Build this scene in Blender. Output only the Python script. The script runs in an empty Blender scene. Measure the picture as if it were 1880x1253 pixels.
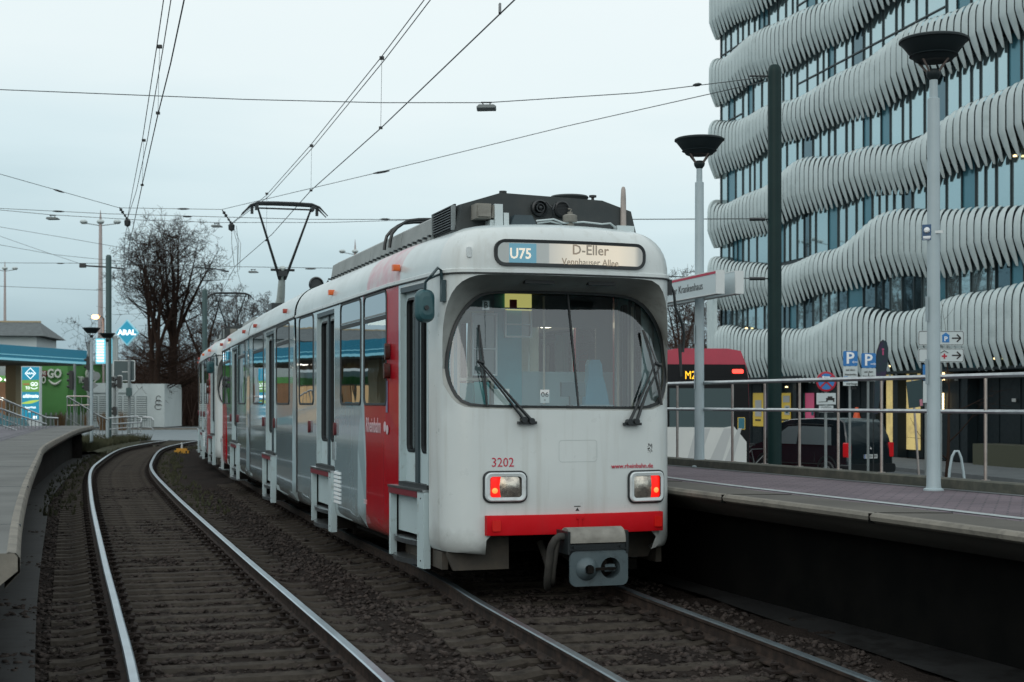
import bpy, bmesh, math, random
import numpy as np
from mathutils import Vector, Matrix, Quaternion
from mathutils.geometry import delaunay_2d_cdt
R = math.radians
random.seed(7)
SC = bpy.context.scene
COL = SC.collection

# ---------------------------------------------------------------- camera
FPX, CH, HZ = 2640.0, 1.72, 740.0          # focal length in photo pixels, eye height, horizon row
cd = bpy.data.cameras.new('camera'); cam = bpy.data.objects.new('camera', cd); COL.objects.link(cam)
cam.location = (0, 0, CH); cam.rotation_euler = (R(90), 0, 0)
cd.sensor_width = 36; cd.lens = 36*FPX/1880; cd.shift_y = (HZ-626.5)/1880
cd.clip_start = .1; cd.clip_end = 3000
cd.dof.use_dof = True; cd.dof.focus_distance = 14.5; cd.dof.aperture_fstop = 4.0
SC.camera = cam
SC.view_settings.view_transform = 'Standard'; SC.view_settings.look = 'None'
SC.view_settings.exposure = 0; SC.view_settings.gamma = 1
SC.render.film_transparent = False
SC.cycles.max_bounces = 7; SC.cycles.glossy_bounces = 4; SC.cycles.transmission_bounces = 6
SC.cycles.transparent_max_bounces = 10; SC.cycles.caustics_reflective = False; SC.cycles.caustics_refractive = False
SC.cycles.sample_clamp_indirect = 4; SC.cycles.use_denoising = True

# ---------------------------------------------------------------- sky
SUN_EL, SUN_AZ = R(9), R(200)
w = bpy.data.worlds.new("World"); SC.world = w; w.use_nodes = True
nt = w.node_tree; N = nt.nodes; L = nt.links; N.clear()
out = N.new('ShaderNodeOutputWorld'); bg = N.new('ShaderNodeBackground')
tc = N.new('ShaderNodeTexCoord'); sep = N.new('ShaderNodeSeparateXYZ')
L.new(tc.outputs['Generated'], sep.inputs[0])
ramp = N.new('ShaderNodeValToRGB'); cr = ramp.color_ramp
cr.elements[0].position = 0; cr.elements[0].color = (.345, .475, .535, 1)
cr.elements[1].position = 1; cr.elements[1].color = (.86, .93, .95, 1)
for p_, c_ in ((.035, (.37, .505, .565)), (.09, (.53, .68, .735)), (.14, (.66, .80, .845)), (.21, (.80, .895, .915)), (.30, (.85, .925, .935))):
    e = cr.elements.new(p_); e.color = (*c_, 1)
# soft cloud veil that shifts the gradient a little
no = N.new('ShaderNodeTexNoise'); no.inputs['Scale'].default_value = 2.2; no.inputs['Detail'].default_value = 5; no.inputs['Roughness'].default_value = .5
mp = N.new('ShaderNodeMapping'); mp.inputs['Scale'].default_value = (1, 1, 5)
L.new(tc.outputs['Generated'], mp.inputs[0]); L.new(mp.outputs[0], no.inputs['Vector'])
def wm(op, a, b, c=None):
    m = N.new('ShaderNodeMath'); m.operation = op
    for i, x in enumerate((a, b, c)):
        if x is None: continue
        if isinstance(x, (int, float)): m.inputs[i].default_value = x
        else: L.new(x, m.inputs[i])
    return m.outputs[0]
zz = wm('ADD', sep.outputs[2], wm('MULTIPLY', wm('SUBTRACT', no.outputs[0], .5), .17))
zz = wm('ADD', zz, wm('MULTIPLY', sep.outputs[0], .07))        # a little brighter to the right
L.new(zz, ramp.inputs[0])
mr = N.new('ShaderNodeMapRange'); mr.inputs['From Min'].default_value = .35; mr.inputs['From Max'].default_value = -.9
mr.inputs['To Min'].default_value = 1.0; mr.inputs['To Max'].default_value = 1.30
L.new(sep.outputs[1], mr.inputs['Value'])
mul = N.new('ShaderNodeVectorMath'); mul.operation = 'SCALE'
L.new(ramp.outputs[0], mul.inputs[0]); L.new(mr.outputs[0], mul.inputs['Scale'])
sky = N.new('ShaderNodeTexSky'); sky.sky_type = 'NISHITA'; sky.sun_disc = False
sky.sun_elevation = SUN_EL; sky.sun_rotation = SUN_AZ; sky.dust_density = 3; sky.air_density = 1
sc2 = N.new('ShaderNodeVectorMath'); sc2.operation = 'SCALE'; sc2.inputs['Scale'].default_value = .01
L.new(sky.outputs[0], sc2.inputs[0])
ad = N.new('ShaderNodeVectorMath'); ad.operation = 'ADD'
L.new(mul.outputs[0], ad.inputs[0]); L.new(sc2.outputs[0], ad.inputs[1])
L.new(ad.outputs[0], bg.inputs[0]); bg.inputs[1].default_value = 1.0
L.new(bg.outputs[0], out.inputs[0])
ld = bpy.data.lights.new('sun', 'SUN'); ld.energy = .5; ld.angle = R(40); ld.color = (1, .95, .9)
lo = bpy.data.objects.new('sun', ld); COL.objects.link(lo)
lo.rotation_euler = (R(55), 0, R(-22))

# ---------------------------------------------------------------- helpers
def PX(u, v, Y):
    """the point of the place seen at photo pixel (u, v) when it stands Y metres out"""
    return Vector(((u-940)/FPX*Y, Y, CH-(v-HZ)/FPX*Y))
def PZ(u, v, z):
    return PX(u, v, FPX*(z-CH)/(HZ-v))
def lerp(a, b, t): return a+(b-a)*t
def smooth(t): t = max(0, min(1, t)); return t*t*(3-2*t)

class MB:
    def __init__(s): s.v = []; s.f = []; s.m = []; s.cur = 0
    def add(s, vs, fs, m=None):
        b = len(s.v); s.v += [tuple(x) for x in vs]
        for f in fs: s.f.append(tuple(b+i for i in f)); s.m.append(s.cur if m is None else m)
        return s
    def box(s, x0, x1, y0, y1, z0, z1, m=None, M=None):
        vs = [(x, y, z) for z in (z0, z1) for y in (y0, y1) for x in (x0, x1)]
        if M is not None: vs = [tuple(M @ Vector(p)) for p in vs]
        return s.add(vs, [(0, 2, 3, 1), (4, 5, 7, 6), (0, 1, 5, 4), (2, 6, 7, 3), (0, 4, 6, 2), (1, 3, 7, 5)], m)
    def beam(s, p0, p1, w, h, up=(0, 0, 1), m=None):
        p0 = Vector(p0); p1 = Vector(p1); d = (p1-p0).normalized(); u = Vector(up)
        sx = d.cross(u)
        if sx.length < 1e-5: sx = d.cross(Vector((1, 0, 0)))
        sx.normalize(); u = sx.cross(d)
        vs = [p + sx*a*w/2 + u*b*h/2 for p in (p0, p1) for a, b in ((-1, -1), (1, -1), (1, 1), (-1, 1))]
        return s.add(vs, [(0, 1, 2, 3), (7, 6, 5, 4), (0, 4, 5, 1), (1, 5, 6, 2), (2, 6, 7, 3), (3, 7, 4, 0)], m)
    def tube(s, pts, r, n=6, m=None, closed=False, caps=True):
        pts = [Vector(p) for p in pts]; K = len(pts)
        rr = r if isinstance(r, (list, tuple)) else [r]*K
        d = (pts[1]-pts[0]).normalized(); a = d.cross(Vector((0, 0, 1)))
        if a.length < 1e-3: a = d.cross(Vector((1, 0, 0)))
        a.normalize(); vs = []
        for i, p in enumerate(pts):
            if closed: t = (pts[(i+1) % K]-pts[i-1])
            else: t = pts[min(i+1, K-1)]-pts[max(i-1, 0)]
            t.normalize(); a = (a-t*a.dot(t)).normalized(); b = t.cross(a)
            vs += [p+(a*math.cos(2*math.pi*k/n)+b*math.sin(2*math.pi*k/n))*rr[i] for k in range(n)]
        fs = []
        for i in range(K if closed else K-1):
            j = (i+1) % K
            fs += [(i*n+k, i*n+(k+1) % n, j*n+(k+1) % n, j*n+k) for k in range(n)]
        if caps and not closed: fs += [tuple(range(n))[::-1], tuple((K-1)*n+k for k in range(n))]
        return s.add(vs, fs, m)
    def cyl(s, p0, p1, r0, r1=None, n=14, m=None): return s.tube([p0, p1], [r0, r0 if r1 is None else r1], n, m)
    def lathe(s, prof, c=(0, 0, 0), n=24, m=None, M=None):
        vs = []; fs = []; K = len(prof)
        for r, z in prof:
            vs += [(c[0]+r*math.cos(2*math.pi*k/n), c[1]+r*math.sin(2*math.pi*k/n), c[2]+z) for k in range(n)]
        if M is not None: vs = [tuple(M @ Vector(p)) for p in vs]
        for i in range(K-1): fs += [(i*n+k, i*n+(k+1) % n, (i+1)*n+(k+1) % n, (i+1)*n+k) for k in range(n)]
        if prof[0][0] > 1e-6: fs.append(tuple(range(n))[::-1])
        if prof[-1][0] > 1e-6: fs.append(tuple((K-1)*n+k for k in range(n)))
        return s.add(vs, fs, m)
    def prism(s, poly, ax, a0, a1, m=None, M=None):
        n = len(poly)
        def mk(p, a): return {'x': (a, p[0], p[1]), 'y': (p[0], a, p[1]), 'z': (p[0], p[1], a)}[ax]
        vs = [mk(p, a0) for p in poly]+[mk(p, a1) for p in poly]
        if M is not None: vs = [tuple(M @ Vector(p)) for p in vs]
        fs = [tuple(range(n))[::-1], tuple(range(n, 2*n))]+[(i, (i+1) % n, n+(i+1) % n, n+i) for i in range(n)]
        return s.add(vs, fs, m)
    def ring(s, A, B, m=None):
        n = len(A); return s.add(list(A)+list(B), [(i, (i+1) % n, n+(i+1) % n, n+i) for i in range(n)], m)
    def poly(s, P, m=None): return s.add(P, [tuple(range(len(P)))], m)
    def sweep(s, path, prof, m=None, side=None):
        """closed profile (across, up) swept along a flat path; across is to the right of travel"""
        vs = []; n = len(prof); K = len(path); fs = []
        for i, p in enumerate(path):
            p = Vector(p); t = Vector(path[min(i+1, K-1)])-Vector(path[max(i-1, 0)]); t.z = 0; t.normalize()
            a = Vector((t.y, -t.x, 0))
            vs += [p+a*q[0]+Vector((0, 0, q[1])) for q in prof]
        for i in range(K-1): fs += [(i*n+k, i*n+(k+1) % n, (i+1)*n+(k+1) % n, (i+1)*n+k) for k in range(n)]
        fs += [tuple(range(n)), tuple((K-1)*n+k for k in range(n))[::-1]]
        return s.add(vs, fs, m)
    def build(s, name, mats, parent=None, M=None, sm=35, label=None):
        me = bpy.data.meshes.new(name); me.from_pydata(s.v, [], s.f)
        if not isinstance(mats, (list, tuple)): mats = [mats]
        for x in mats: me.materials.append(x)
        if len(mats) > 1: me.polygons.foreach_set('material_index', s.m)
        bm = bmesh.new(); bm.from_mesh(me); bmesh.ops.recalc_face_normals(bm, faces=bm.faces); bm.to_mesh(me); bm.free()
        if sm:
            me.polygons.foreach_set('use_smooth', [True]*len(me.polygons)); me.set_sharp_from_angle(angle=R(sm))
        o = bpy.data.objects.new(name, me); COL.objects.link(o)
        if parent is not None: o.parent = parent
        if M is not None: o.matrix_local = M
        if label: o['label'] = label
        return o

def empty(name, loc=(0, 0, 0), rz=0, parent=None):
    o = bpy.data.objects.new(name, None); COL.objects.link(o); o.location = loc; o.rotation_euler = (0, 0, rz)
    o.empty_display_size = .2
    if parent is not None: o.parent = parent
    return o
def tag(o, label=None, cat=None, group=None, kind=None):
    if label: o['label'] = label
    if cat: o['category'] = cat
    if group: o['group'] = group
    if kind: o['kind'] = kind
    return o
def copy_tree(o, parent=None):
    c = o.copy(); COL.objects.link(c)
    if parent is not None: c.parent = parent
    for ch in list(o.children): copy_tree(ch, c)
    return c
def rrect(cx, cz, w, h, r, n=5):
    P = []
    for sx, sz, a0 in ((1, 1, 0), (-1, 1, 90), (-1, -1, 180), (1, -1, 270)):
        for k in range(n+1):
            a = R(a0+90*k/n); P.append((cx+sx*(w/2-r)+r*math.cos(a), cz+sz*(h/2-r)+r*math.sin(a)))
    return P
def inpoly(p, poly):
    x, y = p; c = False; j = len(poly)-1
    for i in range(len(poly)):
        xi, yi = poly[i]; xj, yj = poly[j]
        if (yi > y) != (yj > y) and x < (xj-xi)*(y-yi)/(yj-yi)+xi: c = not c
        j = i
    return c
def catmull(P, step):
    P = [Vector(p) for p in P]; out = []
    Q = [P[0]*2-P[1]]+P+[P[-1]*2-P[-2]]
    for i in range(1, len(Q)-2):
        n = max(1, int((Q[i+1]-Q[i]).length/step))
        for k in range(n):
            t = k/n; a, b, c, d = Q[i-1:i+3]
            out.append(.5*((2*b)+(c-a)*t+(2*a-5*b+4*c-d)*t*t+(3*b-a-3*c+d)*t**3))
    out.append(P[-1]); return out
def offset_path(P, d):
    o = []
    for i, p in enumerate(P):
        t = P[min(i+1, len(P)-1)]-P[max(i-1, 0)]; t.z = 0; t.normalize()
        o.append(p+Vector((t.y, -t.x, 0))*d)
    return o

# writing: a text curve turned into a mesh.  M maps text x/y/z to parent space
def text(s, size, mat, parent, M, w=None, bold=0.0, name='lettering', ext=.002, align='CENTER', shear=0):
    c = bpy.data.curves.new('t', 'FONT'); c.body = s; c.size = size; c.align_x = align; c.align_y = 'CENTER'
    c.offset = bold*size; c.extrude = ext; c.shear = shear; c.resolution_u = 2
    o = bpy.data.objects.new('t', c); COL.objects.link(o)
    dg = bpy.context.evaluated_depsgraph_get(); dg.update()
    me = bpy.data.meshes.new_from_object(o.evaluated_get(dg)); bpy.data.objects.remove(o)
    me.name = name; me.materials.clear(); me.materials.append(mat)
    n = len(me.vertices); co = np.empty(n*3); me.vertices.foreach_get('co', co); co = co.reshape(-1, 3)
    # rescale so the capitals are 'size' tall and the whole is w wide
    k = 1/.70; co[:, :2] *= k
    if w is not None:
        ww = co[:, 0].max()-co[:, 0].min(); co[:, 0] *= w/ww
    me.vertices.foreach_set('co', co.ravel())
    t = bpy.data.objects.new(name, me); COL.objects.link(t)
    if parent is not None: t.parent = parent
    t.matrix_local = M
    return t
def basis(o, x, z):
    """matrix with origin o, text-right x, text-up z (text normal = x cross z)"""
    x = Vector(x).normalized(); z = Vector(z).normalized(); n = x.cross(z).normalized(); z = n.cross(x)
    return Matrix(((x.x, z.x, n.x, o[0]), (x.y, z.y, n.y, o[1]), (x.z, z.z, n.z, o[2]), (0, 0, 0, 1)))
# ---------------------------------------------------------------- materials
def mat(name, col, rough=.6, metal=0, spec=.5, coat=0, noise=None, bump=0, bscale=40, emit=None, estr=1, dirt=None, rvar=0, streak=None, coord='Object', grime=0):
    m = bpy.data.materials.new(name); m.use_nodes = True; t = m.node_tree; n = t.nodes; l = t.links
    b = n['Principled BSDF']; b.inputs['Base Color'].default_value = (*col, 1); b.inputs['Roughness'].default_value = rough
    b.inputs['Metallic'].default_value = metal; b.inputs['Specular IOR Level'].default_value = spec
    b.inputs['Coat Weight'].default_value = coat; b.inputs['Coat Roughness'].default_value = .04
    tc = n.new('ShaderNodeTexCoord')
    last = None
    def nz(scale, detail=6, rough_=.6, sc=(1, 1, 1)):
        mp = n.new('ShaderNodeMapping'); mp.inputs['Scale'].default_value = sc
        l.new(tc.outputs[coord], mp.inputs[0])
        x = n.new('ShaderNodeTexNoise'); x.inputs['Scale'].default_value = scale; x.inputs['Detail'].default_value = detail; x.inputs['Roughness'].default_value = rough_
        l.new(mp.outputs[0], x.inputs['Vector']); return x.outputs[0]
    def mixc(fac, a, b_):
        x = n.new('ShaderNodeMix'); x.data_type = 'RGBA'; l.new(fac, x.inputs[0])
        for i, q in ((6, a), (7, b_)):
            if isinstance(q, tuple): x.inputs[i].default_value = (*q, 1)
            else: l.new(q, x.inputs[i])
        return x.outputs[2]
    def ramp_(src, lo, hi):
        x = n.new('ShaderNodeMapRange'); x.inputs['From Min'].default_value = lo; x.inputs['From Max'].default_value = hi; l.new(src, x.inputs['Value']); return x.outputs[0]
    cur = tuple(col)
    if noise:
        c2, sc_, lo, hi = noise
        cur = mixc(ramp_(nz(sc_), lo, hi), cur, tuple(c2)); last = cur
    if dirt:
        c2, sc_, lo, hi = dirt
        cur = mixc(ramp_(nz(sc_, 10, .7), lo, hi), cur, tuple(c2)); last = cur
    if streak:
        c2, amt = streak
        f = ramp_(nz(9, 5, .6, (1, 1, .07)), .52, .80)
        q = n.new('ShaderNodeMath'); q.operation = 'MULTIPLY'; l.new(f, q.inputs[0]); q.inputs[1].default_value = amt
        cur = mixc(q.outputs[0], cur, tuple(c2)); last = cur
    if grime:
        # road dirt on the lowest part of a body side, with a ragged upper edge
        sx_ = n.new('ShaderNodeSeparateXYZ'); l.new(tc.outputs['Object'], sx_.inputs[0])
        q1 = n.new('ShaderNodeMath'); q1.operation = 'MULTIPLY_ADD'; l.new(nz(2.3, 8, .7), q1.inputs[0]); q1.inputs[1].default_value = -.55; l.new(sx_.outputs[2], q1.inputs[2])
        q2 = n.new('ShaderNodeMapRange'); l.new(q1.outputs[0], q2.inputs['Value']); q2.inputs['From Min'].default_value = .30; q2.inputs['From Max'].default_value = .12; q2.inputs['To Max'].default_value = grime
        cur = mixc(q2.outputs[0], cur, (.085, .075, .06)); last = cur
    if last is not None: l.new(last, b.inputs['Base Color'])
    if rvar:
        q = n.new('ShaderNodeMapRange'); q.inputs['To Min'].default_value = max(0, rough-rvar); q.inputs['To Max'].default_value = rough+rvar
        l.new(nz(6), q.inputs['Value']); q.inputs['From Min'].default_value = .3; q.inputs['From Max'].default_value = .7
        l.new(q.outputs[0], b.inputs['Roughness'])
    if bump:
        bp = n.new('ShaderNodeBump'); bp.inputs['Strength'].default_value = 1; bp.inputs['Distance'].default_value = bump
        l.new(nz(bscale, 8), bp.inputs['Height']); l.new(bp.outputs[0], b.inputs['Normal'])
        if coat: l.new(bp.outputs[0], b.inputs['Coat Normal'])
    if emit:
        b.inputs['Emission Color'].default_value = (*emit, 1); b.inputs['Emission Strength'].default_value = estr
    return m
def glass(name, tint, refl=.25, ior=1.5, rough=0.0, edge=True, warp=0):
    """clear/tinted pane: see-through mixed with a mirror by angle"""
    m = bpy.data.materials.new(name); m.use_nodes = True; t = m.node_tree; n = t.nodes; l = t.links
    n.remove(n['Principled BSDF']); o = n['Material Output']
    tr = n.new('ShaderNodeBsdfTransparent'); tr.inputs[0].default_value = (*tint, 1)
    gl = n.new('ShaderNodeBsdfGlossy'); gl.inputs['Roughness'].default_value = rough; gl.inputs['Color'].default_value = (.93, .97, 1, 1)
    fr = n.new('ShaderNodeFresnel'); fr.inputs[0].default_value = ior
    mr = n.new('ShaderNodeMapRange'); mr.inputs['From Min'].default_value = 0; mr.inputs['From Max'].default_value = 1
    mr.inputs['To Min'].default_value = refl; mr.inputs['To Max'].default_value = 1; l.new(fr.outputs[0], mr.inputs['Value'])
    mx = n.new('ShaderNodeMixShader'); l.new(mr.outputs[0], mx.inputs[0]); l.new(tr.outputs[0], mx.inputs[1]); l.new(gl.outputs[0], mx.inputs[2])
    if warp:
        tc = n.new('ShaderNodeTexCoord'); x = n.new('ShaderNodeTexNoise'); x.inputs['Scale'].default_value = 1.3; l.new(tc.outputs['Object'], x.inputs['Vector'])
        bp = n.new('ShaderNodeBump'); bp.inputs['Distance'].default_value = warp; l.new(x.outputs[0], bp.inputs['Height']); l.new(bp.outputs[0], gl.inputs['Normal'])
    l.new(mx.outputs[0], o.inputs[0]); return m
def emis(name, col, s):
    return mat(name, tuple(min(.8, c) for c in col), .5, emit=col, estr=s)

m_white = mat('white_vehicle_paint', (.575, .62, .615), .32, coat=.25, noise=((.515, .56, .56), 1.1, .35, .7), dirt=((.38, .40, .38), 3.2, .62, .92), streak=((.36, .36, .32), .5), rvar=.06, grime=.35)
m_whiteside = mat('shaded_white_side_paint', (.36, .47, .505), .12, coat=1, noise=((.31, .415, .45), 1.3, .35, .7), dirt=((.30, .33, .32), 3, .62, .92), streak=((.30, .31, .28), .45), grime=.6)  # same white as the front, with the sides' darker, bluer light in the colour
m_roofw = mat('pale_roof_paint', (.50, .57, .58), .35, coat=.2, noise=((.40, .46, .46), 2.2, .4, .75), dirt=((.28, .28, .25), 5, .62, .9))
m_red = mat('red_vehicle_paint', (.37, .003, .010), .26, coat=.22, spec=.35, noise=((.30, .004, .014), 2, .35, .7), dirt=((.25, .03, .03), 7, .62, .95), grime=.4)
m_redflat = mat('red_bumper_paint', (.50, .004, .009), .6, spec=.15, noise=((.52, .008, .015), 6, .4, .7), streak=((.30, .02, .02), .4))
m_pinkfade = mat('faded_red_roof_paint', (.50, .30, .34), .4, noise=((.50, .46, .47), 5, .35, .62))
m_rubber = mat('black_rubber', (.012, .016, .018), .55, bump=.0006, bscale=60)
m_black = mat('black_metal', (.012, .016, .018), .42, rvar=.08)
m_under = mat('grimy_underframe', (.008, .0075, .007), .9, spec=.1, noise=((.018, .015, .012), 6, .45, .75))
m_undert = mat('brown_steel_skirt', (.045, .04, .033), .75, noise=((.09, .075, .055), 5, .45, .8))
m_grey = mat('grey_painted_metal', (.20, .23, .235), .5, noise=((.15, .17, .17), 3, .4, .7), dirt=((.09, .08, .07), 6, .6, .9))
m_duct = mat('grey_roof_duct', (.26, .285, .28), .6, noise=((.19, .21, .205), 2.5, .35, .7), dirt=((.10, .09, .075), 5, .62, .9), bump=.0008, bscale=14)
m_darkroof = mat('dark_roof_unit_plastic', (.026, .034, .036), .62, noise=((.045, .05, .048), 4, .4, .75), bump=.0006, bscale=90)
m_steel = mat('brushed_steel', (.52, .55, .56), .3, metal=1, noise=((.38, .40, .42), 8, .4, .7))
m_steelwarm = mat('steel_post', (.40, .36, .34), .38, metal=.9, noise=((.26, .22, .20), 8, .4, .8))
m_step = mat('step_panel_paint', (.42, .52, .54), .4, dirt=((.18, .17, .15), 8, .58, .85))
m_chrome = mat('chrome', (.75, .78, .8), .12, metal=1)
m_coupl = mat('coupler_plate_paint', (.060, .088, .10), .55, dirt=((.02, .02, .02), 9, .55, .8), noise=((.085, .115, .125), 5, .4, .7))
m_couplt = mat('weathered_coupler_cover', (.23, .225, .20), .75, noise=((.13, .125, .11), 7, .4, .75))
m_teal = mat('teal_mirror_shell', (.022, .075, .088), .35, noise=((.03, .09, .10), 4, .4, .7))
m_dkblue = mat('dark_door_pillar', (.035, .055, .065), .4)
m_orange = mat('orange_marker_lens', (.55, .10, .02), .3, emit=(1, .22, .03), estr=.10)
m_txtred = mat('red_lettering', (.45, .02, .05), .5)
m_txtdark = mat('black_lettering', (.02, .02, .02), .6)
m_txtgrey = mat('grey_lettering', (.22, .20, .18), .6)
m_txtpink = mat('pale_lettering', (.55, .42, .45), .5)
m_txtwhite = mat('white_lettering', (.75, .78, .8), .5)
m_headglass = mat('headlight_reflector', (.62, .56, .48), .2, metal=.8, bump=.003, bscale=22, noise=((.25, .23, .21), 14, .4, .7))
m_tail = mat('red_tail_lens', (.5, .01, .005), .3, emit=(1, .008, .004), estr=.85, coat=.3)
m_tailhot = emis('red_tail_lamp', (1, .20, .05), 1.6)
m_glassf = glass('windscreen_glass', (.88, .98, .99), .075, 1.45)
m_glass = glass('side_window_glass', (.17, .22, .24), .56, 1.6, warp=.0012)
m_glassdark = glass('door_window_glass', (.35, .40, .42), .16, 1.5, warp=.0012)
m_int = mat('tram_interior_wall', (.07, .36, .42), .6, noise=((.05, .29, .35), 3, .4, .7))
m_intl = mat('tram_interior_pale', (.25, .40, .43), .6)
m_intwarm = mat('tram_interior_ceiling', (.16, .15, .12), .7)
m_seat = mat('blue_seat_fabric', (.08, .33, .45), .8)
m_handrail = mat('pale_handrail', (.55, .5, .42), .35)

m_ballast = mat('ballast_bed', (.014, .0115, .0105), .97, spec=.08, noise=((.026, .020, .017), 1.3, .3, .7), dirt=((.04, .04, .038), 30, .6, .85), bump=.03, bscale=22)
m_stone = mat('ballast_stone', (.026, .0225, .021), .95, spec=.12, noise=((.066, .053, .047), 9, .35, .7), dirt=((.085, .08, .072), 2.2, .62, .8), bump=.004, bscale=60)
m_sleeper = mat('weathered_sleeper', (.036, .031, .026), .95, spec=.1, noise=((.072, .062, .052), 3, .4, .75), dirt=((.016, .0135, .012), 7, .48, .66), bump=.006, bscale=35)
m_railside = mat('rusty_rail_web', (.020, .0155, .0135), .85, spec=.2, noise=((.055, .038, .03), 9, .4, .7))
m_railtop = mat('polished_rail_head', (.42, .49, .54), .28, metal=1, noise=((.30, .35, .39), 3, .35, .75))
m_railtop2 = mat('tram_reflecting_rail_head', (.22, .28, .31), .34, metal=1, noise=((.15, .18, .20), 3, .35, .75))  # darker copy of the rail head: the tram's dark reflection put into the colour
m_clip = mat('rusty_rail_clip', (.022, .017, .015), .9, spec=.15)
m_ground = mat('dark_ground_soil', (.022, .021, .018), .97, spec=.08, noise=((.05, .047, .035), .7, .35, .7), bump=.02, bscale=8)
m_asph = mat('asphalt', (.055, .066, .072), .8, noise=((.075, .088, .094), .8, .35, .7), bump=.002, bscale=120)
m_asphwet = mat('pale_asphalt', (.13, .165, .18), .55, noise=((.17, .21, .225), .5, .35, .7), bump=.002, bscale=90)
m_pave = mat('grey_paving', (.085, .098, .104), .8, noise=((.12, .135, .14), 1.2, .35, .7))
m_verge = mat('rough_verge_grass', (.035, .042, .02), .95, noise=((.06, .058, .03), 3, .35, .7), bump=.03, bscale=15)
m_conc = mat('old_concrete', (.21, .195, .165), .88, noise=((.11, .105, .09), 3, .35, .7), dirt=((.05, .05, .045), 9, .55, .8), bump=.004, bscale=30)
m_concdark = mat('shaded_wall_and_joint', (.0045, .005, .005), .97, spec=.04, noise=((.008, .008, .0075), 2, .4, .7))  # near black: shade under the platform put into the wall colour; also slab joints
m_kerb = mat('mossy_kerb', (.055, .06, .05), .92, noise=((.10, .10, .08), 7, .4, .7), bump=.006, bscale=30)
m_white_line = mat('white_platform_line', (.34, .38, .39), .8, noise=((.24, .27, .27), 8, .4, .7))
m_pole = mat('pale_grey_lamp_post', (.36, .44, .47), .45, noise=((.31, .385, .41), 2, .4, .7), dirt=((.24, .28, .29), 6, .64, .9), streak=((.2, .24, .25), .35))
m_bowl = mat('dark_lamp_bowl', (.012, .020, .023), .55, spec=.25)
m_bowlrod = mat('brown_lamp_strut', (.16, .13, .12), .5)
m_mast = mat('dark_green_mast', (.004, .019, .019), .45, spec=.2, noise=((.006, .024, .023), 3, .4, .7))
m_mastg = mat('grey_green_mast', (.045, .085, .085), .6)
m_wire = mat('overhead_wire', (.03, .035, .045), .6)
m_wirethin = mat('thin_wire', (.07, .085, .09), .7)
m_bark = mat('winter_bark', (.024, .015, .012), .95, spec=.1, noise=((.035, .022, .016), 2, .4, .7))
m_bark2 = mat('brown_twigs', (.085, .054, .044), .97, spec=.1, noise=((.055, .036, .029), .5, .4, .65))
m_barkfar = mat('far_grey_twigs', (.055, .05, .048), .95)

def brick(name, c1, c2, mortar, scale, rot=0, rough=.85, bw=.5, rh=.25, bump=.002):
    m = bpy.data.materials.new(name); m.use_nodes = True; t = m.node_tree; n = t.nodes; l = t.links
    b = n['Principled BSDF']; b.inputs['Roughness'].default_value = rough
    tc = n.new('ShaderNodeTexCoord'); mp = n.new('ShaderNodeMapping'); mp.inputs['Rotation'].default_value = (0, 0, rot)
    l.new(tc.outputs['Object'], mp.inputs[0])
    k = n.new('ShaderNodeTexBrick'); k.inputs['Scale'].default_value = scale; k.inputs['Color1'].default_value = (*c1, 1); k.inputs['Color2'].default_value = (*c2, 1)
    k.inputs['Mortar'].default_value = (*mortar, 1); k.inputs['Mortar Size'].default_value = .02; k.inputs['Brick Width'].default_value = bw; k.inputs['Row Height'].default_value = rh
    l.new(mp.outputs[0], k.inputs['Vector'])
    x = n.new('ShaderNodeTexNoise'); x.inputs['Scale'].default_value = 1.2; x.inputs['Detail'].default_value = 6; l.new(tc.outputs['Object'], x.inputs['Vector'])
    q = n.new('ShaderNodeMapRange'); q.inputs['From Min'].default_value = .3; q.inputs['From Max'].default_value = .7; q.inputs['To Min'].default_value = .72; q.inputs['To Max'].default_value = 1.2; l.new(x.outputs[0], q.inputs['Value'])
    v = n.new('ShaderNodeVectorMath'); v.operation = 'SCALE'; l.new(k.outputs[0], v.inputs[0]); l.new(q.outputs[0], v.inputs['Scale'])
    l.new(v.outputs[0], b.inputs['Base Color'])
    bp = n.new('ShaderNodeBump'); bp.inputs['Distance'].default_value = bump; l.new(k.outputs[1], bp.inputs['Height']); bp.invert = True; l.new(bp.outputs[0], b.inputs['Normal'])
    return m
m_pavered = brick('purple_brown_platform_paving', (.140, .108, .125), (.105, .082, .10), (.055, .05, .06), 2.5, R(20))
m_pavegrey = brick('lilac_grey_paving', (.15, .145, .165), (.11, .105, .125), (.06, .06, .07), 2.5, R(15))
m_tactile = brick('ribbed_edge_slab', (.27, .28, .265), (.24, .25, .235), (.10, .105, .10), 1, R(15), bw=.035, rh=.035, bump=.003)
m_tactileR = brick('beige_edge_slab', (.16, .145, .125), (.135, .125, .11), (.075, .07, .06), 1, R(18), bw=.035, rh=.035, bump=.003)
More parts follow.
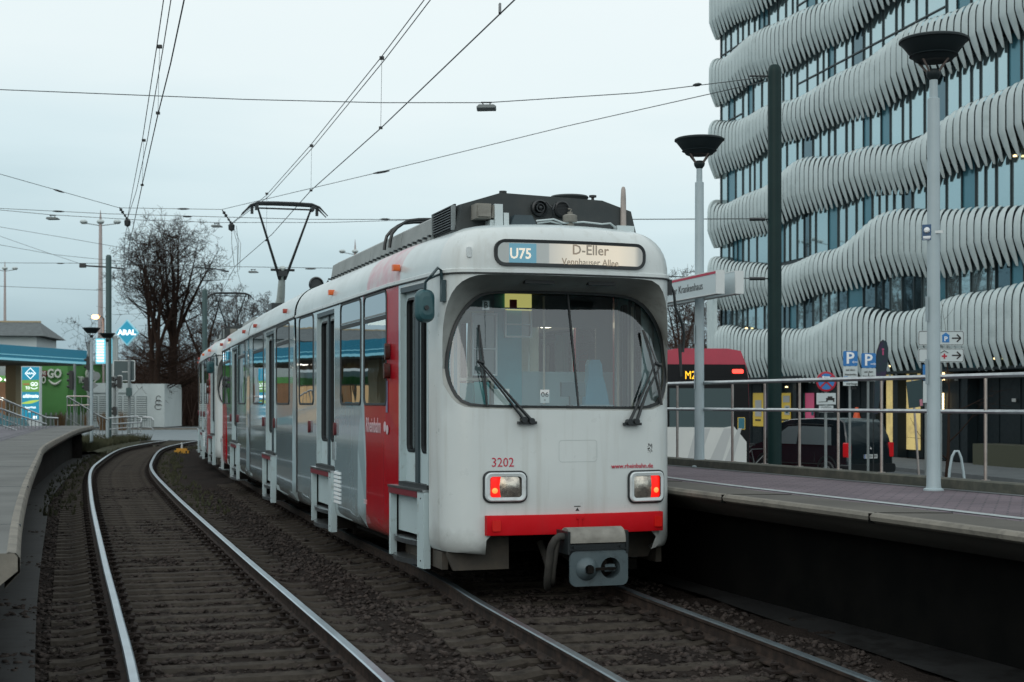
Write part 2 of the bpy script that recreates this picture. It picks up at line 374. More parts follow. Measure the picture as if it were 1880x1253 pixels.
# ---------------------------------------------------------------- the tram
TW, TX, ZB, ZG = 1.265, 1.15, .31, 2.955          # half width, half width of the front, skirt bottom, gutter
TA = R(18.1)
TO = Vector((.532, 13.45, 0))
def bow(x):
    a = abs(x)
    if a <= .92: return .085*(a/.92)**2
    t = min(1, (a-.92)/(TX-.92)); return .085+.04*t+.26*(1-math.sqrt(max(0, 1-t*t)))
def half_profile(Ln):
    P = [(x, bow(x)) for x in np.linspace(0, .92, 14)]
    for k in range(1, 11):
        x = .92+(TX-.92)*math.sin(R(9*k)); P.append((x, bow(x)))
    y0 = P[-1][1]
    for k in range(1, 9): P.append((lerp(TX, TW, k/8), lerp(y0, 1.99, k/8)))
    n = max(2, int((Ln-1.99)/.5))
    for k in range(1, n+1): P.append((TW, lerp(1.99, Ln, k/n)))
    return P
class Prof:
    def __init__(s, Ln):
        s.P = half_profile(Ln); s.S = [0]
        for a, b in zip(s.P, s.P[1:]): s.S.append(s.S[-1]+math.hypot(b[0]-a[0], b[1]-a[1]))
        s.tot = s.S[-1]
    def at(s, q):
        a = abs(q); sg = 1 if q >= 0 else -1
        i = int(np.searchsorted(s.S, a)); i = max(1, min(len(s.S)-1, i))
        t = (a-s.S[i-1])/(s.S[i]-s.S[i-1]); p, r = s.P[i-1], s.P[i]
        dx, dy = r[0]-p[0], r[1]-p[1]; l = math.hypot(dx, dy)
        return sg*lerp(p[0], r[0], t), lerp(p[1], r[1], t), sg*dy/l, -dx/l     # point and outward normal
    def sx(s, x):
        a = abs(x); X = [p[0] for p in s.P if p[1] < .37]; return math.copysign(float(np.interp(a, X, s.S[:len(X)])), x)
    def sy(s, y, side=-1): 
        Y = [p[1] for p in s.P]; return side*float(np.interp(y, Y, s.S))
    def x_at_y(s, y): return float(np.interp(y, [p[1] for p in s.P], [p[0] for p in s.P]))
def ray_local(u, v, f):
    """tram-local point of photo pixel (u, v) on the surface y = f(x, z) of the front"""
    d = Vector(((u-940)/FPX, 1, -(v-HZ)/FPX)); o = Vector((0, 0, CH))
    ca, sa = math.cos(TA), math.sin(TA); y0 = .05; x = z = 0
    for _ in range(25):
        n = Vector((-sa, ca, 0)); t = (y0-(o-TO).dot(n))/d.dot(n); p = o+d*t-TO
        x = p.x*ca+p.y*sa; z = p.z; y1 = f(max(-1.14, min(1.14, x)), z); y0 = .5*y0+.5*y1
    return x, y0, z
def F(u, v): return ray_local(u, v, lambda x, z: bow(x))
def ws(x, z): return bow(x)*.7+.035+.38*max(0, min(1, (z-1.70)/1.15))
def by_angle(P, c, n, smoothit=2):
    P = [Vector((p[0], p[1])) for p in P]
    for _ in range(smoothit):
        Q = []
        for i in range(len(P)):
            a, b = P[i], P[(i+1) % len(P)]; Q += [a*.75+b*.25, a*.25+b*.75]
        P = Q
    out = []
    for k in range(n):
        a = 2*math.pi*k/n; d = Vector((math.cos(a), math.sin(a))); best = None
        for i in range(len(P)):
            p, q = P[i]-Vector(c), P[(i+1) % len(P)]-Vector(c); e = q-p
            den = d.x*e.y-d.y*e.x
            if abs(den) < 1e-9: continue
            t = (p.x*e.y-p.y*e.x)/den; s_ = (p.x*d.y-p.y*d.x)/den
            if t > 0 and -1e-6 <= s_ <= 1+1e-6: best = t if best is None else max(best, t)
        out.append((c[0]+d.x*best, c[1]+d.y*best))
    return out
pxB = [(814, 673), (825.5, 612), (843.7, 573), (871, 543), (901, 534), (1040, 536), (1144, 541), (1177, 554), (1201, 582), (1217, 624), (1223, 673), (1222, 712), (1213, 741), (1196, 751), (1062, 749.5), (871, 747.5), (841, 739), (823, 709)]
pxA = [(811, 700), (811, 640), (814, 590), (822, 551), (840, 521), (868, 506), (901, 503), (1040, 507), (1190, 512), (1211, 522), (1221, 545), (1226, 582), (1227, 673), (1226, 714), (1216, 745), (1197, 755), (1062, 753.5), (871, 751.5), (837, 743), (818, 714)]
NA = 96
A2 = by_angle(pxA, (1022, 650), NA); B2 = by_angle(pxB, (1022, 650), NA); C2 = [(c[0]+(b[0]-c[0])*.972, c[1]+(b[1]-c[1])*.962) for b, c in zip(B2, [(1022, 650)]*NA)]
A3 = [F(*p) for p in A2]; B3 = [ray_local(*p, ws) for p in B2]; C3 = [ray_local(*p, ws) for p in C2]
A3 = [(max(-1.14, min(1.13, p[0])), bow(max(-1.14, min(1.13, p[0]))), p[2]) for p in A3]

def skin(region, holes, lines, gx, gz):
    """triangles of a flat region with holes; lines are extra edges to keep"""
    pts = []; edges = []
    def loop(P, close=True):
        b = len(pts); pts.extend(P); n = len(P)
        edges.extend((b+i, b+(i+1) % n) for i in range(n if close else n-1))
    loop(region)
    for h in holes: loop(h)
    for l in lines: loop(l, False)
    xs = [p[0] for p in region]; zs = [p[1] for p in region]
    for x in gx:
        for z in gz:
            if inpoly((x, z), region) and not any(inpoly((x, z), h) for h in holes): pts.append((x, z))
    r = delaunay_2d_cdt([Vector(p) for p in pts], edges, [], 0, 1e-5)
    V, T = r[0], r[2]; out = []
    for t in T:
        c = (sum(V[i][0] for i in t)/len(t), sum(V[i][1] for i in t)/len(t))
        if inpoly(c, region) and not any(inpoly(c, h) for h in holes): out.append(t)
    return V, out
def wrect(s0, s1, z0, z1, r=.07, n=3):
    return rrect((s0+s1)/2, (z0+z1)/2, abs(s1-s0), z1-z0, r, n)

def side_window(parent, M, y0, y1, z0, z1, side, transom=2.62, mats=None, x=TW):
    """rubber frame, pane and transom in one window of the flat side"""
    w_, h_ = abs(y1-y0), z1-z0; cy, cz = (y0+y1)/2, (z0+z1)/2
    X = side*x
    fr = MB()
    def ring2(dw, dx): return [(X+side*dx, p[0], p[1]) for p in rrect(cy, cz, w_+dw, h_+dw, .08, 4)]
    a, b, c, d = ring2(.0, -.002), ring2(-.01, .010), ring2(-.055, .009), ring2(-.06, -.012)
    fr.ring(a, b); fr.ring(b, c); fr.ring(c, d)
    if transom: fr.box(min(X-side*.02, X+side*.009), max(X-side*.02, X+side*.009), cy-w_/2+.04, cy+w_/2-.04, transom-.022, transom+.022)
    o = fr.build('side_window', m_rubber, parent, M, 50)
    g = MB(); g.poly([(X+side*.001, p[0], p[1]) for p in rrect(cy, cz, w_-.05, h_-.05, .05, 3)])
    g.build('pane', m_glass, o, None, 0)
    if transom:
        k = MB()      # slim pale inner frame of the hopper light
        zt = z1-.05
        k.box(min(X+side*.0015, X+side*.006), max(X+side*.0015, X+side*.006), cy-w_/2+.05, cy+w_/2-.05, transom+.03, transom+.05)
        k.build('hopper_edge', m_grey, o, None, 0)
    return o

def door(parent, M, pr, y0, y1, side, wide_step=.22, leaves=2, zt=2.88):
    """folding door in the opening y0..y1, with its hanging steps below; frame runs rear (x=0) to front (x=w)"""
    pa = Vector((side*pr(y1), y1, 0)); pb = Vector((side*pr(y0), y0, 0))
    ex = (pb-pa).normalized(); w_ = (pb-pa).length; ey = Vector((-ex.y, ex.x, 0))
    if ey.x*side > 0: ey = -ey                       # inward
    D = Matrix(((ex.x, ey.x, 0, pa.x), (ex.y, ey.y, 0, pa.y), (0, 0, 1, 0), (0, 0, 0, 1)))
    if M is not None: D = M @ D
    b = MB()
    # reveal and pillars: 0 pale leaf, 1 dark pillar, 2 rubber
    b.box(-.0, .03, .0, .12, .9, zt, 0); b.box(w_-.03, w_, .0, .12, .9, zt, 0); b.box(.03, w_-.03, .003, .14, zt-.05, zt, 1)
    lw = (w_-.06-.09)/2
    for k, x0 in enumerate((.03, .03+lw+.09)):
        x1 = x0+lw; za, zb = .93, zt-.05
        # leaf with a tall narrow opening
        wa, wb = x0+.06, x1-.05
        o_ = [(x0, za), (x1, za), (x1, zb), (x0, zb)]
        hole = rrect((wa+wb)/2, (1.25+zb-.08)/2, wb-wa, zb-.08-1.25, .05, 3)
        V, T = skin(o_, [hole], [], [], [])
        b.add([(p[0], .06, p[1]) for p in V], T, 0); b.add([(p[0], .09, p[1]) for p in V], T, 0)
        big = rrect((wa+wb)/2, (1.25+zb-.08)/2, wb-wa+.05, zb-.08-1.25+.05, .07, 3)
        b.ring([(p[0], .055, p[1]) for p in big], [(p[0], .045, p[1]) for p in hole], 2); b.ring([(p[0], .045, p[1]) for p in hole], [(p[0]*.999, .085, p[1]) for p in hole], 2)
    b.box(.03+lw, .03+lw+.09, .035, .10, .93, zt-.05, 1)
    b.box(0, w_, -.01, .14, .885, .93, 2)
    o = b.build('door', [m_step, m_dkblue, m_rubber], parent, D, 40)
    g = MB()
    for k, x0 in enumerate((.03, .03+lw+.09)): g.box(x0+.06, x0+lw-.05, .078, .08, 1.25, zt-.13)
    g.build('pane', m_glassdark, o, None, 0)
    for x0 in (.03+lw*.5, .03+lw*1.5+.09): r_ = MB(); r_.cyl((x0, .15, 1.0), (x0, .15, 2.7), .014, n=6); r_.build('handrail', m_handrail, o, None, 40)
    # hanging step unit
    s = MB(); a0 = -wide_step
    s.box(a0, a0+.055, -.035, .03, .17, .86, 0); s.box(w_-.20, w_-.005, -.04, .03, .13, .86, 0)
    s.box(a0+.055, w_-.20, .05, .07, .42, .83, 0)
    s.box(a0+.0, w_-.01, .24, .26, .10, .86, 3); s.box(a0-.0, a0+.02, .03, .24, .17, .86, 3); s.box(w_-.03, w_-.01, .03, .24, .17, .86, 3)
    s.box(a0-.01, w_-.005, -.05, .12, .862, .884, 1); s.box(a0, w_-.20, -.045, -.036, .80, .86, 4)
    for zt_, dp in ((.375, -.055), (.19, -.085)):
        n = 8; P = [(lerp(a0+.05, w_-.20, i/n), dp*math.sin(math.pi*i/n)-.005) for i in range(n+1)]
        poly = P+[(w_-.20, .20), (a0+.05, .20)]
        s.prism(poly, 'z', zt_-.045, zt_, 1)
    for zz_ in (.2, .8): s.cyl((w_-.09, -.045, zz_), (w_-.09, -.04, zz_), .008, n=6, m=3)
    s.build('folding_step', [m_step, m_steel, m_redflat, m_under, m_redlip], o, None, 40)
    return o

def roof_shell(prof_pts, mats_fn, back_open=False, front=True):
    """prof_pts: plan loop of (x, y); domed roof from the gutter up"""
    b = MB(); K = 10; n = len(prof_pts); rows = []
    for k in range(K+1):
        ph = R(90*k/K); ix = .40*(1-math.cos(ph)); zz_ = ZG+.425*math.sin(ph)**.92
        row = []
        for x, y in prof_pts:
            wf = max(0, min(1, 1-y/1.2)) if front else 0
            y2 = y+wf*.30*(1-math.cos(ph))**1.5
            row.append((x*(1-ix/TW), y2, zz_+.035*(1-(x/TW)**2)*math.sin(ph)))
        rows.append(row)
    for k in range(K):
        for i in range(n-1):
            q = [rows[k][i], rows[k][i+1], rows[k+1][i+1], rows[k+1][i]]
            b.add(q, [(0, 1, 2, 3)], mats_fn(prof_pts[i], prof_pts[i+1], k))
    # crown: strips joining mirrored points
    top = rows[-1]; h = n//2
    for i in range(h):
        a, c = top[i], top[i+1]; d, e = top[n-1-i], top[n-2-i]
        if i+1 == n-1-i: continue
        def mid(p, q, t): return (lerp(p[0], q[0], t), lerp(p[1], q[1], t), lerp(p[2], q[2], t)+.018*math.sin(math.pi*t)*min(1, abs(p[0]-q[0])))
        for j in range(4):
            q = [mid(a, d, j/4), mid(c, e, j/4), mid(c, e, (j+1)/4), mid(a, d, (j+1)/4)]
            b.add(q, [(0, 1, 2, 3)], 0)
    bm_merge(b); return b
def bm_merge(b, eps=1e-4):
    key = {}; mp_ = []; nv = []
    for p in b.v:
        k = (round(p[0]/eps), round(p[1]/eps), round(p[2]/eps))
        if k not in key: key[k] = len(nv); nv.append(p)
        mp_.append(key[k])
    nf = []; nm = []
    for f, m in zip(b.f, b.m):
        g = []
        for i in f:
            j = mp_[i]
            if not g or g[-1] != j: g.append(j)
        if len(g) > 1 and g[0] == g[-1]: g.pop()
        if len(set(g)) >= 3: nf.append(tuple(g)); nm.append(m)
    b.v, b.f, b.m = nv, nf, nm

RED0, RED1 = 1.63, 3.22
def cab_section(root, M, Ln, wins, doors, lead=True, redmat=True):
    """body shell with a cab end: plan profile unrolled, openings cut, then wrapped; y runs back from the front"""
    pr = Prof(Ln); S = pr.tot
    xl, _, zl = F(893, 979); xr = F(1204, 979)[0]; zn = .50
    sl, sr_ = pr.sx(xl), pr.sx(xr)
    region = [(-S, ZB), (sl, ZB), (sl, zn-.05), (sl+.05, zn), (sr_-.06, zn), (sr_, zn-.06), (sr_, ZB), (S, ZB), (S, ZG), (-S, ZG)]
    holes = [[(pr.sx(p[0]), p[2]) for p in A3]]
    for sd in (-1, 1):
        for y0, y1, z0, z1 in wins: holes.append(wrect(pr.sy(y0, sd), pr.sy(y1, sd), z0, z1, .08, 4))
        for y0, y1 in doors: ye = y1+(.24 if y0 < 1 else .2); holes.append([(pr.sy(y0, sd), ZB-.01), (pr.sy(ye, sd), ZB-.01), (pr.sy(ye, sd), .87), (pr.sy(y1, sd), .87), (pr.sy(y1, sd), 2.88), (pr.sy(y0, sd), 2.88)])
    lines = [[(pr.sy(y, sd), ZB+.001), (pr.sy(y, sd), ZG-.001)] for sd in (-1, 1) for y in (RED0, RED1)]
    gx = list(np.arange(-1.7, 1.71, .07))+[sd*pr.sy(y, 1) for sd in (-1, 1) for y in np.arange(.8, Ln, .45)]
    V, T = skin(region, holes, lines, gx, [.335, .36, .39, .43, .48, .7, .95, 1.2, 1.45, 1.6, 1.9, 2.3, 2.7, 2.91])
    b = MB(); vs = []
    for s_, z in V:
        x, y, nx, ny = pr.at(s_)
        r = .13; d = max(0, ZB+r-z); ins = r-math.sqrt(max(0, r*r-min(d, r)**2))
        ins *= .55
        vs.append((x-nx*ins, y-ny*ins, z))
    fs = []; ms = []
    for t in T:
        c = sum(V[i][0] for i in t)/len(t); y = pr.at(c)[1]
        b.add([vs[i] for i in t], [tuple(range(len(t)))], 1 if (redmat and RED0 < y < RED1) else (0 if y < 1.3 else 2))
    bm_merge(b)
    # recessed surround of the windscreen
    k = 5
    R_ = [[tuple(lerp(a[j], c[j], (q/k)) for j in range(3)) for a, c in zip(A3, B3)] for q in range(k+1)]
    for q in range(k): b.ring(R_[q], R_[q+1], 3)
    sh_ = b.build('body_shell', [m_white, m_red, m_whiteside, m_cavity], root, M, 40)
    for pl in sh_.data.polygons:
        c = pl.center
        if c.y > .44 and c.z > .485 and pl.material_index != 3: pl.use_smooth = False
    # roof
    pts = [(-x, y) for x, y in reversed(pr.P)]+[(x, y) for x, y in pr.P[1:]]
    def mf(p, q, kk):
        y = (p[1]+q[1])/2
        return 1 if (redmat and 1.66 < y < 3.0 and kk < 8) else (2 if y < .45 and kk < 7 else 0)
    b = roof_shell(pts, mf); b.build('roof', [m_roofw, m_pinkfade, m_white], root, M, 60)
    g = MB(); n = len(pts)
    path = [Vector((x*1.012, y-.012*(1 if y < .4 else 0), ZG)) for x, y in pts]
    g.sweep(path, [(0, -.03), (0, .0), (-.022, .012), (-.022, -.012)], 0); g.sweep([p+Vector((0, 0, -.03)) for p in path], [(.002, -.012), (.002, .0), (-.012, .0), (-.012, -.012)], 1)
    g.build('gutter', [m_white, m_rubber], root, M, 30)
    for sd in (-1, 1):
        for y0, y1, z0, z1 in wins: side_window(root, M, y0, y1, z0, z1, sd, None if y0 == 6.30 else 2.62)
        for y0, y1 in doors: door(root, M, pr.x_at_y, y0, y1, sd, wide_step=.24 if y0 < 1 else .2)
    # underframe, floor and end wall
    u = MB(); ow = TW-.16
    u.box(-ow, ow, .75, Ln-.1, .62, .80, 0); u.box(-ow+.2, ow-.2, .35, .75, .55, .80, 0)
    for y0, y1 in ((2.1, 4.4), (6.3, Ln-.3)):
        for x in (-ow+.02, ow-.28): u.box(x, x+.26, y0, y1, .22, .60, 0)
    u.box(-.55, .55, .9, 1.4, .25, .6, 0); u.box(-.95, .95, 4.6, 5.9, .3, .6, 0)
    for x in (-.85, .85): u.box(x-.05, x+.05, .5, 1.5, .08, .18, 0)
    u.build('underframe', m_under, root, M, 0)
    fl = MB(); fl.box(-1.12, 1.12, .62, Ln, .86, .90); fl.box(-.95, .95, .38, .62, .86, .90)
    fl.build('floor', m_int, root, M, 0)
    return pr

def bogie(root, M, y):
    b = MB(); 
    b.box(-.92, -.82, y-1.1, y+1.1, .28, .5, 0); b.box(.82, .92, y-1.1, y+1.1, .28, .5, 0); b.box(-.8, .8, y-.25, y+.25, .3, .55, 0)
    o = b.build('bogie', [m_under], root, M, 30)
    for yy in (y-.9, y+.9):
        for x in (-.75, .75):
            wh = MB(); s_ = 1 if x > 0 else -1
            Mx = Matrix.Translation((x, yy, .33)) @ Matrix.Rotation(R(90), 4, 'Y')
            wh.lathe([(.0, -.05), (.30, -.05), (.33, -.03), (.33, .04), (.28, .05), (.12, .05), (.1, .09), (0, .09)], n=28, M=Mx)
            wh.build('wheel', m_railside, o, None, 30)

def mid_section(root, M, Ln, wins, doors):
    b = MB(); W = TW
    for sd in (-1, 1):
        region = [(0, ZB), (Ln, ZB), (Ln, ZG), (0, ZG)]
        holes = [rrect((a+c)/2, (z0+z1)/2, c-a, z1-z0, .08, 4) for a, c, z0, z1 in wins]+[[(a, ZB-.01), (c+.2, ZB-.01), (c+.2, .87), (c, .87), (c, 2.88), (a, 2.88)] for a, c in doors]
        V, T = skin(region, holes, [], np.arange(.2, Ln, .5), [.34, .38, .44, 1, 1.6, 2.3])
        vs = []
        for y, z in V:
            r = .13; d = max(0, ZB+r-z); ins = (r-math.sqrt(max(0, r*r-min(d, r)**2)))*.55
            vs.append((sd*(W-ins), y, z))
        b.add(vs, T, 0)
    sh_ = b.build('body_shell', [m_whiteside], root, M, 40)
    for pl in sh_.data.polygons:
        if pl.center.z > .485: pl.use_smooth = False
    n = 8; pts = [(-W, lerp(Ln, 0, i/n)) for i in range(n+1)]
    pts2 = pts+[(W, y) for x, y in reversed(pts)]
    rb = MB(); K = 10; rows = []
    for k in range(2*K+1):
        ph = R(90*k/K); c = math.cos(ph); s_ = abs(math.sin(ph))
        x = (W-.40*(1-abs(c)))*(1 if c > 0 else -1)
        if abs(c) < 1e-6: x = W-.4
        rows.append((x, ZG+.425*s_**.92+.035*(1-(x/W)**2)*s_))
    L_ = [r for r in rows[:K+1]]; cs = [(-x, z) for x, z in L_]+[(0, ZG+.525)]+[(x, z) for x, z in reversed(L_)]
    for p, q in zip(cs, cs[1:]):
        rb.add([(p[0], 0, p[1]), (q[0], 0, q[1]), (q[0], Ln, q[1]), (p[0], Ln, p[1])], [(0, 1, 2, 3)])
    bm_merge(rb); rb.build('roof', m_roofw, root, M, 50)
    g = MB()
    for sd in (-1, 1): g.box(min(sd*W, sd*(W+.02)), max(sd*W, sd*(W+.02)), 0, Ln, ZG-.012, ZG+.012, 0); g.box(min(sd*W, sd*(W+.008)), max(sd*W, sd*(W+.008)), 0, Ln, ZG-.04, ZG-.012, 1)
    g.build('gutter', [m_white, m_rubber], root, M, 0)
    for sd in (-1, 1):
        for a, c, z0, z1 in wins: side_window(root, M, a, c, z0, z1, sd)
        for a, c in doors: door(root, M, lambda y: TW, a, c, sd)
    u = MB(); ow = W-.16
    u.box(-ow, ow, .1, Ln-.1, .62, .80); u.box(-ow+.02, -ow+.3, .9, 2.2, .22, .6); u.box(-ow+.02, -ow+.3, 4.2, Ln-.6, .22, .6)
    u.build('underframe', m_under, root, M, 0)
    f = MB(); f.box(-1.12, 1.12, 0, Ln, .86, .90); f.build('floor', m_int, root, M, 0)

def bellows(root, Ma, La, Mb, gap):
    """dark rubber gangway between the end of section a and the start of section b"""
    b = MB(); a = Ma @ Vector((0, La-.02, 0)); c = Mb @ Vector((0, .02, 0)); n = 5
    ax = (Ma.to_3x3() @ Vector((1, 0, 0)))
    cs = [(-1, .45), (-1, 2.9), (-.75, 3.3), (.75, 3.3), (1, 2.9), (1, .45)]
    for i in range(n):
        for k, wd in ((0, 1.17), (.5, 1.24), (1, 1.17)): pass
    rows = []
    for i in range(2*n+1):
        p = a.lerp(c, i/(2*n)); wd = 1.245 if i % 2 else 1.2
        rows.append([p+ax*x*wd+Vector((0, 0, z+(.02 if i % 2 and z > 1 else 0))) for x, z in cs])
    for i in range(2*n): b.ring(rows[i], rows[i+1])
    b.build('bellows', m_rubber, root, None, 0)

m_redlip = mat('dark_red_step_lip', (.14, .010, .018), .5)
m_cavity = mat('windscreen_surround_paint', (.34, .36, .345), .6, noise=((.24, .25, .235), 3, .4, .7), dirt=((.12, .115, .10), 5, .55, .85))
m_bell = m_rubber

def dens(P, step=.06, n=None):
    out = []
    for i, p in enumerate(P):
        q = P[(i+1) % len(P)]; k = n[i] if n else max(1, int(math.hypot(q[0]-p[0], q[1]-p[1])/step+.5))
        out += [(lerp(p[0], q[0], j/k), lerp(p[1], q[1], j/k)) for j in range(k)]
    return out
def fring(b, P, Q, offp, offq, m=0):
    ks = [max(1, int(math.hypot(P[(i+1) % len(P)][0]-p[0], P[(i+1) % len(P)][1]-p[1])/.06+.5)) for i, p in enumerate(P)]
    P, Q = dens(P, n=ks), dens(Q, n=ks)
    b.ring([(x, bow(x)-offp, z) for x, z in P], [(x, bow(x)-offq, z) for x, z in Q], m)
def fpoly(b, P, off, m=0, grid=10):
    """patch that follows the bowed front, inside outline P, proud by off"""
    P = dens(P); xs = [p[0] for p in P]; zs = [p[1] for p in P]
    V, T = skin(P, [], [], np.linspace(min(xs), max(xs), 2*grid)[1:-1], np.linspace(min(zs), max(zs), 5)[1:-1])
    b.add([(p[0], bow(p[0])-off, p[1]) for p in V], T, m)

def front_fittings(root, M, num, full=True):
    Z = lambda v: F(1020, v)[2]
    # destination display
    x0, _, z1 = F(907, 438); x1, _, z0 = F(1184, 496)
    cx, cz, w_, h_ = (x0+x1)/2, (z0+z1)/2, x1-x0, z1-z0
    cz -= .005
    b = MB(); P0 = rrect(cx, cz, w_, h_, .10, 6); P1 = rrect(cx, cz, w_-.06, h_-.06, .07, 6)
    fring(b, P0, P0, -.02, .022); fring(b, P0, P1, .022, .018); fring(b, P1, P1, .018, -.03)
    d = b.build('destination_display', m_rubber, root, M, 40)
    b = MB(); fpoly(b, rrect(cx, cz, w_-.04, h_-.04, .07, 6), .010)
    b.build('display_panel', m_display, d, None, 0)
    bxl, _, bz1 = F(934, 447); bxr, _, bz0 = F(984, 486)
    b = MB(); fpoly(b, [(bxl, bz0), (bxr, bz0), (bxr, bz1), (bxl, bz1)], .012, 0, 4); b.build('route_field', m_dispblue, d, None, 0)
    # text planes
    def tf(u, v, s, size, w, mt, par, off=.0145, bold=0, **k):
        x, y, z = F(u, v); e = .02; dy = (bow(x+e)-bow(x-e))/(2*e)
        return text(s, size, mt, par, basis((x, bow(x)-off, z), (1, dy, 0), (0, 0, 1)), w, bold, ext=.0015, **k)
    tf(955, 467, 'U75', .095, .20, m_dispwhite, d, bold=.02)
    tf(1083, 461, 'D-Eller', .092, .37, m_dispgrey, d, off=.0145, bold=.012)
    # the second line is half hidden behind the lower edge of the frame
    tf(1083, 483, 'Vennhauser Allee', .062, .58, m_dispgrey, d, off=.0145, bold=.010)
    b = MB(); fpoly(b, rrect(cx, cz, w_-.05, h_-.05, .07, 6), .0175); b.build('display_glass', m_glassdisp, d, None, 0)
    # windscreen
    b = MB(); 
    def inn(P, k, dy): return [(p[0], p[1]+dy, p[2]) for p in P]
    b.ring(inn(B3, 1, .0), inn(B3, 1, -.018)); b.ring(inn(B3, 1, -.018), inn(C3, 1, -.018)); b.ring(inn(C3, 1, -.018), inn(C3, 1, .02))
    wsn = b.build('windscreen', m_rubber, root, M, 50)
    CP = [(p[0], p[2]) for p in C3]
    V, T = skin(CP, [], [], np.linspace(-.95, .95, 15), np.linspace(1.75, 2.75, 8))
    b = MB(); b.add([(p[0], ws(p[0], p[1])+.004, p[1]) for p in V], T); b.build('pane', m_glassf, wsn, None, 60)
    a = ray_local(1042, 540, ws); c = ray_local(1062, 749, ws)
    b = MB(); n = 6; b.tube([(lerp(a[0], c[0], i/n), ws(lerp(a[0], c[0], i/n), lerp(a[2], c[2], i/n))-.003, lerp(a[2], c[2], i/n)) for i in range(n+1)], .011, 6)
    b.build('centre_bar', m_rubber, wsn, None, 40)
    # wipers
    def wp(u, v, off): p = ray_local(u, v, ws); return Vector((p[0], p[1]-off, p[2]))
    def fp(u, v, off): p = F(u, v); return Vector((p[0], p[1]-off, p[2]))
    for A_, B_, T1, T2, K_ in ((fp(959, 771, .05), fp(973, 773, .05), (877, 598), (892, 746), (871, 664)), (fp(1152, 775, .05), fp(1165, 774, .05), (1178, 607), (1212, 744), (1195, 668))):
        b = MB(); h = wp(*K_, .10)
        b.tube([A_, A_.lerp(h, .5)+Vector((0, -.02, 0)), h], [.016, .011, .008], 6); b.tube([B_, B_.lerp(h, .5)+Vector((.0, -.02, 0)), h+Vector((.05, 0, -.03))], [.018, .013, .009], 6)
        b.tube([h+Vector((0, 0, 0)), h+Vector((.06, 0, -.02))], .02, 6)
        t1, t2 = wp(*T1, .03), wp(*T2, .03); n = 8
        b.tube([t1.lerp(t2, i/n)+Vector((0, -.03*math.sin(math.pi*i/n), 0)) for i in range(n+1)], .012, 6)
        b.tube([wp(*T1, .05), h+Vector((.02, 0, 0)), wp(*T2, .05)], .007, 5)
        for q in (A_, B_): b.cyl(q+Vector((0, .05, 0)), q+Vector((0, -.02, 0)), .028, n=10)
        m_ = (A_+B_)/2; b.box(m_.x-.09, m_.x+.09, m_.y+.0, m_.y+.045, m_.z-.035, m_.z-.01)
        b.build('wiper', m_black, wsn, None, 40)
    # headlights: rubber rim, pale bezel, reflector lens and red lamp on the outer side
    for (ul, vt, ur, vb, outer) in ((886, 865, 967, 923, -1), (1152, 864, 1218, 922, 1)):
        xa, _, za = F(ul, vt); xb, _, zb = F(ur, vb); xb = min(xb, 1.12)
        cx, cz, w_, h_ = (xa+xb)/2, (za+zb)/2, xb-xa, za-zb
        b = MB(); P0 = rrect(cx, cz, w_, h_, .07, 6); P1 = rrect(cx, cz, w_-.03, h_-.03, .06, 6); P2 = rrect(cx, cz, w_-.115, h_-.105, .03, 6)
        fring(b, P0, P0, -.01, .018, 1); fring(b, P0, P1, .018, .022, 1); fring(b, P1, P1, .022, .034, 0); 
        P15 = rrect(cx, cz, w_-.055, h_-.05, .05, 6)
        fring(b, P1, P15, .034, .044, 0); fring(b, P15, P2, .044, .036, 0); fring(b, P2, P2, .036, -.01, 1)
        hl = b.build('headlight', [m_bezel, m_rubber], root, M, 50)
        xs0, xs1 = cx-w_/2+.05, cx+w_/2-.05; zz0, zz1 = cz-h_/2+.045, cz+h_/2-.045
        wr = (xs1-xs0)*.26
        if outer < 0: ra, rb_, la, lb = xs0+.02, xs0+.02+wr, xs0+.02+wr, xs1
        else: ra, rb_, la, lb = xs1-.02-wr, xs1-.01, xs0, xs1-.02-wr
        b = MB()      # domed clear lens
        n = 10; V = []; lc = (la+lb)/2; lr = (lb-la)/2; hr = (zz1-zz0)/2
        for i in range(n+1):
            for j in range(n+1):
                a_, c_ = -1+2*i/n, -1+2*j/n; x = lc+a_*lr*math.sqrt(1-c_*c_*.22); z = cz+c_*hr
                V.append((x, bow(x)-.012-.03*max(0, 1-a_*a_)*(1-c_*c_*.6), z))
        b.add(V, [(i*(n+1)+j, i*(n+1)+j+1, (i+1)*(n+1)+j+1, (i+1)*(n+1)+j) for i in range(n) for j in range(n)])
        b.build('lens', m_headglass, hl, None, 60)
        b = MB()
        V = []
        for i in range(5):
            for j in range(9):
                a_, c_ = i/4, -1+2*j/8; x = lerp(ra, rb_, a_); z = cz+c_*hr*.95
                xx = x+(.035*c_*c_*(1 if outer < 0 else -1)*(a_ if outer < 0 else 1-a_))
                V.append((xx, bow(x)-.014-.006*math.sin(math.pi*a_), z))
        b.add(V, [(i*9+j, i*9+j+1, (i+1)*9+j+1, (i+1)*9+j) for i in range(4) for j in range(8)])
        b.build('tail_lamp', m_tail, hl, None, 60)
        xc = (ra+rb_)/2
        Mx = Matrix.Translation((xc, bow(xc)-.012, cz-.035)) @ Matrix.Rotation(R(90), 4, 'X')
        b = MB(); b.lathe([(.030, .0), (.024, .012), (0, .016)], n=14, M=Mx); b.build('bulb', m_tailhot, hl, None, 60)
    # red bumper bar
    xa, _, za = F(890, 947); xb, _, _ = F(1211, 946); zb = F(1000, 981)[2]
    b = MB(); n = 16
    rows = []
    for i in range(n+1):
        x = lerp(xa, min(xb, 1.10), i/n); y = bow(x)*.75
        rows.append([(x, y+.03, zb), (x, y-.05, zb), (x, y-.055, zb+.02), (x, y-.055, za-.02), (x, y-.05, za), (x, y+.03, za)])
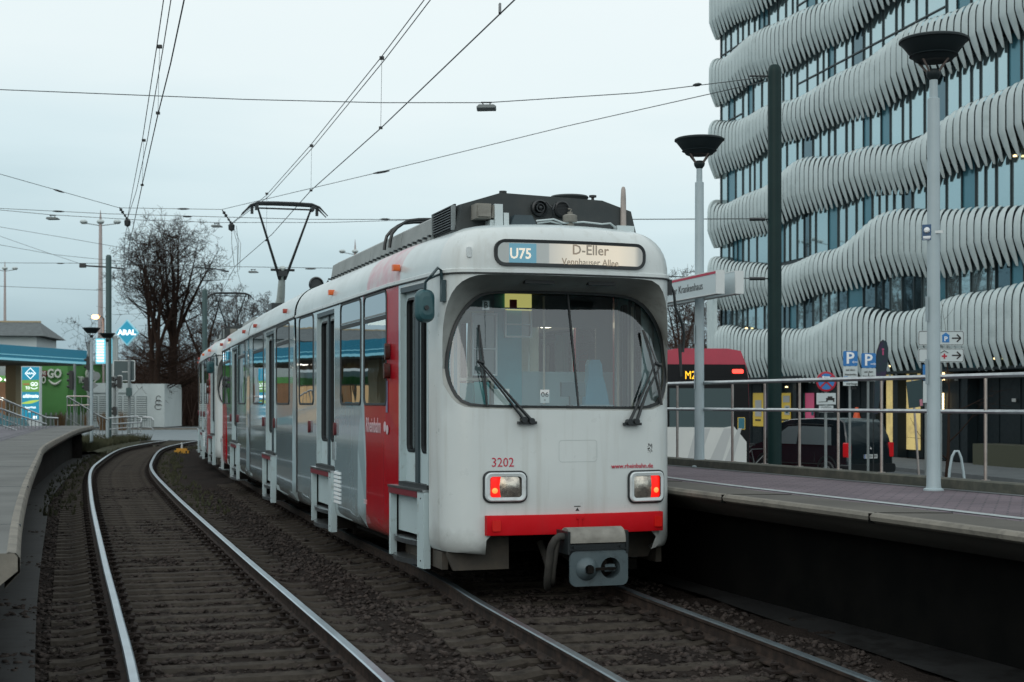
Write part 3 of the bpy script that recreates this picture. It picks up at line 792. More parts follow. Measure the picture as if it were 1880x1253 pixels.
    for i in range(n): b.add(rows[i]+rows[i+1], [(j, (j+1) % 6, 6+(j+1) % 6, 6+j) for j in range(6)])
    b.add(rows[0], [tuple(range(6))]); b.add(rows[-1], [tuple(range(6))[::-1]])
    bp = b.build('bumper', m_redflat, root, M, 30)
    for u0, u1 in ((899, 915), (1196, 1208)):
        p, q = F(u0, 953), F(u1, 973); b = MB(); x = (p[0]+q[0])/2; y = bow(x)*.75-.058
        b.prism(rrect(x, (za+zb)/2, abs(q[0]-p[0]), .10, .012, 3), 'y', y-.012, y); b.build('reflector', m_refl, bp, None, 30)
    b = MB(); x = F(1061, 960)[0]; b.box(x-.018, x+.018, bow(x)*.75-.064, bow(x)*.75-.054, za-.15, za-.02); b.box(x-.035, x+.035, bow(x)*.75-.066, bow(x)*.75-.054, za-.045, za-.02)
    b.build('bumper_seam', m_redflat, bp, None, 0)
    # markings
    pl = bp
    tf(923, 850, num, .085, .205, m_txtred, root_shell(root), .002, name='fleet_number')
    tf(1161, 856, 'www.rheinbahn.de', .042, .46, m_txtred, root_shell(root), .002, bold=.01)
    b = MB(); x, _, z = F(1060, 930); b.box(x-.032, x+.032, bow(x)-.002, bow(x)+.004, z-.004, z+.004)
    b.add([(x-.02, bow(x)-.002, z-.042), (x+.02, bow(x)-.002, z-.042), (x, bow(x)-.002, z-.012)], [(0, 1, 2)]); b.build('jacking_mark', m_txtdark, root, M, 0)
    # faint outline of a removed plate
    x0, _, z0 = F(1026, 849); x1, _, z1 = F(1096, 808); b = MB()
    P = rrect((x0+x1)/2, (z0+z1)/2, x1-x0, z1-z0, .03, 4); Q = rrect((x0+x1)/2, (z0+z1)/2, x1-x0-.006, z1-z0-.006, .028, 4)
    fring(b, P, Q, .0015, .0015); b.build('plate_outline', m_outline, root, M, 0)
    x, _, z = F(1193, 823); b = MB(); rr = random.Random(5)
    for _ in range(26):
        a, c = x+rr.uniform(-.022, .022), z+rr.uniform(-.045, .045); k = rr.uniform(.003, .009)
        b.add([(a-k, bow(a)-.002, c-k*.6), (a+k, bow(a)-.002, c-k), (a+k*.4, bow(a)-.002, c+k)], [(0, 1, 2)])
    b.build('sticker_residue', m_txtdark, root, M, 0)
    # bonnet rib / small grab plate above the screen on the left
    x, _, z = F(861, 463); b = MB(); b.prism(rrect(x, z, .04, .095, .012, 3), 'y', bow(x)-.012, bow(x)+.045); b.build('marker_plate', m_bezel, root, M, 40)
    # dark air vents in the surround above the screen
    for u0, u1, v0, v1 in ((962, 1015, 515, 521), (1078, 1126, 518, 524)):
        p = ray_local(u0, v1, lambda x, z: .17); q = ray_local(u1, v0, lambda x, z: .17)
        b = MB(); b.box(p[0], q[0], .13, .20, p[2], q[2]); 
        b.build('air_vent', m_rubber, root, M, 0)
    # coupler with its hinged cover
    cxl, _, zt = F(1045, 972); cxr = F(1150, 972)[0]; zc = F(1100, 1012)[2]; zbt = F(1100, 1075)[2]; cy = -.42
    # the coupler stands in front of the body, so it is placed from its own depth
    fc = lambda u, v: ray_local(u, v, lambda x, z: cy)
    xl, _, zt = fc(1046, 971); xr, _, _ = fc(1150, 971); zc = fc(1100, 1011)[2]; zb_ = fc(1100, 1076)[2]; xc = (xl+xr)/2
    b = MB(); hw = (fc(1153, 1020)[0]-fc(1047, 1020)[0])/2; xm = (fc(1153, 1020)[0]+fc(1047, 1020)[0])/2
    out_ = rrect(xm, (zc+zb_)/2, 2*hw, zc-zb_, .06, 5)
    rad = .092; c1 = fc(1077, 1045); c2 = fc(1121, 1043)
    def circ(c, r, n=20): return [(c[0]+r*math.cos(2*math.pi*k/n), c[2]+r*math.sin(2*math.pi*k/n)) for k in range(n)]
    H = circ(c2, rad*1.05)
    V, T = skin(out_, [H], [], [], [])
    b.add([(p[0], cy, p[1]) for p in V], T, 0); b.add([(p[0], cy+.03, p[1]) for p in V], T, 0)
    b.ring([(p[0], cy, p[1]) for p in out_], [(p[0], cy+.03, p[1]) for p in out_], 0)
    b.ring([(p[0], cy, p[1]) for p in H], [(p[0], cy+.16, p[1]) for p in H], 0); b.poly([(p[0], cy+.16, p[1]) for p in H], 1)
    Mx = Matrix.Translation((c1[0], cy, c1[2])) @ Matrix.Rotation(R(90), 4, 'X')
    b.lathe([(rad*1.15, 0), (rad*1.1, .012), (rad*.9, .03), (rad*.55, .07), (rad*.5, .075), (rad*.42, .04), (0, .04)], n=24, m=0, M=Mx)
    b.box(c1[0]-.02, c1[0]+.035, cy-.09, cy-.03, c1[2]-.03, c1[2]+.03, 1); b.box(c1[0]+.03, c2[0]+.03, cy-.05, cy-.02, c1[2]-.012, c1[2]+.012, 1)
    b.box(c2[0]-.045, c2[0]+.05, cy+.02, cy+.10, c2[2]-.035, c2[2]+.03, 0); b.box(c2[0]-.01, c2[0]+.045, cy-.01, cy+.05, c2[2]-.02, c2[2]+.012, 0)
    cp = b.build('coupler', [m_coupl, m_under], root, M, 40)
    b = MB()      # rolled cover over the head
    P = []; 
    for k in range(9): a = R(180-20*k*1.05); P.append((cy+.13+.13*math.cos(a), zt-.10+.10*math.sin(a)))
    P = [(cy-.0, zc+.07)]+P+[(cy+.27, zc+.07)]
    b.prism(P, 'x', xl+.005, xr-.005)
    b.build('coupler_cover', m_couplt, cp, None, 40)
    b = MB(); b.box(xl-.02, xl+.005, cy-.005, cy+.3, zc-.03, zt-.03); b.box(xr-.005, xr+.02, cy-.005, cy+.3, zc-.03, zt-.03)
    b.box(xl, xr, cy+.01, cy+.05, zc-.01, zc+.06); b.box(xl, xr, cy-.012, cy+.0, zc+.005, zc+.022)
    for q in (xl+.05, xr-.05): b.cyl((q, cy-.02, zc+.035), (q, cy+.02, zc+.035), .02, n=10)
    b.build('cover_bracket', m_black, cp, None, 30)
    b = MB(); b.beam((xm, cy+.03, (zc+zb_)/2), (xm-.02, 1.0, .42), .16, .14); b.beam((xm, .1, .5), (xm, .5, .62), .3, .1); b.build('drawbar', m_under, cp, None, 0)
    b = MB()
    for k, (du, rr_) in enumerate(((0, .036), (.05, .026))):
        q = fc(1022, 1000)
        H_ = catmull([(xl+.02, cy+.1, zt-.09), (xl-.06, cy+.11, zt-.08), (xl-.125+du, cy+.13, zt-.16), (xl-.14+du, cy+.16, zt-.32), (xl-.13+du, cy+.24, zt-.50), (xl-.08+du, cy+.36, zt-.57+du), (xl-.02, cy+.50, zt-.42), (xl, cy+.8, zt-.2)], .04)
        b.tube(H_, rr_, 10)
    b.build('air_hose', m_rubberg, cp, None, 60)
    # brown skirt boards behind the front apron
    b = MB(); b.prism([(-1.10, .30), (-1.04, .155), (-.50, .155), (-.50, .50), (-1.10, .50)], 'y', .28, .34); b.build('front_guard', m_undert, root, M, 30); b = MB(); b.prism([(1.08, .34), (1.02, .20), (.78, .20), (.78, .50), (1.08, .50)], 'y', .50, .54)
    for sd in (-1, 1): c_ = MB(); c_.box(min(sd*1.12, sd*1.06), max(sd*1.12, sd*1.06), .4, 2.0, .155, .32); c_.build('side_guard', m_undert, root, M, 0)
    b.build('front_guard', m_undert, root, M, 30)
    # mirrors: folded arm on the left, stalk on the right
    pr = Prof(7)
    b = MB(); q0 = Vector((-1.13, .22, 2.93)); 
    def lw(u, v, x=-1.36):        # photo pixel on a plane beside the body
        d_ = Vector(((u-940)/FPX, 1, -(v-HZ)/FPX)); o_ = Vector((0, 0, CH)); ca, sa = math.cos(TA), math.sin(TA); n_ = Vector((ca, sa, 0))
        t_ = (x-(o_-TO).dot(n_))/d_.dot(n_); p_ = o_+d_*t_-TO; return Vector((x, -p_.x*sa+p_.y*ca, p_.z))
    pm = lw(780, 562, -1.30)
    b.tube([(-1.145, .30, 2.74), (-1.165, .27, 2.95), (-1.20, .25, 2.97), (-1.26, pm.y-.1, 2.90), (-1.30, pm.y-.02, 2.84), (-1.305, pm.y, pm.z)], .014, 7); b.tube([(-1.165, .27, 2.92), (-1.24, .45, 2.88)], .011, 6)
    b.box(-1.165, -1.125, .24, .31, 2.66, 2.86)
    mr_ = b.build('mirror_arm', m_dkarm, root, M, 40)
    b = MB(); C = Vector((-1.30, pm.y, pm.z)); 
    # shell: rounded pad facing the viewer, glass on the far side
    n_ = 16
    P = rrect(0, 0, .19, .31, .07, 6); Mx = Matrix.Translation(C) @ Matrix.Rotation(R(12), 4, 'Z')
    rows = [[Mx @ Vector((x*k, yy, z*k)) for x, z in P] for k, yy in ((.55, -.055), (.82, -.045), (.96, -.02), (1, .01), (.96, .03))]
    b.poly(rows[0]); 
    for a, c in zip(rows, rows[1:]): b.ring(a, c)
    b.poly(rows[-1][::-1]); b.build('mirror_housing', m_teal, mr_, None, 50)
    b = MB(); b.cyl(C+Vector((0, -.05, -.02)), C+Vector((0, -.075, -.02)), .022, n=10); b.build('mirror_joint', m_black, mr_, None, 50)
    b = MB(); b.tube([(1.17, .34, 2.92), (1.22, .32, 2.80), (1.235, .32, 2.66), (1.31, .34, 2.52), (1.35, .36, 2.40), (1.335, .36, 2.22)], .014, 7); b.box(1.135, 1.19, .30, .36, 2.78, 2.93)
    b.tube([(1.30, .36, 2.3), (1.315, .36, 1.98)], [.018, .012], 6)
    b.build('mirror_stalk', m_black, root, M, 40)
def root_shell(root):
    for c in root.children:
        if c.name.startswith('body_shell'): return c

m_display = bpy.data.materials.new('backlit_display'); m_display.use_nodes = True
def _disp():
    t = m_display.node_tree; n = t.nodes; l = t.links; b = n['Principled BSDF']; b.inputs['Base Color'].default_value = (.4, .4, .38, 1); b.inputs['Roughness'].default_value = .4
    tc = n.new('ShaderNodeTexCoord'); sp = n.new('ShaderNodeSeparateXYZ'); l.new(tc.outputs['Object'], sp.inputs[0])
    x0, x1 = F(907, 467)[0], F(1184, 467)[0]
    mr = n.new('ShaderNodeMapRange'); mr.inputs['From Min'].default_value = x0; mr.inputs['From Max'].default_value = x1; l.new(sp.outputs[0], mr.inputs['Value'])
    r = n.new('ShaderNodeValToRGB'); e = r.color_ramp.elements; e[0].position = 0; e[0].color = (.20, .24, .25, 1); e[1].position = 1; e[1].color = (.25, .25, .24, 1)
    for p, c in ((.09, (.22, .25, .25)), (.34, (.30, .33, .33)), (.345, (.55, .53, .48)), (.50, (.88, .78, .62)), (.80, (1.0, .86, .66)), (.92, (.80, .73, .60)), (.955, (.28, .28, .26))):
        q = e.new(p); q.color = (*c, 1)
    l.new(mr.outputs[0], r.inputs[0]); l.new(r.outputs[0], b.inputs['Emission Color']); b.inputs['Emission Strength'].default_value = .68
_disp()
m_dispblue = mat('blue_route_field', (.05, .16, .24), .5, emit=(.10, .30, .40), estr=.75)
m_dispwhite = mat('lit_white_lettering', (.7, .7, .65), .5, emit=(1, .86, .68), estr=.72)
m_dispgrey = mat('display_grey_lettering', (.16, .14, .12), .6, emit=(.45, .36, .25), estr=.35)
m_glassdisp = glass('display_glass', (.95, .96, .95), .03, 1.45)
m_bezel = mat('pale_headlight_bezel', (.55, .60, .61), .3, noise=((.40, .42, .42), 9, .5, .8))
m_refl = mat('red_reflector', (.60, .012, .008), .3, coat=.3)
m_outline = mat('faint_outline', (.36, .41, .41), .6)
m_rubberg = mat('grey_rubber_hose', (.030, .030, .028), .8, spec=.2, noise=((.055, .053, .048), 6, .4, .7))
m_dkarm = mat('dark_teal_arm', (.015, .04, .048), .4)

def saloon(root, M, Ln, full):
    """driver's cab and the passenger saloon behind it"""
    b = MB()     # partition: door, posts and upper light
    yp = 1.72
    b.box(-1.14, -.72, yp, yp+.04, .9, 2.9, 0); b.box(-.72, -.60, yp-.02, yp+.05, .9, 2.9, 0)
    b.box(-.20, -.02, yp-.03, yp+.05, .9, 2.9, 0); b.box(-.60, -.20, yp, yp+.04, .9, 1.55, 0); b.box(-.60, -.2, yp, yp+.04, 2.68, 2.9, 1)
    b.box(-.02, .10, yp-.03, yp+.05, .9, 2.9, 0); b.box(.10, 1.14, yp, yp+.04, .9, 2.05, 1); b.box(.10, 1.14, yp, yp+.04, 2.52, 2.9, 3); b.box(.95, 1.14, yp, yp+.04, 2.05, 2.52, 3)
    b.box(-.60, -.57, yp-.01, yp+.05, 1.55, 2.68, 2); b.box(-.23, -.20, yp-.01, yp+.05, 1.55, 2.68, 2); b.box(-.57, -.23, yp-.01, yp+.05, 1.95, 1.98, 2)
    b.build('cab_partition', [m_int, m_intl, m_handrail, m_cabdark], root, M, 0)
    wp_ = lambda u, v: ray_local(u, v, lambda x, z: yp-.04)
    b = MB()
    for (u0, u1, v0, v1) in ((866, 912, 576, 690), (926, 976, 566, 620)):
        p, q = wp_(u0, v1), wp_(u1, v0); x0_, x1_, z0_, z1_ = p[0], q[0], p[2], q[2]; t_ = .018
        b.box(x0_, x0_+t_, yp-.06, yp-.01, z0_, z1_); b.box(x1_-t_, x1_, yp-.06, yp-.01, z0_, z1_); b.box(x0_, x1_, yp-.061, yp-.009, z1_-t_, z1_); b.box(x0_, x1_, yp-.061, yp-.009, z0_, z0_+t_); b.box(x0_, x1_, yp-.05, yp-.03, lerp(z0_, z1_, .42), lerp(z0_, z1_, .42)+.014)
        b.box(x0_+t_, x1_-t_, yp-.028, yp-.02, z0_+t_, z1_-t_, 1)
    b.build('partition_window', [m_intframe, m_intpane], root, M, 0)
    p, q = wp_(997, 742), wp_(999, 545); b = MB(); b.cyl((p[0], yp-.07, p[2]), (p[0], yp-.07, q[2]), .013, n=8); b.build('cab_pole', m_handrail, root, M, 40)
    b = MB(); b.cyl((-.85, 1.0, 1.0), (-.85, 1.0, 2.6), .014, n=8); b.build('grab_pole', m_handrail, root, M, 40)
    b = MB(); b.box(-.98, .98, .32, .66, 1.38, 1.62); b.box(-.9, .95, .28, .45, .9, 1.38); b.box(.2, .62, .42, .62, 1.62, 1.70); b.box(.11, .36, .50, .54, 1.78, 1.92, 1); b.box(.2, .26, .5, .54, 1.62, 1.78, 1); b.box(-.42, -.26, 1.0, 1.1, 1.62, 1.86, 2); b.box(-.44, -.24, .8, 1.2, 1.3, 1.62, 2)
    b.build('dashboard', [m_intl2, m_teal, m_intwhite], root, M, 0)
    b = MB()      # driver's seat
    rows = []
    for z, w_, y in ((1.30, .21, 1.30), (1.45, .23, 1.31), (1.7, .22, 1.35), (1.90, .17, 1.38), (2.0, .13, 1.40), (2.12, .12, 1.41), (2.17, .08, 1.415)):
        rows.append([(.80+x*w_*.72, y+dy, z) for x, dy in ((-1, .0), (-.85, -.05), (0, -.03), (.85, -.05), (1, 0), (.8, .07), (-.8, .07))])
    for p, q in zip(rows, rows[1:]): b.ring(p, q)
    b.poly(rows[-1]); b.prism(rrect(.80, 1.25, .40, .12, .05, 4), 'y', .85, 1.30); b.cyl((.80, 1.08, .9), (.80, 1.08, 1.2), .06, n=10)
    b.build('driver_seat', m_seat, root, M, 50)
    b = MB(); b.box(-1.1, 1.1, .5, Ln-.05, 2.86, 2.90); b.build('ceiling', m_intwarm, root, M, 0)
    # notice in the screen, small placards, lit route poster
    p = ray_local(1001, 728, ws); b = MB(); b.box(p[0]-.045, p[0]+.045, p[1]+.012, p[1]+.016, p[2]-.062, p[2]+.062); nt_ = b.build('course_card', m_card, root, M, 0)
    text('06', .045, m_txtdark, nt_, basis((p[0], p[1]+.009, p[2]+.015), (1, 0, 0), (0, .1, 1)), .072, ext=.001); text('H', .02, m_txtdark, nt_, basis((p[0], p[1]+.010, p[2]-.036), (1, 0, 0), (0, .1, 1)), .014, ext=.001)
    p = ray_local(892, 561, lambda x, z: .6); b = MB(); b.box(p[0]-.035, p[0]+.035, .6, .604, p[2]-.045, p[2]+.045); nb = b.build('letter_card', m_card, root, M, 0)
    text('B', .06, m_txtdark, nb, basis((p[0], .597, p[2]), (1, 0, 0), (0, 0, 1)), .038, bold=.02, ext=.001)
    p = ray_local(952, 556, lambda x, z: 1.66); b = MB(); b.box(p[0]-.145, p[0]+.145, 1.66, 1.68, p[2]-.08, p[2]+.14); ps = b.build('lit_notice', m_poster, root, M, 0)
    b = MB(); b.box(p[0]-.10, p[0]-.02, 1.652, 1.657, p[2]-.06, p[2]+.03); b.build('notice_picture', m_txtred, ps, None, 0)
    b = MB()
    for k in range(3 if full else 2):
        y = 2.6+k*1.9
        b.box(-.25, .25, y, y+1.2, 2.835, 2.852)
    b.build('ceiling_lamp', m_ceil, root, M, 0)
    for y in (2.5, 3.4, 4.3, 6.6):
        for x in (-.85, -.42, .42, .85):
            if abs(x) < .5 and y > 6: continue
            s_ = MB(); s_.prism(rrect(x, 1.33, .40, .10, .03, 3), 'y', y, y+.42); s_.prism([(y+.38, 1.33), (y+.44, 1.33), (y+.52, 1.95), (y+.47, 1.97)], 'x', x-.19, x+.19); s_.box(x-.04, x+.04, y+.1, y+.35, .9, 1.29)
            s_.build('passenger_seat', m_seat, root, M, 40)
m_intwhite = mat('pale_console', (.6, .62, .6), .6); m_intframe = mat('pale_window_frame', (.75, .8, .8), .5); m_intpane = mat('dim_pane', (.20, .22, .22), .15)
m_intl2 = mat('grey_dashboard', (.16, .24, .27), .6)
m_cabdark = mat('brown_cab_panel', (.045, .075, .08), .6)
m_card = mat('white_card', (.65, .68, .68), .6)
m_poster = mat('yellow_lit_notice', (.5, .45, .1), .6, emit=(.80, .70, .22), estr=.55)
m_ceil = emis('warm_ceiling_lamp', (1, .84, .60), 5)

def side_details(root, M, Ln, full):
    # marker lamps on the roof edge, door buttons, vents, seam strips and the company name in the red field
    for sd in (-1, 1):
        for y, mt in ((1.62, m_orange), (5.05, m_orange)):
            b = MB(); x = sd*(TW-.03); b.prism(rrect(y, 3.09, .075, .065, .012, 3), 'x', min(x, x+sd*.07), max(x, x+sd*.07)); b.build('marker_lamp', mt, root, M, 40)
        for y in (4.78, 6.55):
            b = MB(); b.prism(rrect(y, 1.40, .07, .16, .034, 4), 'x', min(sd*TW, sd*(TW+.03)), max(sd*TW, sd*(TW+.03))); b.build('door_button', m_btn, root, M, 40)
        b = MB()
        for k in range(2):
            for j in range(8): b.box(min(sd*TW, sd*(TW+.012)), max(sd*TW, sd*(TW+.012)), 4.50+k*.20, 4.66+k*.20, .50+j*.05, .53+j*.05)
        b.build('louvre', m_txtwhite, root, M, 0)
        b = MB(); x = sd*(TW+.001)
        b.prism(rrect(1.93, 2.25, .06, .17, .03, 5), 'x', min(x, x+sd*.05), max(x, x+sd*.05)); b.prism(rrect(1.93, 2.05, .065, .16, .03, 5), 'x', min(x, x+sd*.06), max(x, x+sd*.06))
        b.build('turn_indicator', m_indic, root, M, 50)
    sh = root_shell(root)
    Mw = lambda y, z, s_=-1: basis((-TW-.003, y, z), (0, -1, 0), (0, 0, 1))
    text('Rheinbahn', .16, m_txtpink, sh, Mw(2.68, 1.47), .72, .01, ext=.001)
    b = MB(); b.lathe([(.055, 0), (.055, .003), (.04, .003)], n=16, M=Matrix.Translation((-TW-.001, 2.13, 1.47)) @ Matrix.Rotation(R(-90), 4, 'Y')); b.lathe([(.05, 0), (.05, .003), (.035, .003)], n=16, M=Matrix.Translation((-TW-.001, 2.02, 1.44)) @ Matrix.Rotation(R(-90), 4, 'Y')); b.build('emblem', m_txtpink, sh, None, 0)
    b = MB(); b.box(-TW-.004, -TW-.002, 2.0, 2.08, 1.62, 1.95); b.build('blue_sticker', mat('blue_sticker', (.16, .15, .24), .5), sh, None, 0) if full else None
    text('3202', .05, m_txtpink, sh, Mw(3.08, .62), .16, ext=.001)
    b = MB(); b.box(-TW-.02, -TW, 4.86, 4.90, 1.02, 1.24); b.build('handle_slot', m_steel, root, M, 0)

m_btn = mat('dark_red_button', (.10, .008, .012), .35)
m_indic = mat('amber_brown_lens', (.04, .010, .006), .25, coat=.3, noise=((.10, .016, .008), 9, .45, .7))

def roof_gear(root, M, full=True):
    # air unit behind the display
    b = MB()
    def sl(k): return [(x*k, z) for x, z in ((-.95, 3.34), (-.905, 3.61), (-.51, 3.735), (.016, 3.72), (.55, 3.705), (.86, 3.61), (.93, 3.34))]
    rows = [[(x, y, z) for x, z in sl(k)] for y, k in ((.52, .985), (.58, 1.0), (1.36, 1.0), (1.42, .97))]
    for p, q in zip(rows, rows[1:]): b.ring(p, q)
    b.poly(rows[0]); b.poly(rows[-1][::-1])
    au = b.build('roof_air_unit', m_darkroof, root, M, 22)
    b = MB(); P_ = [(-.955, 3.38), (-.945, 3.62), (-.925, 3.62), (-.935, 3.38)]; b.prism(P_, 'y', .60, 1.32, 0)
    for k in range(9): b.box(-.975, -.945, .63, 1.29, 3.395+k*.025, 3.405+k*.025, 1)
    b.box(-.975, -.935, .585, .61, 3.37, 3.605, 2); b.box(-.975, -.935, 1.305, 1.33, 3.37, 3.605, 2)
    b.build('intake_grille', [m_rubber, m_black, m_grey], au, None, 0)
    for x in (-.12, .106):
        b = MB(); Mx = Matrix.Translation((x, .52, 3.60)) @ Matrix.Rotation(R(90), 4, 'X')
        b.lathe([(.082, -.05), (.082, .05), (.066, .06), (.062, .02), (0, .02)], n=20, M=Mx)
        if x > 0:
            for k in range(-4, 5): h = math.sqrt(.0045-(k*.0145)**2); b.box(x-h, x+h, .462, .468, 3.60+k*.0145-.002, 3.60+k*.0145+.002)
        else: b.lathe([(.050, .0), (.042, .065), (.034, .065), (.026, .04)], n=20, M=Mx); b.lathe([(.020, .04), (.016, .07), (0, .075)], n=14, M=Mx)
        b.build('blower', m_black, au, None, 40)
    b = MB(); b.tube([(-.06, .46, 3.66), (-.02, .42, 3.60), (0, .44, 3.52), (-.08, .44, 3.47)], .008, 5); b.tube([(.03, .46, 3.65), (-.01, .42, 3.58), (.02, .44, 3.50)], .008, 5); b.build('cable', m_black, au, None, 40)
    b = MB(); b.lathe([(.15, 0), (.185, .06), (.195, .075), (.185, .09), (.12, .085), (0, .07)], (.376, 1.0, 3.715), 28); b.build('roof_fan', m_darkroof, au, None, 40)
    for x, y in ((-.36, .9), (.59, .9)):
        b = MB(); z = 3.725; b.cyl((x, y, z), (x, y, z+.07), .016, n=8); b.cyl((x, y, z+.065), (x, y, z+.085), .038, n=12); b.build('lifting_lug', m_black, au, None, 40)
    # front roof clutter: lamp box, bracket, aerial hood, warning lamp, cables
    b = MB(); b.box(-.80, -.655, .34, .56, 3.46, 3.60); b.box(-.79, -.665, .32, .34, 3.475, 3.585); b.beam((-.64, .42, 3.53), (-.565, .42, 3.52), .13, .12)
    b.build('roof_lamp_box', m_couplt, root, M, 0)
    b = MB(); b.prism([(.33, 3.36), (.34, 3.60), (.38, 3.60), (.46, 3.50), (.50, 3.36)], 'x', -.62, -.54); b.prism([(.33, 3.38), (.34, 3.52), (.40, 3.52), (.46, 3.38)], 'x', -.53, -.48); b.box(-.66, -.50, .36, .56, 3.36, 3.45); b.build('bracket', m_roofw, root, M, 30)
    b = MB(); b.prism([(-.47, 3.40), (-.43, 3.50), (-.26, 3.50), (-.21, 3.40)], 'y', .30, .46); b.build('aerial_hood', m_dkblue, root, M, 30)
    b = MB(); b.lathe([(.065, 0), (.07, .01), (.07, .065), (.05, .075), (.025, .08), (.025, .10), (0, .105)], (.13, .32, 3.45), 18); b.tube([(.13, .32, 3.55), (.145, .32, 3.575), (.11, .32, 3.58)], .007, 5); b.cyl((.13, .32, 3.40), (.13, .32, 3.455), .04, n=10); b.build('warning_lamp', m_couplt, root, M, 40)
    b = MB(); b.tube([(-.22, .30, 3.45), (-.05, .28, 3.47), (.06, .30, 3.44), (.25, .28, 3.455), (.45, .30, 3.445), (.55, .33, 3.46), (.62, .38, 3.43)], .009, 6); b.tube([(-.2, .33, 3.43), (-.08, .3, 3.45), (.05, .32, 3.43)], .009, 6); b.build('roof_cable', m_roofw, root, M, 40)
    b = MB(); b.box(.66, .84, .42, .58, 3.36, 3.455, 0); b.lathe([(.030, 0), (.027, .28), (.022, .37), (.014, .395), (0, .40)], (.757, .50, 3.45), 14, 1); b.build('antenna', [m_roofw, m_antenna], root, M, 50)
    # long grey duct behind the unit, with the folded spare collector on top
    def duct(y0, y1, k=1.0, zt=3.665):
        return [(-.90*k, 3.36), (-.86*k, zt-.05), (-.78*k, zt), (.78*k, zt), (.86*k, zt-.05), (.90*k, 3.36)]
    b = MB()
    for y0, y1 in ((1.44, 3.0), (3.01, 4.6), (4.61, 6.2), (6.21, 7.05)): b.prism(duct(y0, y1), 'y', y0, y1)
    d = b.build('roof_duct', m_duct, root, M, 25)
    b = MB(); b.prism(duct(0, 0, .93, 3.60), 'y', 7.06, 7.40); b.build('duct_end_box', m_darkroof, root, M, 25)
    for k in range(26): b = MB(); b.box(-.935, -.895, 1.6+k*.215, 1.655+k*.215, 3.415, 3.435); b.build('duct_clip', m_black, d, None, 0)
    b = MB()
    P = catmull([(-.96, 0, -.26), (-.93, 0, -.10), (-.80, 0, .02), (-.62, 0, .07), (0, 0, .08), (.62, 0, .07), (.80, 0, .02), (.93, 0, -.10), (.96, 0, -.26)], .08)
    for y in (3.22, 3.48): b.tube([(x, y, 3.73+z) for x, _, z in P], .020, 6)
    b.beam((-.5, 3.3, 3.75), (-.1, 5.2, 3.71), .045, .045); b.beam((.5, 3.3, 3.75), (.1, 5.2, 3.71), .045, .045); b.box(-.55, -.45, 3.2, 3.5, 3.66, 3.78); b.box(.45, .55, 3.2, 3.5, 3.66, 3.78)
    b.build('folded_collector', m_black, root, M, 40)

def pantograph(root, Mw):
    """Mw: root-local matrix at the foot of the pantograph, y pointing to the rear, z = rail level"""
    b = MB(); b.box(-.45, .45, -.9, .9, 3.42, 3.50); b.box(-.5, .5, -.75, -.65, 3.35, 3.58); b.box(-.5, .5, .65, .75, 3.35, 3.58)
    p = b.build('pantograph', m_black, root, Mw, 30)
    b = MB(); b.tube([(0, 1.0, 3.5), (0, .35, 4.1), (0, 0, 4.70)], [.12, .09, .065], 8); b.build('lower_arm', m_paintarm, p, None, 50)
    b = MB()
    for sx in (-1, 1): b.tube([(sx*.05, .1, 4.45), (sx*.12, 0, 4.62), (sx*.57, -.35, 5.93)], [.045, .032, .022], 7)
    b.cyl((-.26, 0, 4.64), (.26, 0, 4.64), .028, n=8); b.box(-.10, .10, -.05, .08, 4.5, 4.62)
    b.build('upper_arm', m_black, p, None, 40)
    b = MB()
    for yy in (-.52, -.26):
        P = [(-.92, -.20), (-.84, -.12), (-.74, -.02), (-.58, .04), (-.2, .05), (.2, .05), (.58, .04), (.74, -.02), (.84, -.12), (.92, -.20)]
        b.tube([(x, yy, 5.99+z) for x, z in P], [.012, .014, .026, .032, .034, .034, .032, .026, .014, .012], 6)
    b.cyl((-.6, -.39, 5.93), (.6, -.39, 5.93), .02, n=6)
    for sx in (-1, 1): b.box(sx*.60-.03, sx*.60+.03, -.54, -.24, 5.90, 6.0); b.box(sx*.70-.03, sx*.70+.03, -.42, -.36, 5.80, 5.97)
    b.build('collector_head', m_black, p, None, 40)
m_paintarm = mat('pale_arm_paint', (.40, .46, .45), .5, dirt=((.15, .14, .12), 6, .55, .85))
m_antenna = mat('beige_antenna', (.38, .33, .30), .5, noise=((.28, .25, .23), 6, .4, .7))

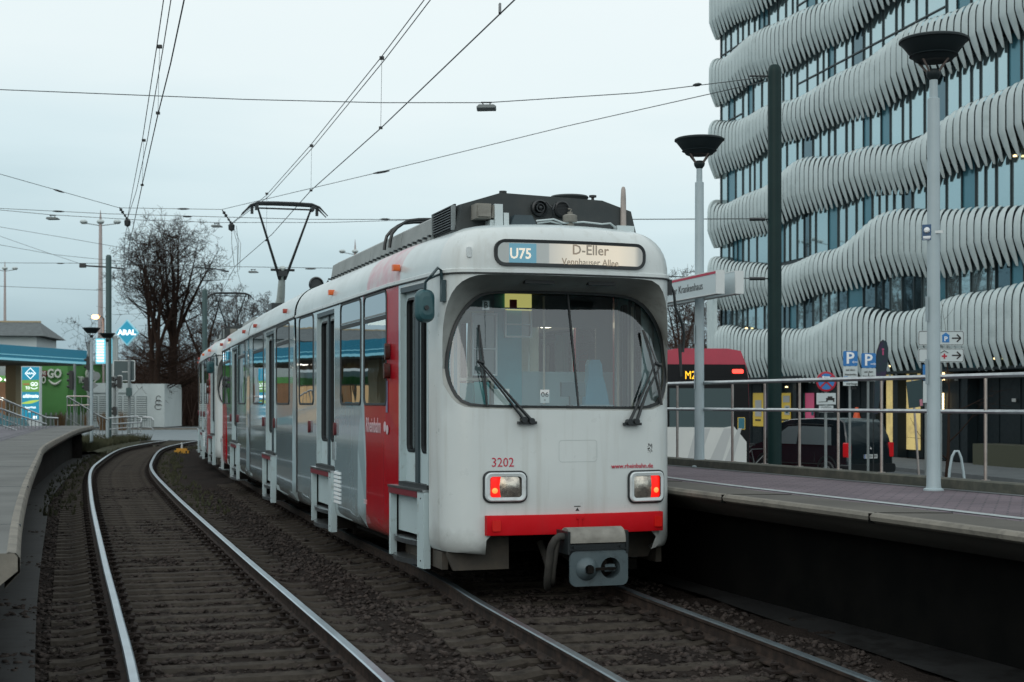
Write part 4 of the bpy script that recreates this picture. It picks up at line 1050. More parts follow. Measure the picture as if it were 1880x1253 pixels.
def RT(loc, a): return Matrix.Translation(loc) @ Matrix.Rotation(a, 4, 'Z')
def build_tram(name, label, loc, angs, full=True):
    a1, a2, a3 = (R(a) for a in angs); L1, L2, L3 = 7.68, 6.45, 8.9; gap = .12
    root = empty(name, loc, a1); tag(root, label, 'tram', 'coupled white and red trams')
    WI = Matrix.Rotation(-a1, 4, 'Z') @ Matrix.Translation(-Vector(loc))
    d = lambda a: Vector((-math.sin(a), math.cos(a), 0))
    J1 = Vector(loc)+d(a1)*(L1+gap); J2 = J1+d(a2)*(L2+gap); E = J2+d(a3)*L3
    M1 = Matrix.Identity(4); M2 = WI @ RT(J1, a2); M3 = WI @ RT(E, a3+math.pi); M3f = WI @ RT(J2, a3)
    zw = (1.69, 2.91)
    wins1 = [(2.04, 3.17, *zw), (3.31, 4.49, *zw), (6.30, 7.42, *zw)]; doors1 = [(.72, 1.60), (4.86, 6.08)]
    cab_section(root, M1, L1, wins1, doors1)
    mid_section(root, M2, L2, [(.55, 2.15, *zw), (4.0, 5.7, *zw)], [(2.45, 3.65)])
    f = lambda y: L3-y
    cab_section(root, M3, L3, [(f(2.35), f(.7), *zw), (f(6.1), f(4.55), *zw), (f(6.86), f(6.24), *zw)], [(.72, 1.60), (f(4.05), f(2.6))])
    bellows(root, M1, L1, M2, gap); bellows(root, M2, L2, M3f, gap)
    for M, y in ((M1, 2.55), (M2, -.06), (M2, L2+.06), (M3, 2.6)): bogie(root, M, y)
    front_fittings(root, M1, '3202' if full else '3203')
    saloon(root, M1, L1, full); side_details(root, M1, L1, full); roof_gear(root, M1, full)
    # rear section and middle roof boxes
    b = MB(); b.prism([(-.95, 3.28), (-.9, 3.50), (.9, 3.50), (.95, 3.28)], 'y', 3.0, 5.6); b.build('roof_duct', m_duct, root, M3f, 20)
    b = MB(); b.box(-.8, .8, .35, .95, 3.36, 3.62); b.build('resistor_box', m_black, root, M3f, 0)
    b = MB(); b.prism([(-.5, 3.34), (-.36, 3.56), (.36, 3.56), (.5, 3.34)], 'y', 4.6, 5.3); b.build('roof_box', m_black, root, M2, 20)
    b = MB(); Mx = Matrix.Translation((-.60, 2.45, 3.62)) @ Matrix.Rotation(R(90), 4, 'X'); b.lathe([(.07, -.16), (.11, -.06), (.12, .05), (.10, .09), (.09, .04), (0, .04)], n=18, M=Mx); b.box(-.72, -.40, 2.4, 2.75, 3.34, 3.50); b.tube([(-.5, 2.5, 3.5), (-.4, 2.5, 3.68), (-.3, 2.5, 3.5)], .02, 5); b.build('roof_horn', m_black, root, M2, 40)
    for M, ys in ((M2, (1.0, 5.3)), (M3f, (.9, 4.6, 7.2))):
        for y in ys:
            for sd in (-1, 1):
                b = MB(); x = sd*(TW-.03); b.prism(rrect(y, 3.09, .075, .065, .012, 3), 'x', min(x, x+sd*.07), max(x, x+sd*.07)); b.build('marker_lamp', m_rmark, root, M, 40)
    for M, ys in ((M2, (2.36, 3.95)), (M3f, (2.5, 4.3))):
        for y in ys:
            b = MB(); b.prism(rrect(y, 1.40, .07, .16, .034, 4), 'x', -TW-.03, -TW); b.build('door_button', m_btn, root, M, 40)
    return root, WI, E
m_rmark = mat('dull_red_marker_lens', (.35, .05, .03), .3)
tram1, WI1, E1 = build_tram('tram', 'white tram with the lit U75 display, red side field and red front bar', (TO.x, TO.y, 0), (18.1, 16.0, 15.3))
pf = Vector((-5.04, 31.6, 0)); pantograph(tram1, WI1 @ RT(pf, R(15.3)))
tram2, WI2, E2 = build_tram('tram', 'white tram coupled behind the one with the U75 display, small and partly hidden by it', (-6.28, 36.35, 0), (14.6, 12.6, 9.5), False)
pf = Vector((-11.15, 57.0, 0)); pantograph(tram2, WI2 @ RT(pf, R(9.5)))
# ---------------------------------------------------------------- tracks, platforms, ground
TL = catmull([(.9, .5, 0), (-.0, 3.6, 0), (-1.535, 8.85, 0), (-2.6, 12.3, 0), (-4.0, 16.8, 0), (-7.03, 26.7, 0), (-9.85, 36.3, 0), (-11.58, 43.2, 0), (-13.8, 53.4, 0), (-14.75, 60.5, 0), (-15.1, 68, 0), (-15.0, 80, 0), (-13.0, 105, 0)], .4)
TR_ = catmull([(4.0, -1.2, 0), (3.05, 2.6, 0), (1.48, 8.85, 0), (.47, 12.6, 0), (-.12, 14.9, 0), (-1.90, 20.8, 0), (-3.70, 27.0, 0), (-6.2, 35.9, 0), (-8.4, 44.2, 0), (-10.75, 54, 0), (-11.6, 61, 0), (-12.0, 70, 0), (-11.9, 85, 0), (-10, 105, 0)], .4)
def trackx(P, y):
    return float(np.interp(y, [p.y for p in P], [p.x for p in P]))
YR = np.array([p.y for p in TR_]); XR = np.array([p.x for p in TR_]); XL = np.interp(YR, [p.y for p in TL], [p.x for p in TL])
EDG = [(5.6, 1.0), (4.80, 4.0), (4.02, 6.6), (3.28, 9.2), (2.60, 11.25), (1.60, 14.05), (.70, 17), (-.46, 21), (-2.35, 27.4), (-4.9, 36.2), (-6.3, 41)]
KRB = [(9.0, 1.0), (8.1, 4.0), (7.05, 6.9), (4.70, 13.2), (3.5, 16.3), (2.17, 19.6), (.95, 23), (-.2, 27), (-2.6, 36), (-4.0, 41)]
ZP = .88
def ground_h(x, y):
    xr = float(np.interp(y, YR, XR)); xl = float(np.interp(y, YR, XL))
    ke = float(np.interp(y, [p[1] for p in KRB], [p[0] for p in KRB])) if y < 41 else xr+3
    lo = -.60*smooth((x-(ke-1.0))/1.2)              # the street on the right lies lower
    bed = -.26*(1-smooth((x-(xr+4.6))/1.0))*smooth((x-(xl-2.6))/.8)*(1-smooth((y-62)/4))
    return min(lo, bed)-.02
b = MB()
xs = sorted(set(np.concatenate([np.arange(-30, 30, .8), np.linspace(-700, -30, 26), np.linspace(30, 700, 26)]).tolist()))
ys = sorted(set(np.concatenate([np.arange(-6, 72, 1.0), np.linspace(-120, -6, 10), np.linspace(72, 1500, 34)]).tolist()))
V = [(x, y, ground_h(x, y)) for y in ys for x in xs]; nx = len(xs)
b.add(V, [(j*nx+i, j*nx+i+1, (j+1)*nx+i+1, (j+1)*nx+i) for j in range(len(ys)-1) for i in range(nx-1)])
tag(b.build('ground', m_ground, sm=60), 'dark bare ground under everything', 'ground', kind='structure')

# ballast bed: fine uneven sheet along both tracks
rng = np.random.default_rng(3)
def vnoise(x, y, s, seed):
    r = np.random.default_rng(seed); G = r.random((64, 64)); x = x/s; y = y/s
    xi = np.floor(x).astype(int); yi = np.floor(y).astype(int); fx = x-xi; fy = y-yi; fx = fx*fx*(3-2*fx); fy = fy*fy*(3-2*fy)
    g = lambda a, c: G[a % 64, c % 64]
    return (g(xi, yi)*(1-fx)+g(xi+1, yi)*fx)*(1-fy)+(g(xi, yi+1)*(1-fx)+g(xi+1, yi+1)*fx)*fy
def bed_h(X, Y):
    return -.198+.05*(vnoise(X, Y, 1.3, 1)-.5)+.035*(vnoise(X, Y, .35, 2)-.5)+.03*(vnoise(X, Y, .09, 4)-.5)
U = np.concatenate([np.arange(-3.6, 6.4, .07)])
Yv = np.concatenate([np.arange(5.5, 16, .07), np.arange(16, 30, .16), np.arange(30, 64, .5)])
XLy = np.interp(Yv, [p.y for p in TL], [p.x for p in TL])
XX = XLy[:, None]+U[None, :]*1.04; YY = np.repeat(Yv[:, None], len(U), 1)
ZZ = bed_h(XX, YY)
nx = len(U); VV = np.stack([XX, YY, ZZ], -1).reshape(-1, 3)
me = bpy.data.meshes.new('ballast_bed'); idx = np.arange(len(Yv)*nx).reshape(len(Yv), nx)
FF = np.stack([idx[:-1, :-1], idx[:-1, 1:], idx[1:, 1:], idx[1:, :-1]], -1).reshape(-1, 4)
me.from_pydata(VV.tolist(), [], FF.tolist()); me.materials.append(m_ballast); me.polygons.foreach_set('use_smooth', [True]*len(me.polygons))
o = bpy.data.objects.new('ballast_bed', me); COL.objects.link(o); tag(o, 'dark brown ballast bed under the two tracks', 'ballast', kind='stuff')

# loose stones
def stones(n, name, size, ymin, ymax):
    base = np.array([(1, 0, 0), (-1, 0, 0), (0, 1, 0), (0, -1, 0), (0, 0, 1), (0, 0, -1), (.6, .6, .55), (-.6, .6, .5), (.6, -.6, .5), (-.6, -.6, .55)], float)
    fc = [(6, 0, 2), (6, 2, 4), (6, 4, 0), (7, 2, 1), (7, 4, 2), (7, 1, 4), (8, 3, 0), (8, 4, 3), (8, 0, 4), (9, 1, 3), (9, 4, 1), (9, 3, 4), (5, 2, 0), (5, 1, 2), (5, 3, 1), (5, 0, 3)]
    y = ymin+(ymax-ymin)*rng.random(n)**1.6; u = rng.uniform(-3.4, 6.0, n)
    x = np.interp(y, [p.y for p in TL], [p.x for p in TL])+u*1.04
    # keep clear of the platform walls and the rail heads
    ok = np.ones(n, bool)
    for P in (TL, TR_):
        c = np.interp(y, [p.y for p in P], [p.x for p in P]); d = (x-c)/1.045
        for s in (-.755, .755): ok &= np.abs(d-s) > .10
    ok &= x < np.interp(y, YR, XR)+1.62+.12*np.sin(y*3)
    x, y = x[ok], y[ok]; n = len(x)
    s = size*(.38+1.15*rng.random((n, 1, 1))**1.8)*1.05*np.array([1, .8, .6]).reshape(1, 1, 3)
    v = base[None]*rng.uniform(.65, 1.25, (n, 10, 1))*s
    a = rng.uniform(0, 6.28, n); c_, s_ = np.cos(a)[:, None], np.sin(a)[:, None]
    tl = rng.uniform(-.5, .5, (n, 1))
    vx = v[:, :, 0]*c_-v[:, :, 1]*s_; vy = v[:, :, 0]*s_+v[:, :, 1]*c_; vz = v[:, :, 2]+tl*v[:, :, 0]
    z = bed_h(x, y)+size*.15
    V = np.stack([vx+x[:, None], vy+y[:, None], vz+z[:, None]], -1).reshape(-1, 3)
    Fc = (np.array(fc)[None]+(np.arange(n)*10)[:, None, None]).reshape(-1, 3)
    me = bpy.data.meshes.new(name); me.vertices.add(len(V)); me.vertices.foreach_set('co', V.ravel())
    me.loops.add(len(Fc)*3); me.loops.foreach_set('vertex_index', Fc.ravel()); me.polygons.add(len(Fc))
    me.polygons.foreach_set('loop_start', np.arange(len(Fc))*3); me.polygons.foreach_set('loop_total', np.full(len(Fc), 3)); me.update(); me.validate()
    me.materials.append(m_stone); o = bpy.data.objects.new(name, me); COL.objects.link(o)
    tag(o, 'loose brown ballast stones between the rails and sleepers', 'ballast', kind='stuff')
stones(56000, 'ballast_stones', .030, 6.3, 32)

# sleepers: slightly arched, raised under the rails
def sleeper_mesh(seed):
    r = random.Random(seed); b = MB(); n = 14; rows = []
    for i in range(n+1):
        t = -1.28+2.56*i/n; a = abs(t)
        top = -.152+(.012 if .55 < a < .98 else -.018)+r.uniform(-.004, .004); w_ = .105+r.uniform(-.010, .010)
        rows.append([(t, -w_, -.30), (t, -w_-.004, top-.03), (t, -w_+.03, top), (t, w_-.03, top+r.uniform(-.003, .003)), (t, w_+.004, top-.03), (t, w_, -.30)])
    for p, q in zip(rows, rows[1:]): b.add(p+q, [(j, j+1, 7+j, 6+j) for j in range(5)])
    b.add(rows[0], [tuple(range(6))]); b.add(rows[-1], [tuple(range(6))[::-1]]); return b
SL = []
for k in range(4):
    o = sleeper_mesh(k).build('sleeper', m_sleeper, sm=40)
    for sx in (-.755, .755):
        c = MB()
        c.box(sx-.17, sx+.17, -.08, .08, -.150, -.132)
        for dx in (-.115, .115): c.cyl((sx+dx, 0, -.135), (sx+dx, 0, -.085), .024, n=8); c.tube([(sx+dx*.55, -.04, -.11), (sx+dx*.9, -.05, -.085), (sx+dx*1.2, 0, -.10), (sx+dx*.9, .05, -.085), (sx+dx*.55, .04, -.11)], .011, 5)
        c.build('rail_fixing', m_clip, o, None, 30)
    SL.append(o)
used = set()
def lay(P, label, group, y0, y1, pitch):
    acc = 0; last = P[0]; i = 0
    for a, c in zip(P, P[1:]):
        acc += (c-a).length
        if acc >= pitch:
            acc = 0
            if not (y0 < c.y < y1): continue
            k = random.randrange(4)
            o = SL[k] if k not in used else copy_tree(SL[k])
            used.add(k); t = (c-a).normalized(); o.location = (c.x, c.y, random.uniform(-.006, .006)); o.rotation_euler = (0, 0, math.atan2(t.y, t.x)-math.pi/2+R(random.uniform(-1.2, 1.2)))
            tag(o, label, 'sleeper', group)
lay(catmull([tuple(p) for p in TL[::6]], .05), 'brown sleeper under the empty left-hand track curving away from the viewer', 'sleepers of the empty track', 6.5, 62, .46)
lay(catmull([tuple(p) for p in TR_[::6]], .05), 'brown sleeper under the track that the front tram stands on', 'sleepers of the tram track', 6.5, 34, .46)
# rails
RP = [(-.07, -.15), (.07, -.15), (.07, -.138), (.015, -.115), (.012, -.045), (.034, -.032), (.036, -.008), (.026, 0), (-.026, 0), (-.036, -.008), (-.034, -.032), (-.012, -.045), (-.015, -.115), (-.07, -.138)]
def rail(P, off, label, y1, mt=None):
    Q = [p for p in offset_path(P, off) if p.y < y1]
    b = MB(); n = len(RP); vs = []; K = len(Q)
    for i, p in enumerate(Q):
        t = Q[min(i+1, K-1)]-Q[max(i-1, 0)]; t.z = 0; t.normalize(); a = Vector((t.y, -t.x, 0)); vs += [p+a*q[0]+Vector((0, 0, q[1])) for q in RP]
    fs = []; ms = []
    for i in range(K-1):
        for k in range(n):
            b.f.append((i*n+k, i*n+(k+1) % n, (i+1)*n+(k+1) % n, (i+1)*n+k)); b.m.append(1 if k in (6, 7, 8) else 0)
    b.v = [tuple(v) for v in vs]
    o = b.build('rail', [m_railside, mt or m_railtop], sm=30); tag(o, label, 'rail', 'rails of the two tracks')
rail(TL, -.755, 'shiny left rail of the empty curving track, beside the left platform', 104)
rail(TL, .755, 'shiny right rail of the empty curving track, in the middle of the ballast', 104)
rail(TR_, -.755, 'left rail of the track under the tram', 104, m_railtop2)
rail(TR_, .755, 'right rail under the tram, next to the shaded right platform wall', 104, m_railtop2)

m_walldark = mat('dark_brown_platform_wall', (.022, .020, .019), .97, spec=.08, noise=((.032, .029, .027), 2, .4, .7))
# right platform
E_ = catmull([(x, y, 0) for x, y in EDG], .5); K_ = catmull([(x, y, 0) for x, y in KRB], .5)
def platform(name, label, E, K, mats, zp):
    root = empty(name, (E[0].x, E[0].y, 0)); tag(root, label, 'platform'); I = Matrix.Translation((-E[0].x, -E[0].y, 0))
    return root, I
root, I = platform('platform', 'right platform with purple brown paving, white line and beige edge slabs over a dark void', E_, K_, None, ZP)
def resample(P, n):
    d = [0]
    for a, c in zip(P, P[1:]): d.append(d[-1]+(c-a).length)
    return [Vector((float(np.interp(t, d, [p.x for p in P])), float(np.interp(t, d, [p.y for p in P])), 0)) for t in np.linspace(0, d[-1], n)]
NE = 90; Er = resample(E_, NE); Kr = resample(K_, NE)
def strip(b, f0, f1, z, m=0, P=Er, Q=Kr, z1=None, absd=True):
    """strip between two distances (metres from the edge line towards the back line)"""
    n = len(P); V = []
    for p, q in zip(P, Q):
        d = (q-p); L_ = d.length; d = d/L_
        g = lambda f: (p+d*f if f >= 0 else q+d*f) if absd else p.lerp(q, f)
        a, c = g(f0), g(f1); V += [(a.x, a.y, z), (c.x, c.y, z if z1 is None else z1)]
    b.add(V, [(2*i, 2*i+1, 2*i+3, 2*i+2) for i in range(n-1)], m)
b = MB(); strip(b, .60, -.0001, ZP); b.build('paving', m_pavered, root, I, 0)
b = MB()      # cantilevered edge slab with a rounded nose
prof = [(.02, -.06), (.01, -.02), (.02, 0), (.62, 0), (.62, -.22), (.35, -.24), (.16, -.12)]
def edge_slab(b, P, Q, prof, zp, m=0):
    V = []; n = len(P); k = len(prof)
    for p, q in zip(P, Q):
        d = (q-p).normalized(); V += [(p.x+d.x*f, p.y+d.y*f, zp+z) for f, z in prof]
    b.add(V, [(i*k+j, i*k+(j+1) % k, (i+1)*k+(j+1) % k, (i+1)*k+j) for i in range(n-1) for j in range(k)], m)
edge_slab(b, Er, Kr, prof, ZP+.004); b.build('edge_slab', m_tactileR, root, I, 40)
b = MB(); prof2 = [(.03, -.075), (-.004, -.055), (-.012, -.025), (.008, -.002), (.05, .004), (.07, -.01), (.07, -.08)]
edge_slab(b, Er, Kr, prof2, ZP+.004); b.build('edge_nosing', m_conc, root, I, 40)
for i in range(2, NE-3, 5):
    b = MB(); p, q = Er[i], Kr[i]; d = (q-p).normalized(); t = Vector((-d.y, d.x, 0))
    b.beam(p+d*-.016+Vector((0, 0, ZP-.035)), p+d*.10+Vector((0, 0, ZP-.035)), .012, .075)
    b.beam(p+d*.03+Vector((0, 0, ZP+.006)), p+d*.62+Vector((0, 0, ZP+.006)), .008, .005); b.build('slab_joint', m_concdark, root, I, 0)
b = MB(); strip(b, .74, .86, ZP+.006); b.build('white_line', m_white_line, root, I, 0)
b = MB(); strip(b, -.26, -.13, ZP+.005); b.build('gutter_strip', m_pave, root, I, 0)
b = MB(); edge_slab(b, Kr, [q+(q-p) for p, q in zip(Er, Kr)], [(-.12, -.3), (-.12, .09), (-.10, .10), (.06, .10), (.08, .08), (.08, -1.55)], ZP); b.build('back_kerb', m_kerb, root, I, 30)
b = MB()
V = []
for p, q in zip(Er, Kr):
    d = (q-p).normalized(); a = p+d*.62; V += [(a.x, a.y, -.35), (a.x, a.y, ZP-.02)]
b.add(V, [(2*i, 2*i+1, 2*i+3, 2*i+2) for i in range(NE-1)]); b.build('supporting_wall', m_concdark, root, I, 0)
b = MB(); V = []
for p, q in zip(Er, Kr):
    d = (q-p).normalized(); a = p+d*-.15; c = p+d*.6; V += [(a.x, a.y, -.19), (c.x, c.y, -.19)]
b = MB(); V = []
for p, q in zip(Er, Kr):
    d = (q-p).normalized(); xx_ = float(np.interp(p.y, YR, XR))+1.78; a = Vector((min(xx_, p.x+.3), p.y, 0)); c = p+d*.62; V += [(a.x, a.y, -.168), (c.x, c.y, -.16)]
b.add(V, [(2*i, 2*i+1, 2*i+3, 2*i+2) for i in range(NE-1)]); tag(b.build('service_path', mat('dark_slabs', (.011, .012, .0125), .7, spec=.25, noise=((.02, .021, .021), .9, .4, .7), dirt=((.006, .006, .006), 2.5, .5, .6), bump=.004, bscale=6), sm=0), 'dark slabs between the tram track and the right platform wall', 'path', kind='structure')  # near-black slabs with random lighter and darker patches
# left platform
ELp = [(-1.75, 5.0), (-2.75, 8.0), (-3.72, 10.9), (-5.2, 15.5), (-7.42, 22.6), (-9.2, 28.4), (-11.65, 37.5), (-13.75, 45.6), (-15.36, 52.8)]
EL = resample(catmull([(x, y, 0) for x, y in ELp if y > 7], .5), 70)
KL = [p+Vector((-4.2-.02*i, -1.25-.0*i, 0)) for i, p in enumerate(EL)]
root, I = platform('platform', 'left platform with grey ribbed edge slabs curving round to a point', EL, KL, None, ZP)
b = MB(); strip(b, 1.05, -.0001, ZP, P=EL, Q=KL); b.build('paving', m_pavegrey, root, I, 0)
b = MB(); edge_slab(b, EL, KL, [(.0, -.10), (.0, -.02), (.02, 0), (1.07, 0), (1.07, -.2), (.45, -.26), (.12, -.2)], ZP+.004)
p, q = EL[0], KL[0]; d = (q-p).normalized()
b.poly([(p.x+d.x*f, p.y+d.y*f, ZP+.004+z) for f, z in [(.0, -.10), (.0, -.02), (.02, 0), (1.07, 0), (1.07, -.2), (.45, -.26), (.12, -.2)]], 1)
b.build('edge_slab', [m_tactile, m_conc], root, I, 40)
b = MB(); edge_slab(b, EL, KL, [(-.012, -.11), (-.012, -.03), (.008, -.002), (.05, .004), (.07, -.01), (.07, -.2)], ZP+.006)
b.build('edge_nosing', m_conc, root, I, 40)
b = MB()
for i in range(3, 66, 7):
    b = MB(); p, q = EL[i], KL[i]; d = (q-p).normalized(); b.beam(p+d*-.008+Vector((0, 0, ZP-.045)), p+d*.06+Vector((0, 0, ZP-.045)), .012, .10); b.beam(p+d*.01+Vector((0, 0, ZP+.003)), p+d*1.06+Vector((0, 0, ZP+.003)), .009, .006); b.build('slab_joint', m_asph, root, I, 0)
b = MB(); strip(b, 1.12, 1.16, ZP+.005, P=EL, Q=KL); strip(b, 1.3, 1.34, ZP+.005, P=EL, Q=KL); b.build('guide_groove', m_asph, root, I, 0)
b = MB(); V = []
EX = resample(catmull([(x, y, 0) for x, y in ELp], .5), 70); 
for i, p in enumerate(EX):
    t = EX[min(i+1, 69)]-EX[max(i-1, 0)]; t.normalize(); n_ = Vector((-t.y, t.x, 0)); a = p+n_*.42; V += [(a.x, a.y, -.3), (a.x, a.y, ZP-.06)]
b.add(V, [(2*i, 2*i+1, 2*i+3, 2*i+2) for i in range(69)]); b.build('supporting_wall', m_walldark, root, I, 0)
b = MB(); V = []
for i, p in enumerate(EX):
    t = EX[min(i+1, 69)]-EX[max(i-1, 0)]; t.normalize(); n_ = Vector((-t.y, t.x, 0)); a = p+n_*.44; c = p-n_*.10; V += [(a.x, a.y, -.155), (c.x, c.y, -.165)]
b.add(V, [(2*i, 2*i+1, 2*i+3, 2*i+2) for i in range(69)]); tag(b.build('service_path', bpy.data.materials['dark_slabs'], sm=0), 'dark slabs at the foot of the left platform wall', 'path', kind='structure')
# end cross-section of the slab nearest the viewer
b = MB(); 
# near end of the slab bank: masonry block below
b.prism([(p.x+d.x*f, p.y+d.y*f) for f in (.44, 5.5)]+[(p.x+d.x*5.5-.5, p.y-4), (p.x+d.x*.44+1.2, p.y-4)], 'z', -.3, ZP-.26); b.build('end_block', m_walldark, root, I, 0)

# road across the tracks, right-hand street and pavement, verges
def sheet(name, P, z, m, label, cat, kind='structure'):
    b = MB(); b.poly([(x, y, z) for x, y in P]); tag(b.build(name, m, sm=0), label, cat, kind=kind)
sheet('road', [(-60, 66), (2, 66), (6, 70), (6, 92), (-60, 92)], .0, m_asphwet, 'pale wet road crossing the tracks behind the trams', 'road')
sheet('pavement', [(-80, 92.2), (20, 92.2), (20, 100), (-80, 100)], .06, m_pave, 'pavement in front of the white container and the hedge', 'pavement')
sheet('road', [(7.5, -10), (24, -10), (24, 20), (14.0, 45), (8.0, 70), (-4, 66), (-1.5, 42), (5.0, 20)], -.56, m_asph, 'dark street behind the right platform where the van and the bus stand', 'road') if False else None
sheet('road', [(12, -4), (22, -4), (17, 26), (12.0, 52), (9.5, 66), (-2.0, 66), (-1.0, 44), (1.8, 30), (4.3, 21), (8.8, 7)], -.55, m_asph, 'dark street behind the right platform where the van and the bus stand', 'road')
b = MB(); b.prism([(22, -4), (30, -4), (19.5, 36), (12.0, 72), (9.6, 66), (12.05, 52), (17.05, 26)], 'z', -.58, -.43); tag(b.build('pavement', m_pave, sm=0), 'grey pavement along the foot of the office block', 'pavement', kind='structure')
b = MB(); b.prism([(-60, 92.0), (20, 92.0), (20, 92.2), (-60, 92.2)], 'z', -.05, .10); tag(b.build('kerb', m_conc, sm=0), 'pale kerb along the far side of the crossing road', 'kerb', kind='structure')
# rough verge between left platform end and road
b = MB(); r = random.Random(4); xs_ = np.arange(-20, -15.2, .35); ys_ = np.arange(50, 66, .4); V = []
for y in ys_:
    for x in xs_:
        c = trackx(TL, y); h = .28*smooth((c-1.3-x)/1.2)+r.uniform(-.03, .05); V.append((x, y, -.18+h))
nx = len(xs_); b.add(V, [(j*nx+i, j*nx+i+1, (j+1)*nx+i+1, (j+1)*nx+i) for j in range(len(ys_)-1) for i in range(nx-1)])
tag(b.build('verge', m_verge, sm=60), 'overgrown verge at the far end of the left platform', 'verge', kind='stuff')
def tufts(name, n, area, h, m, label, seed=1):
    r = random.Random(seed); b = MB()
    for _ in range(n):
        x, y, z = area(r); 
        for k in range(5):
            a = r.uniform(0, 6.28); l = h*r.uniform(.4, 1.1); dx, dy = math.cos(a)*l*.4, math.sin(a)*l*.4; w_ = .012+.01*r.random()
            b.add([(x-w_, y, z), (x+w_, y, z), (x+dx, y+dy, z+l)], [(0, 1, 2)])
    tag(b.build(name, m, sm=0), label, 'grass', kind='stuff')
tufts('grass', 1600, lambda r: (lambda y: (trackx(TL, y)-1.5-r.random()**1.4*3.4, y, .02))(r.uniform(50, 66)), .32, m_verge, 'rough brown green grass beside the far end of the left platform')
tufts('weeds', 700, lambda r: (lambda y: (trackx(TL, y)+r.choice((-1, 1))*r.uniform(.9, 1.7), y, -.19))(r.uniform(24, 62)), .12, m_verge, 'thin weeds in the ballast of the empty track', 3)
# ---------------------------------------------------------------- right side: railing, lamps, office block, street
# railing on the back kerb of the right platform
KX = [1241, 1287, 1342, 1401, 1465, 1536, 1615, 1706, 1806, 1925, 2060]
def kerb_pt(u):
    best = None
    for a, c in zip(Kr, Kr[1:]):
        ka, kc = 940+FPX*a.x/a.y, 940+FPX*c.x/c.y
        if (ka-u)*(kc-u) <= 0 and a.y > 4: t = (u-ka)/(kc-ka); return a.lerp(c, t)
kp = [kerb_pt(u)+Vector((.02, 0, 0)) for u in KX]
far = [Vector((float(np.interp(y, [p[1] for p in KRB], [p[0] for p in KRB])), y, 0)) for y in (30, 27.5, 25.3, 23.2, 21.4)]
kp = far+kp
r0 = empty('railing', (kp[0].x, kp[0].y, ZP)); tag(r0, 'steel railing with two rails along the back kerb of the right platform', 'railing'); I = Matrix.Translation(-r0.location)
for nm, h, rr in (('top_rail', 1.0, .024), ('middle_rail', .655, .021)):
    b = MB(); b.tube([p+Vector((0, 0, ZP+.10+h)) for p in kp], rr, 8); b.build(nm, m_steel, r0, I, 40)
for p in kp:
    b = MB(); b.cyl((p.x, p.y, ZP+.09), (p.x, p.y, ZP+.09+.985), .017, n=8); b.cyl((p.x, p.y, ZP+.095), (p.x, p.y, ZP+.105), .045, n=10); b.build('post', m_steelwarm, r0, I, 40)

def platform_lamp(loc, htop, label, rad=.325, sc=1.0):
    """round post, narrow neck, dark bowl on four struts; loc is the foot"""
    o = empty('platform_lamp', loc); tag(o, label, 'lamp post', 'lamp posts with dark bowls')
    H = htop-loc[2]; hb = .345*sc-.03
    b = MB(); r_ = .064*sc
    b.lathe([(r_*1.5, 0), (r_*1.5, .015), (r_*1.12, .025), (r_*1.06, .05), (r_*1.0, .3), (r_*.90, H-hb-.26), (r_*.62, H-hb-.25), (r_*.60, H-hb-.08)], n=20)
    b.box(-r_*1.03, -r_*.98, -.045, .045, 1.02, 1.26); b.box(-r_*1.03, -r_*.98, -.045, .045, 1.62, 1.86)
    p = b.build('post', m_pole, o, None, 40)
    b = MB(); b.lathe([(r_*.60, H-hb-.08), (r_*1.05, H-hb-.04), (r_*1.15, H-hb-.01), (r_*.9, H-hb+.02), (0, H-hb+.03)], n=18)
    b.build('collar', m_bowl, o, None, 40)
    b = MB(); R0, R1 = rad*.55, rad; zt = H; zb = H-.215*sc
    b.lathe([(0, zb+.02), (R0-.02, zb), (R0, zb+.01), (R1-.015, zt-.035), (R1, zt-.03), (R1, zt-.012), (R1-.02, zt), (R1-.05, zt-.03), (0, zt-.10)], n=36); b.lathe([(R0+.035*sc, zb+.045*sc), (R0+.05*sc, zb+.05*sc), (R0+.04*sc, zb+.06*sc)], n=36)
    b.build('lamp_bowl', m_bowl, o, None, 30)
    b = MB()
    for k in range(4):
        b = MB(); a = R(90*k+38); ca, sa = math.cos(a), math.sin(a)
        b.tube([(ca*r_*.9, sa*r_*.9, H-hb-.01), (ca*R0*.92, sa*R0*.92, zb+.005)], .011*sc, 6)
        b.build('strut', m_bowlrod, o, None, 40)
    return o
l1 = platform_lamp(PX(1284, 858, FPX*(CH-ZP)/(858-740)), PX(0, 255, 18.8).z, 'grey lamp post with a dark bowl that carries the station name sign')
l2 = platform_lamp(PX(1714, 901, FPX*(CH-ZP)/(901-740)), PX(0, 73, 13.8).z, 'largest grey lamp post with a dark bowl, in front of the office block')
l3 = platform_lamp(PX(168, 829, 53.6), PX(0, 602, 53.6).z, 'distant lamp post with a dark bowl at the tip of the left platform', .33, .95)
l4 = platform_lamp(PX(197, 822, 60.5), PX(0, 612, 60.5).z, 'distant lamp post with a dark bowl in front of the grey green mast', .33, .95)
# small blue notice strapped to the tall lamp post
s_ = empty('notice_sign', PX(1702, 427, 13.75), R(-28)); tag(s_, 'small blue sign strapped high on the tall lamp post', 'sign')
b = MB(); b.box(-.045, .045, -.005, .005, -.075, .075); b.build('panel', mat('blue_notice', (.03, .08, .17), .5), s_, None, 0)
b = MB(); b.lathe([(.012, -.01), (.03, .01), (.022, .03), (0, .035)], (0, 0, 0), 10, M=Matrix.Rotation(R(90), 4, 'X') @ Matrix.Translation((0, .02, .0))); b.box(-.035, .035, -.008, -.006, -.055, -.035); b.box(-.035, .03, -.008, -.006, -.066, -.06); b.build('pictogram', m_txtwhite, s_, None, 0)
b = MB(); b.box(.04, .15, .0, .012, -.012, .012); b.build('bracket', m_steel, s_, None, 0)

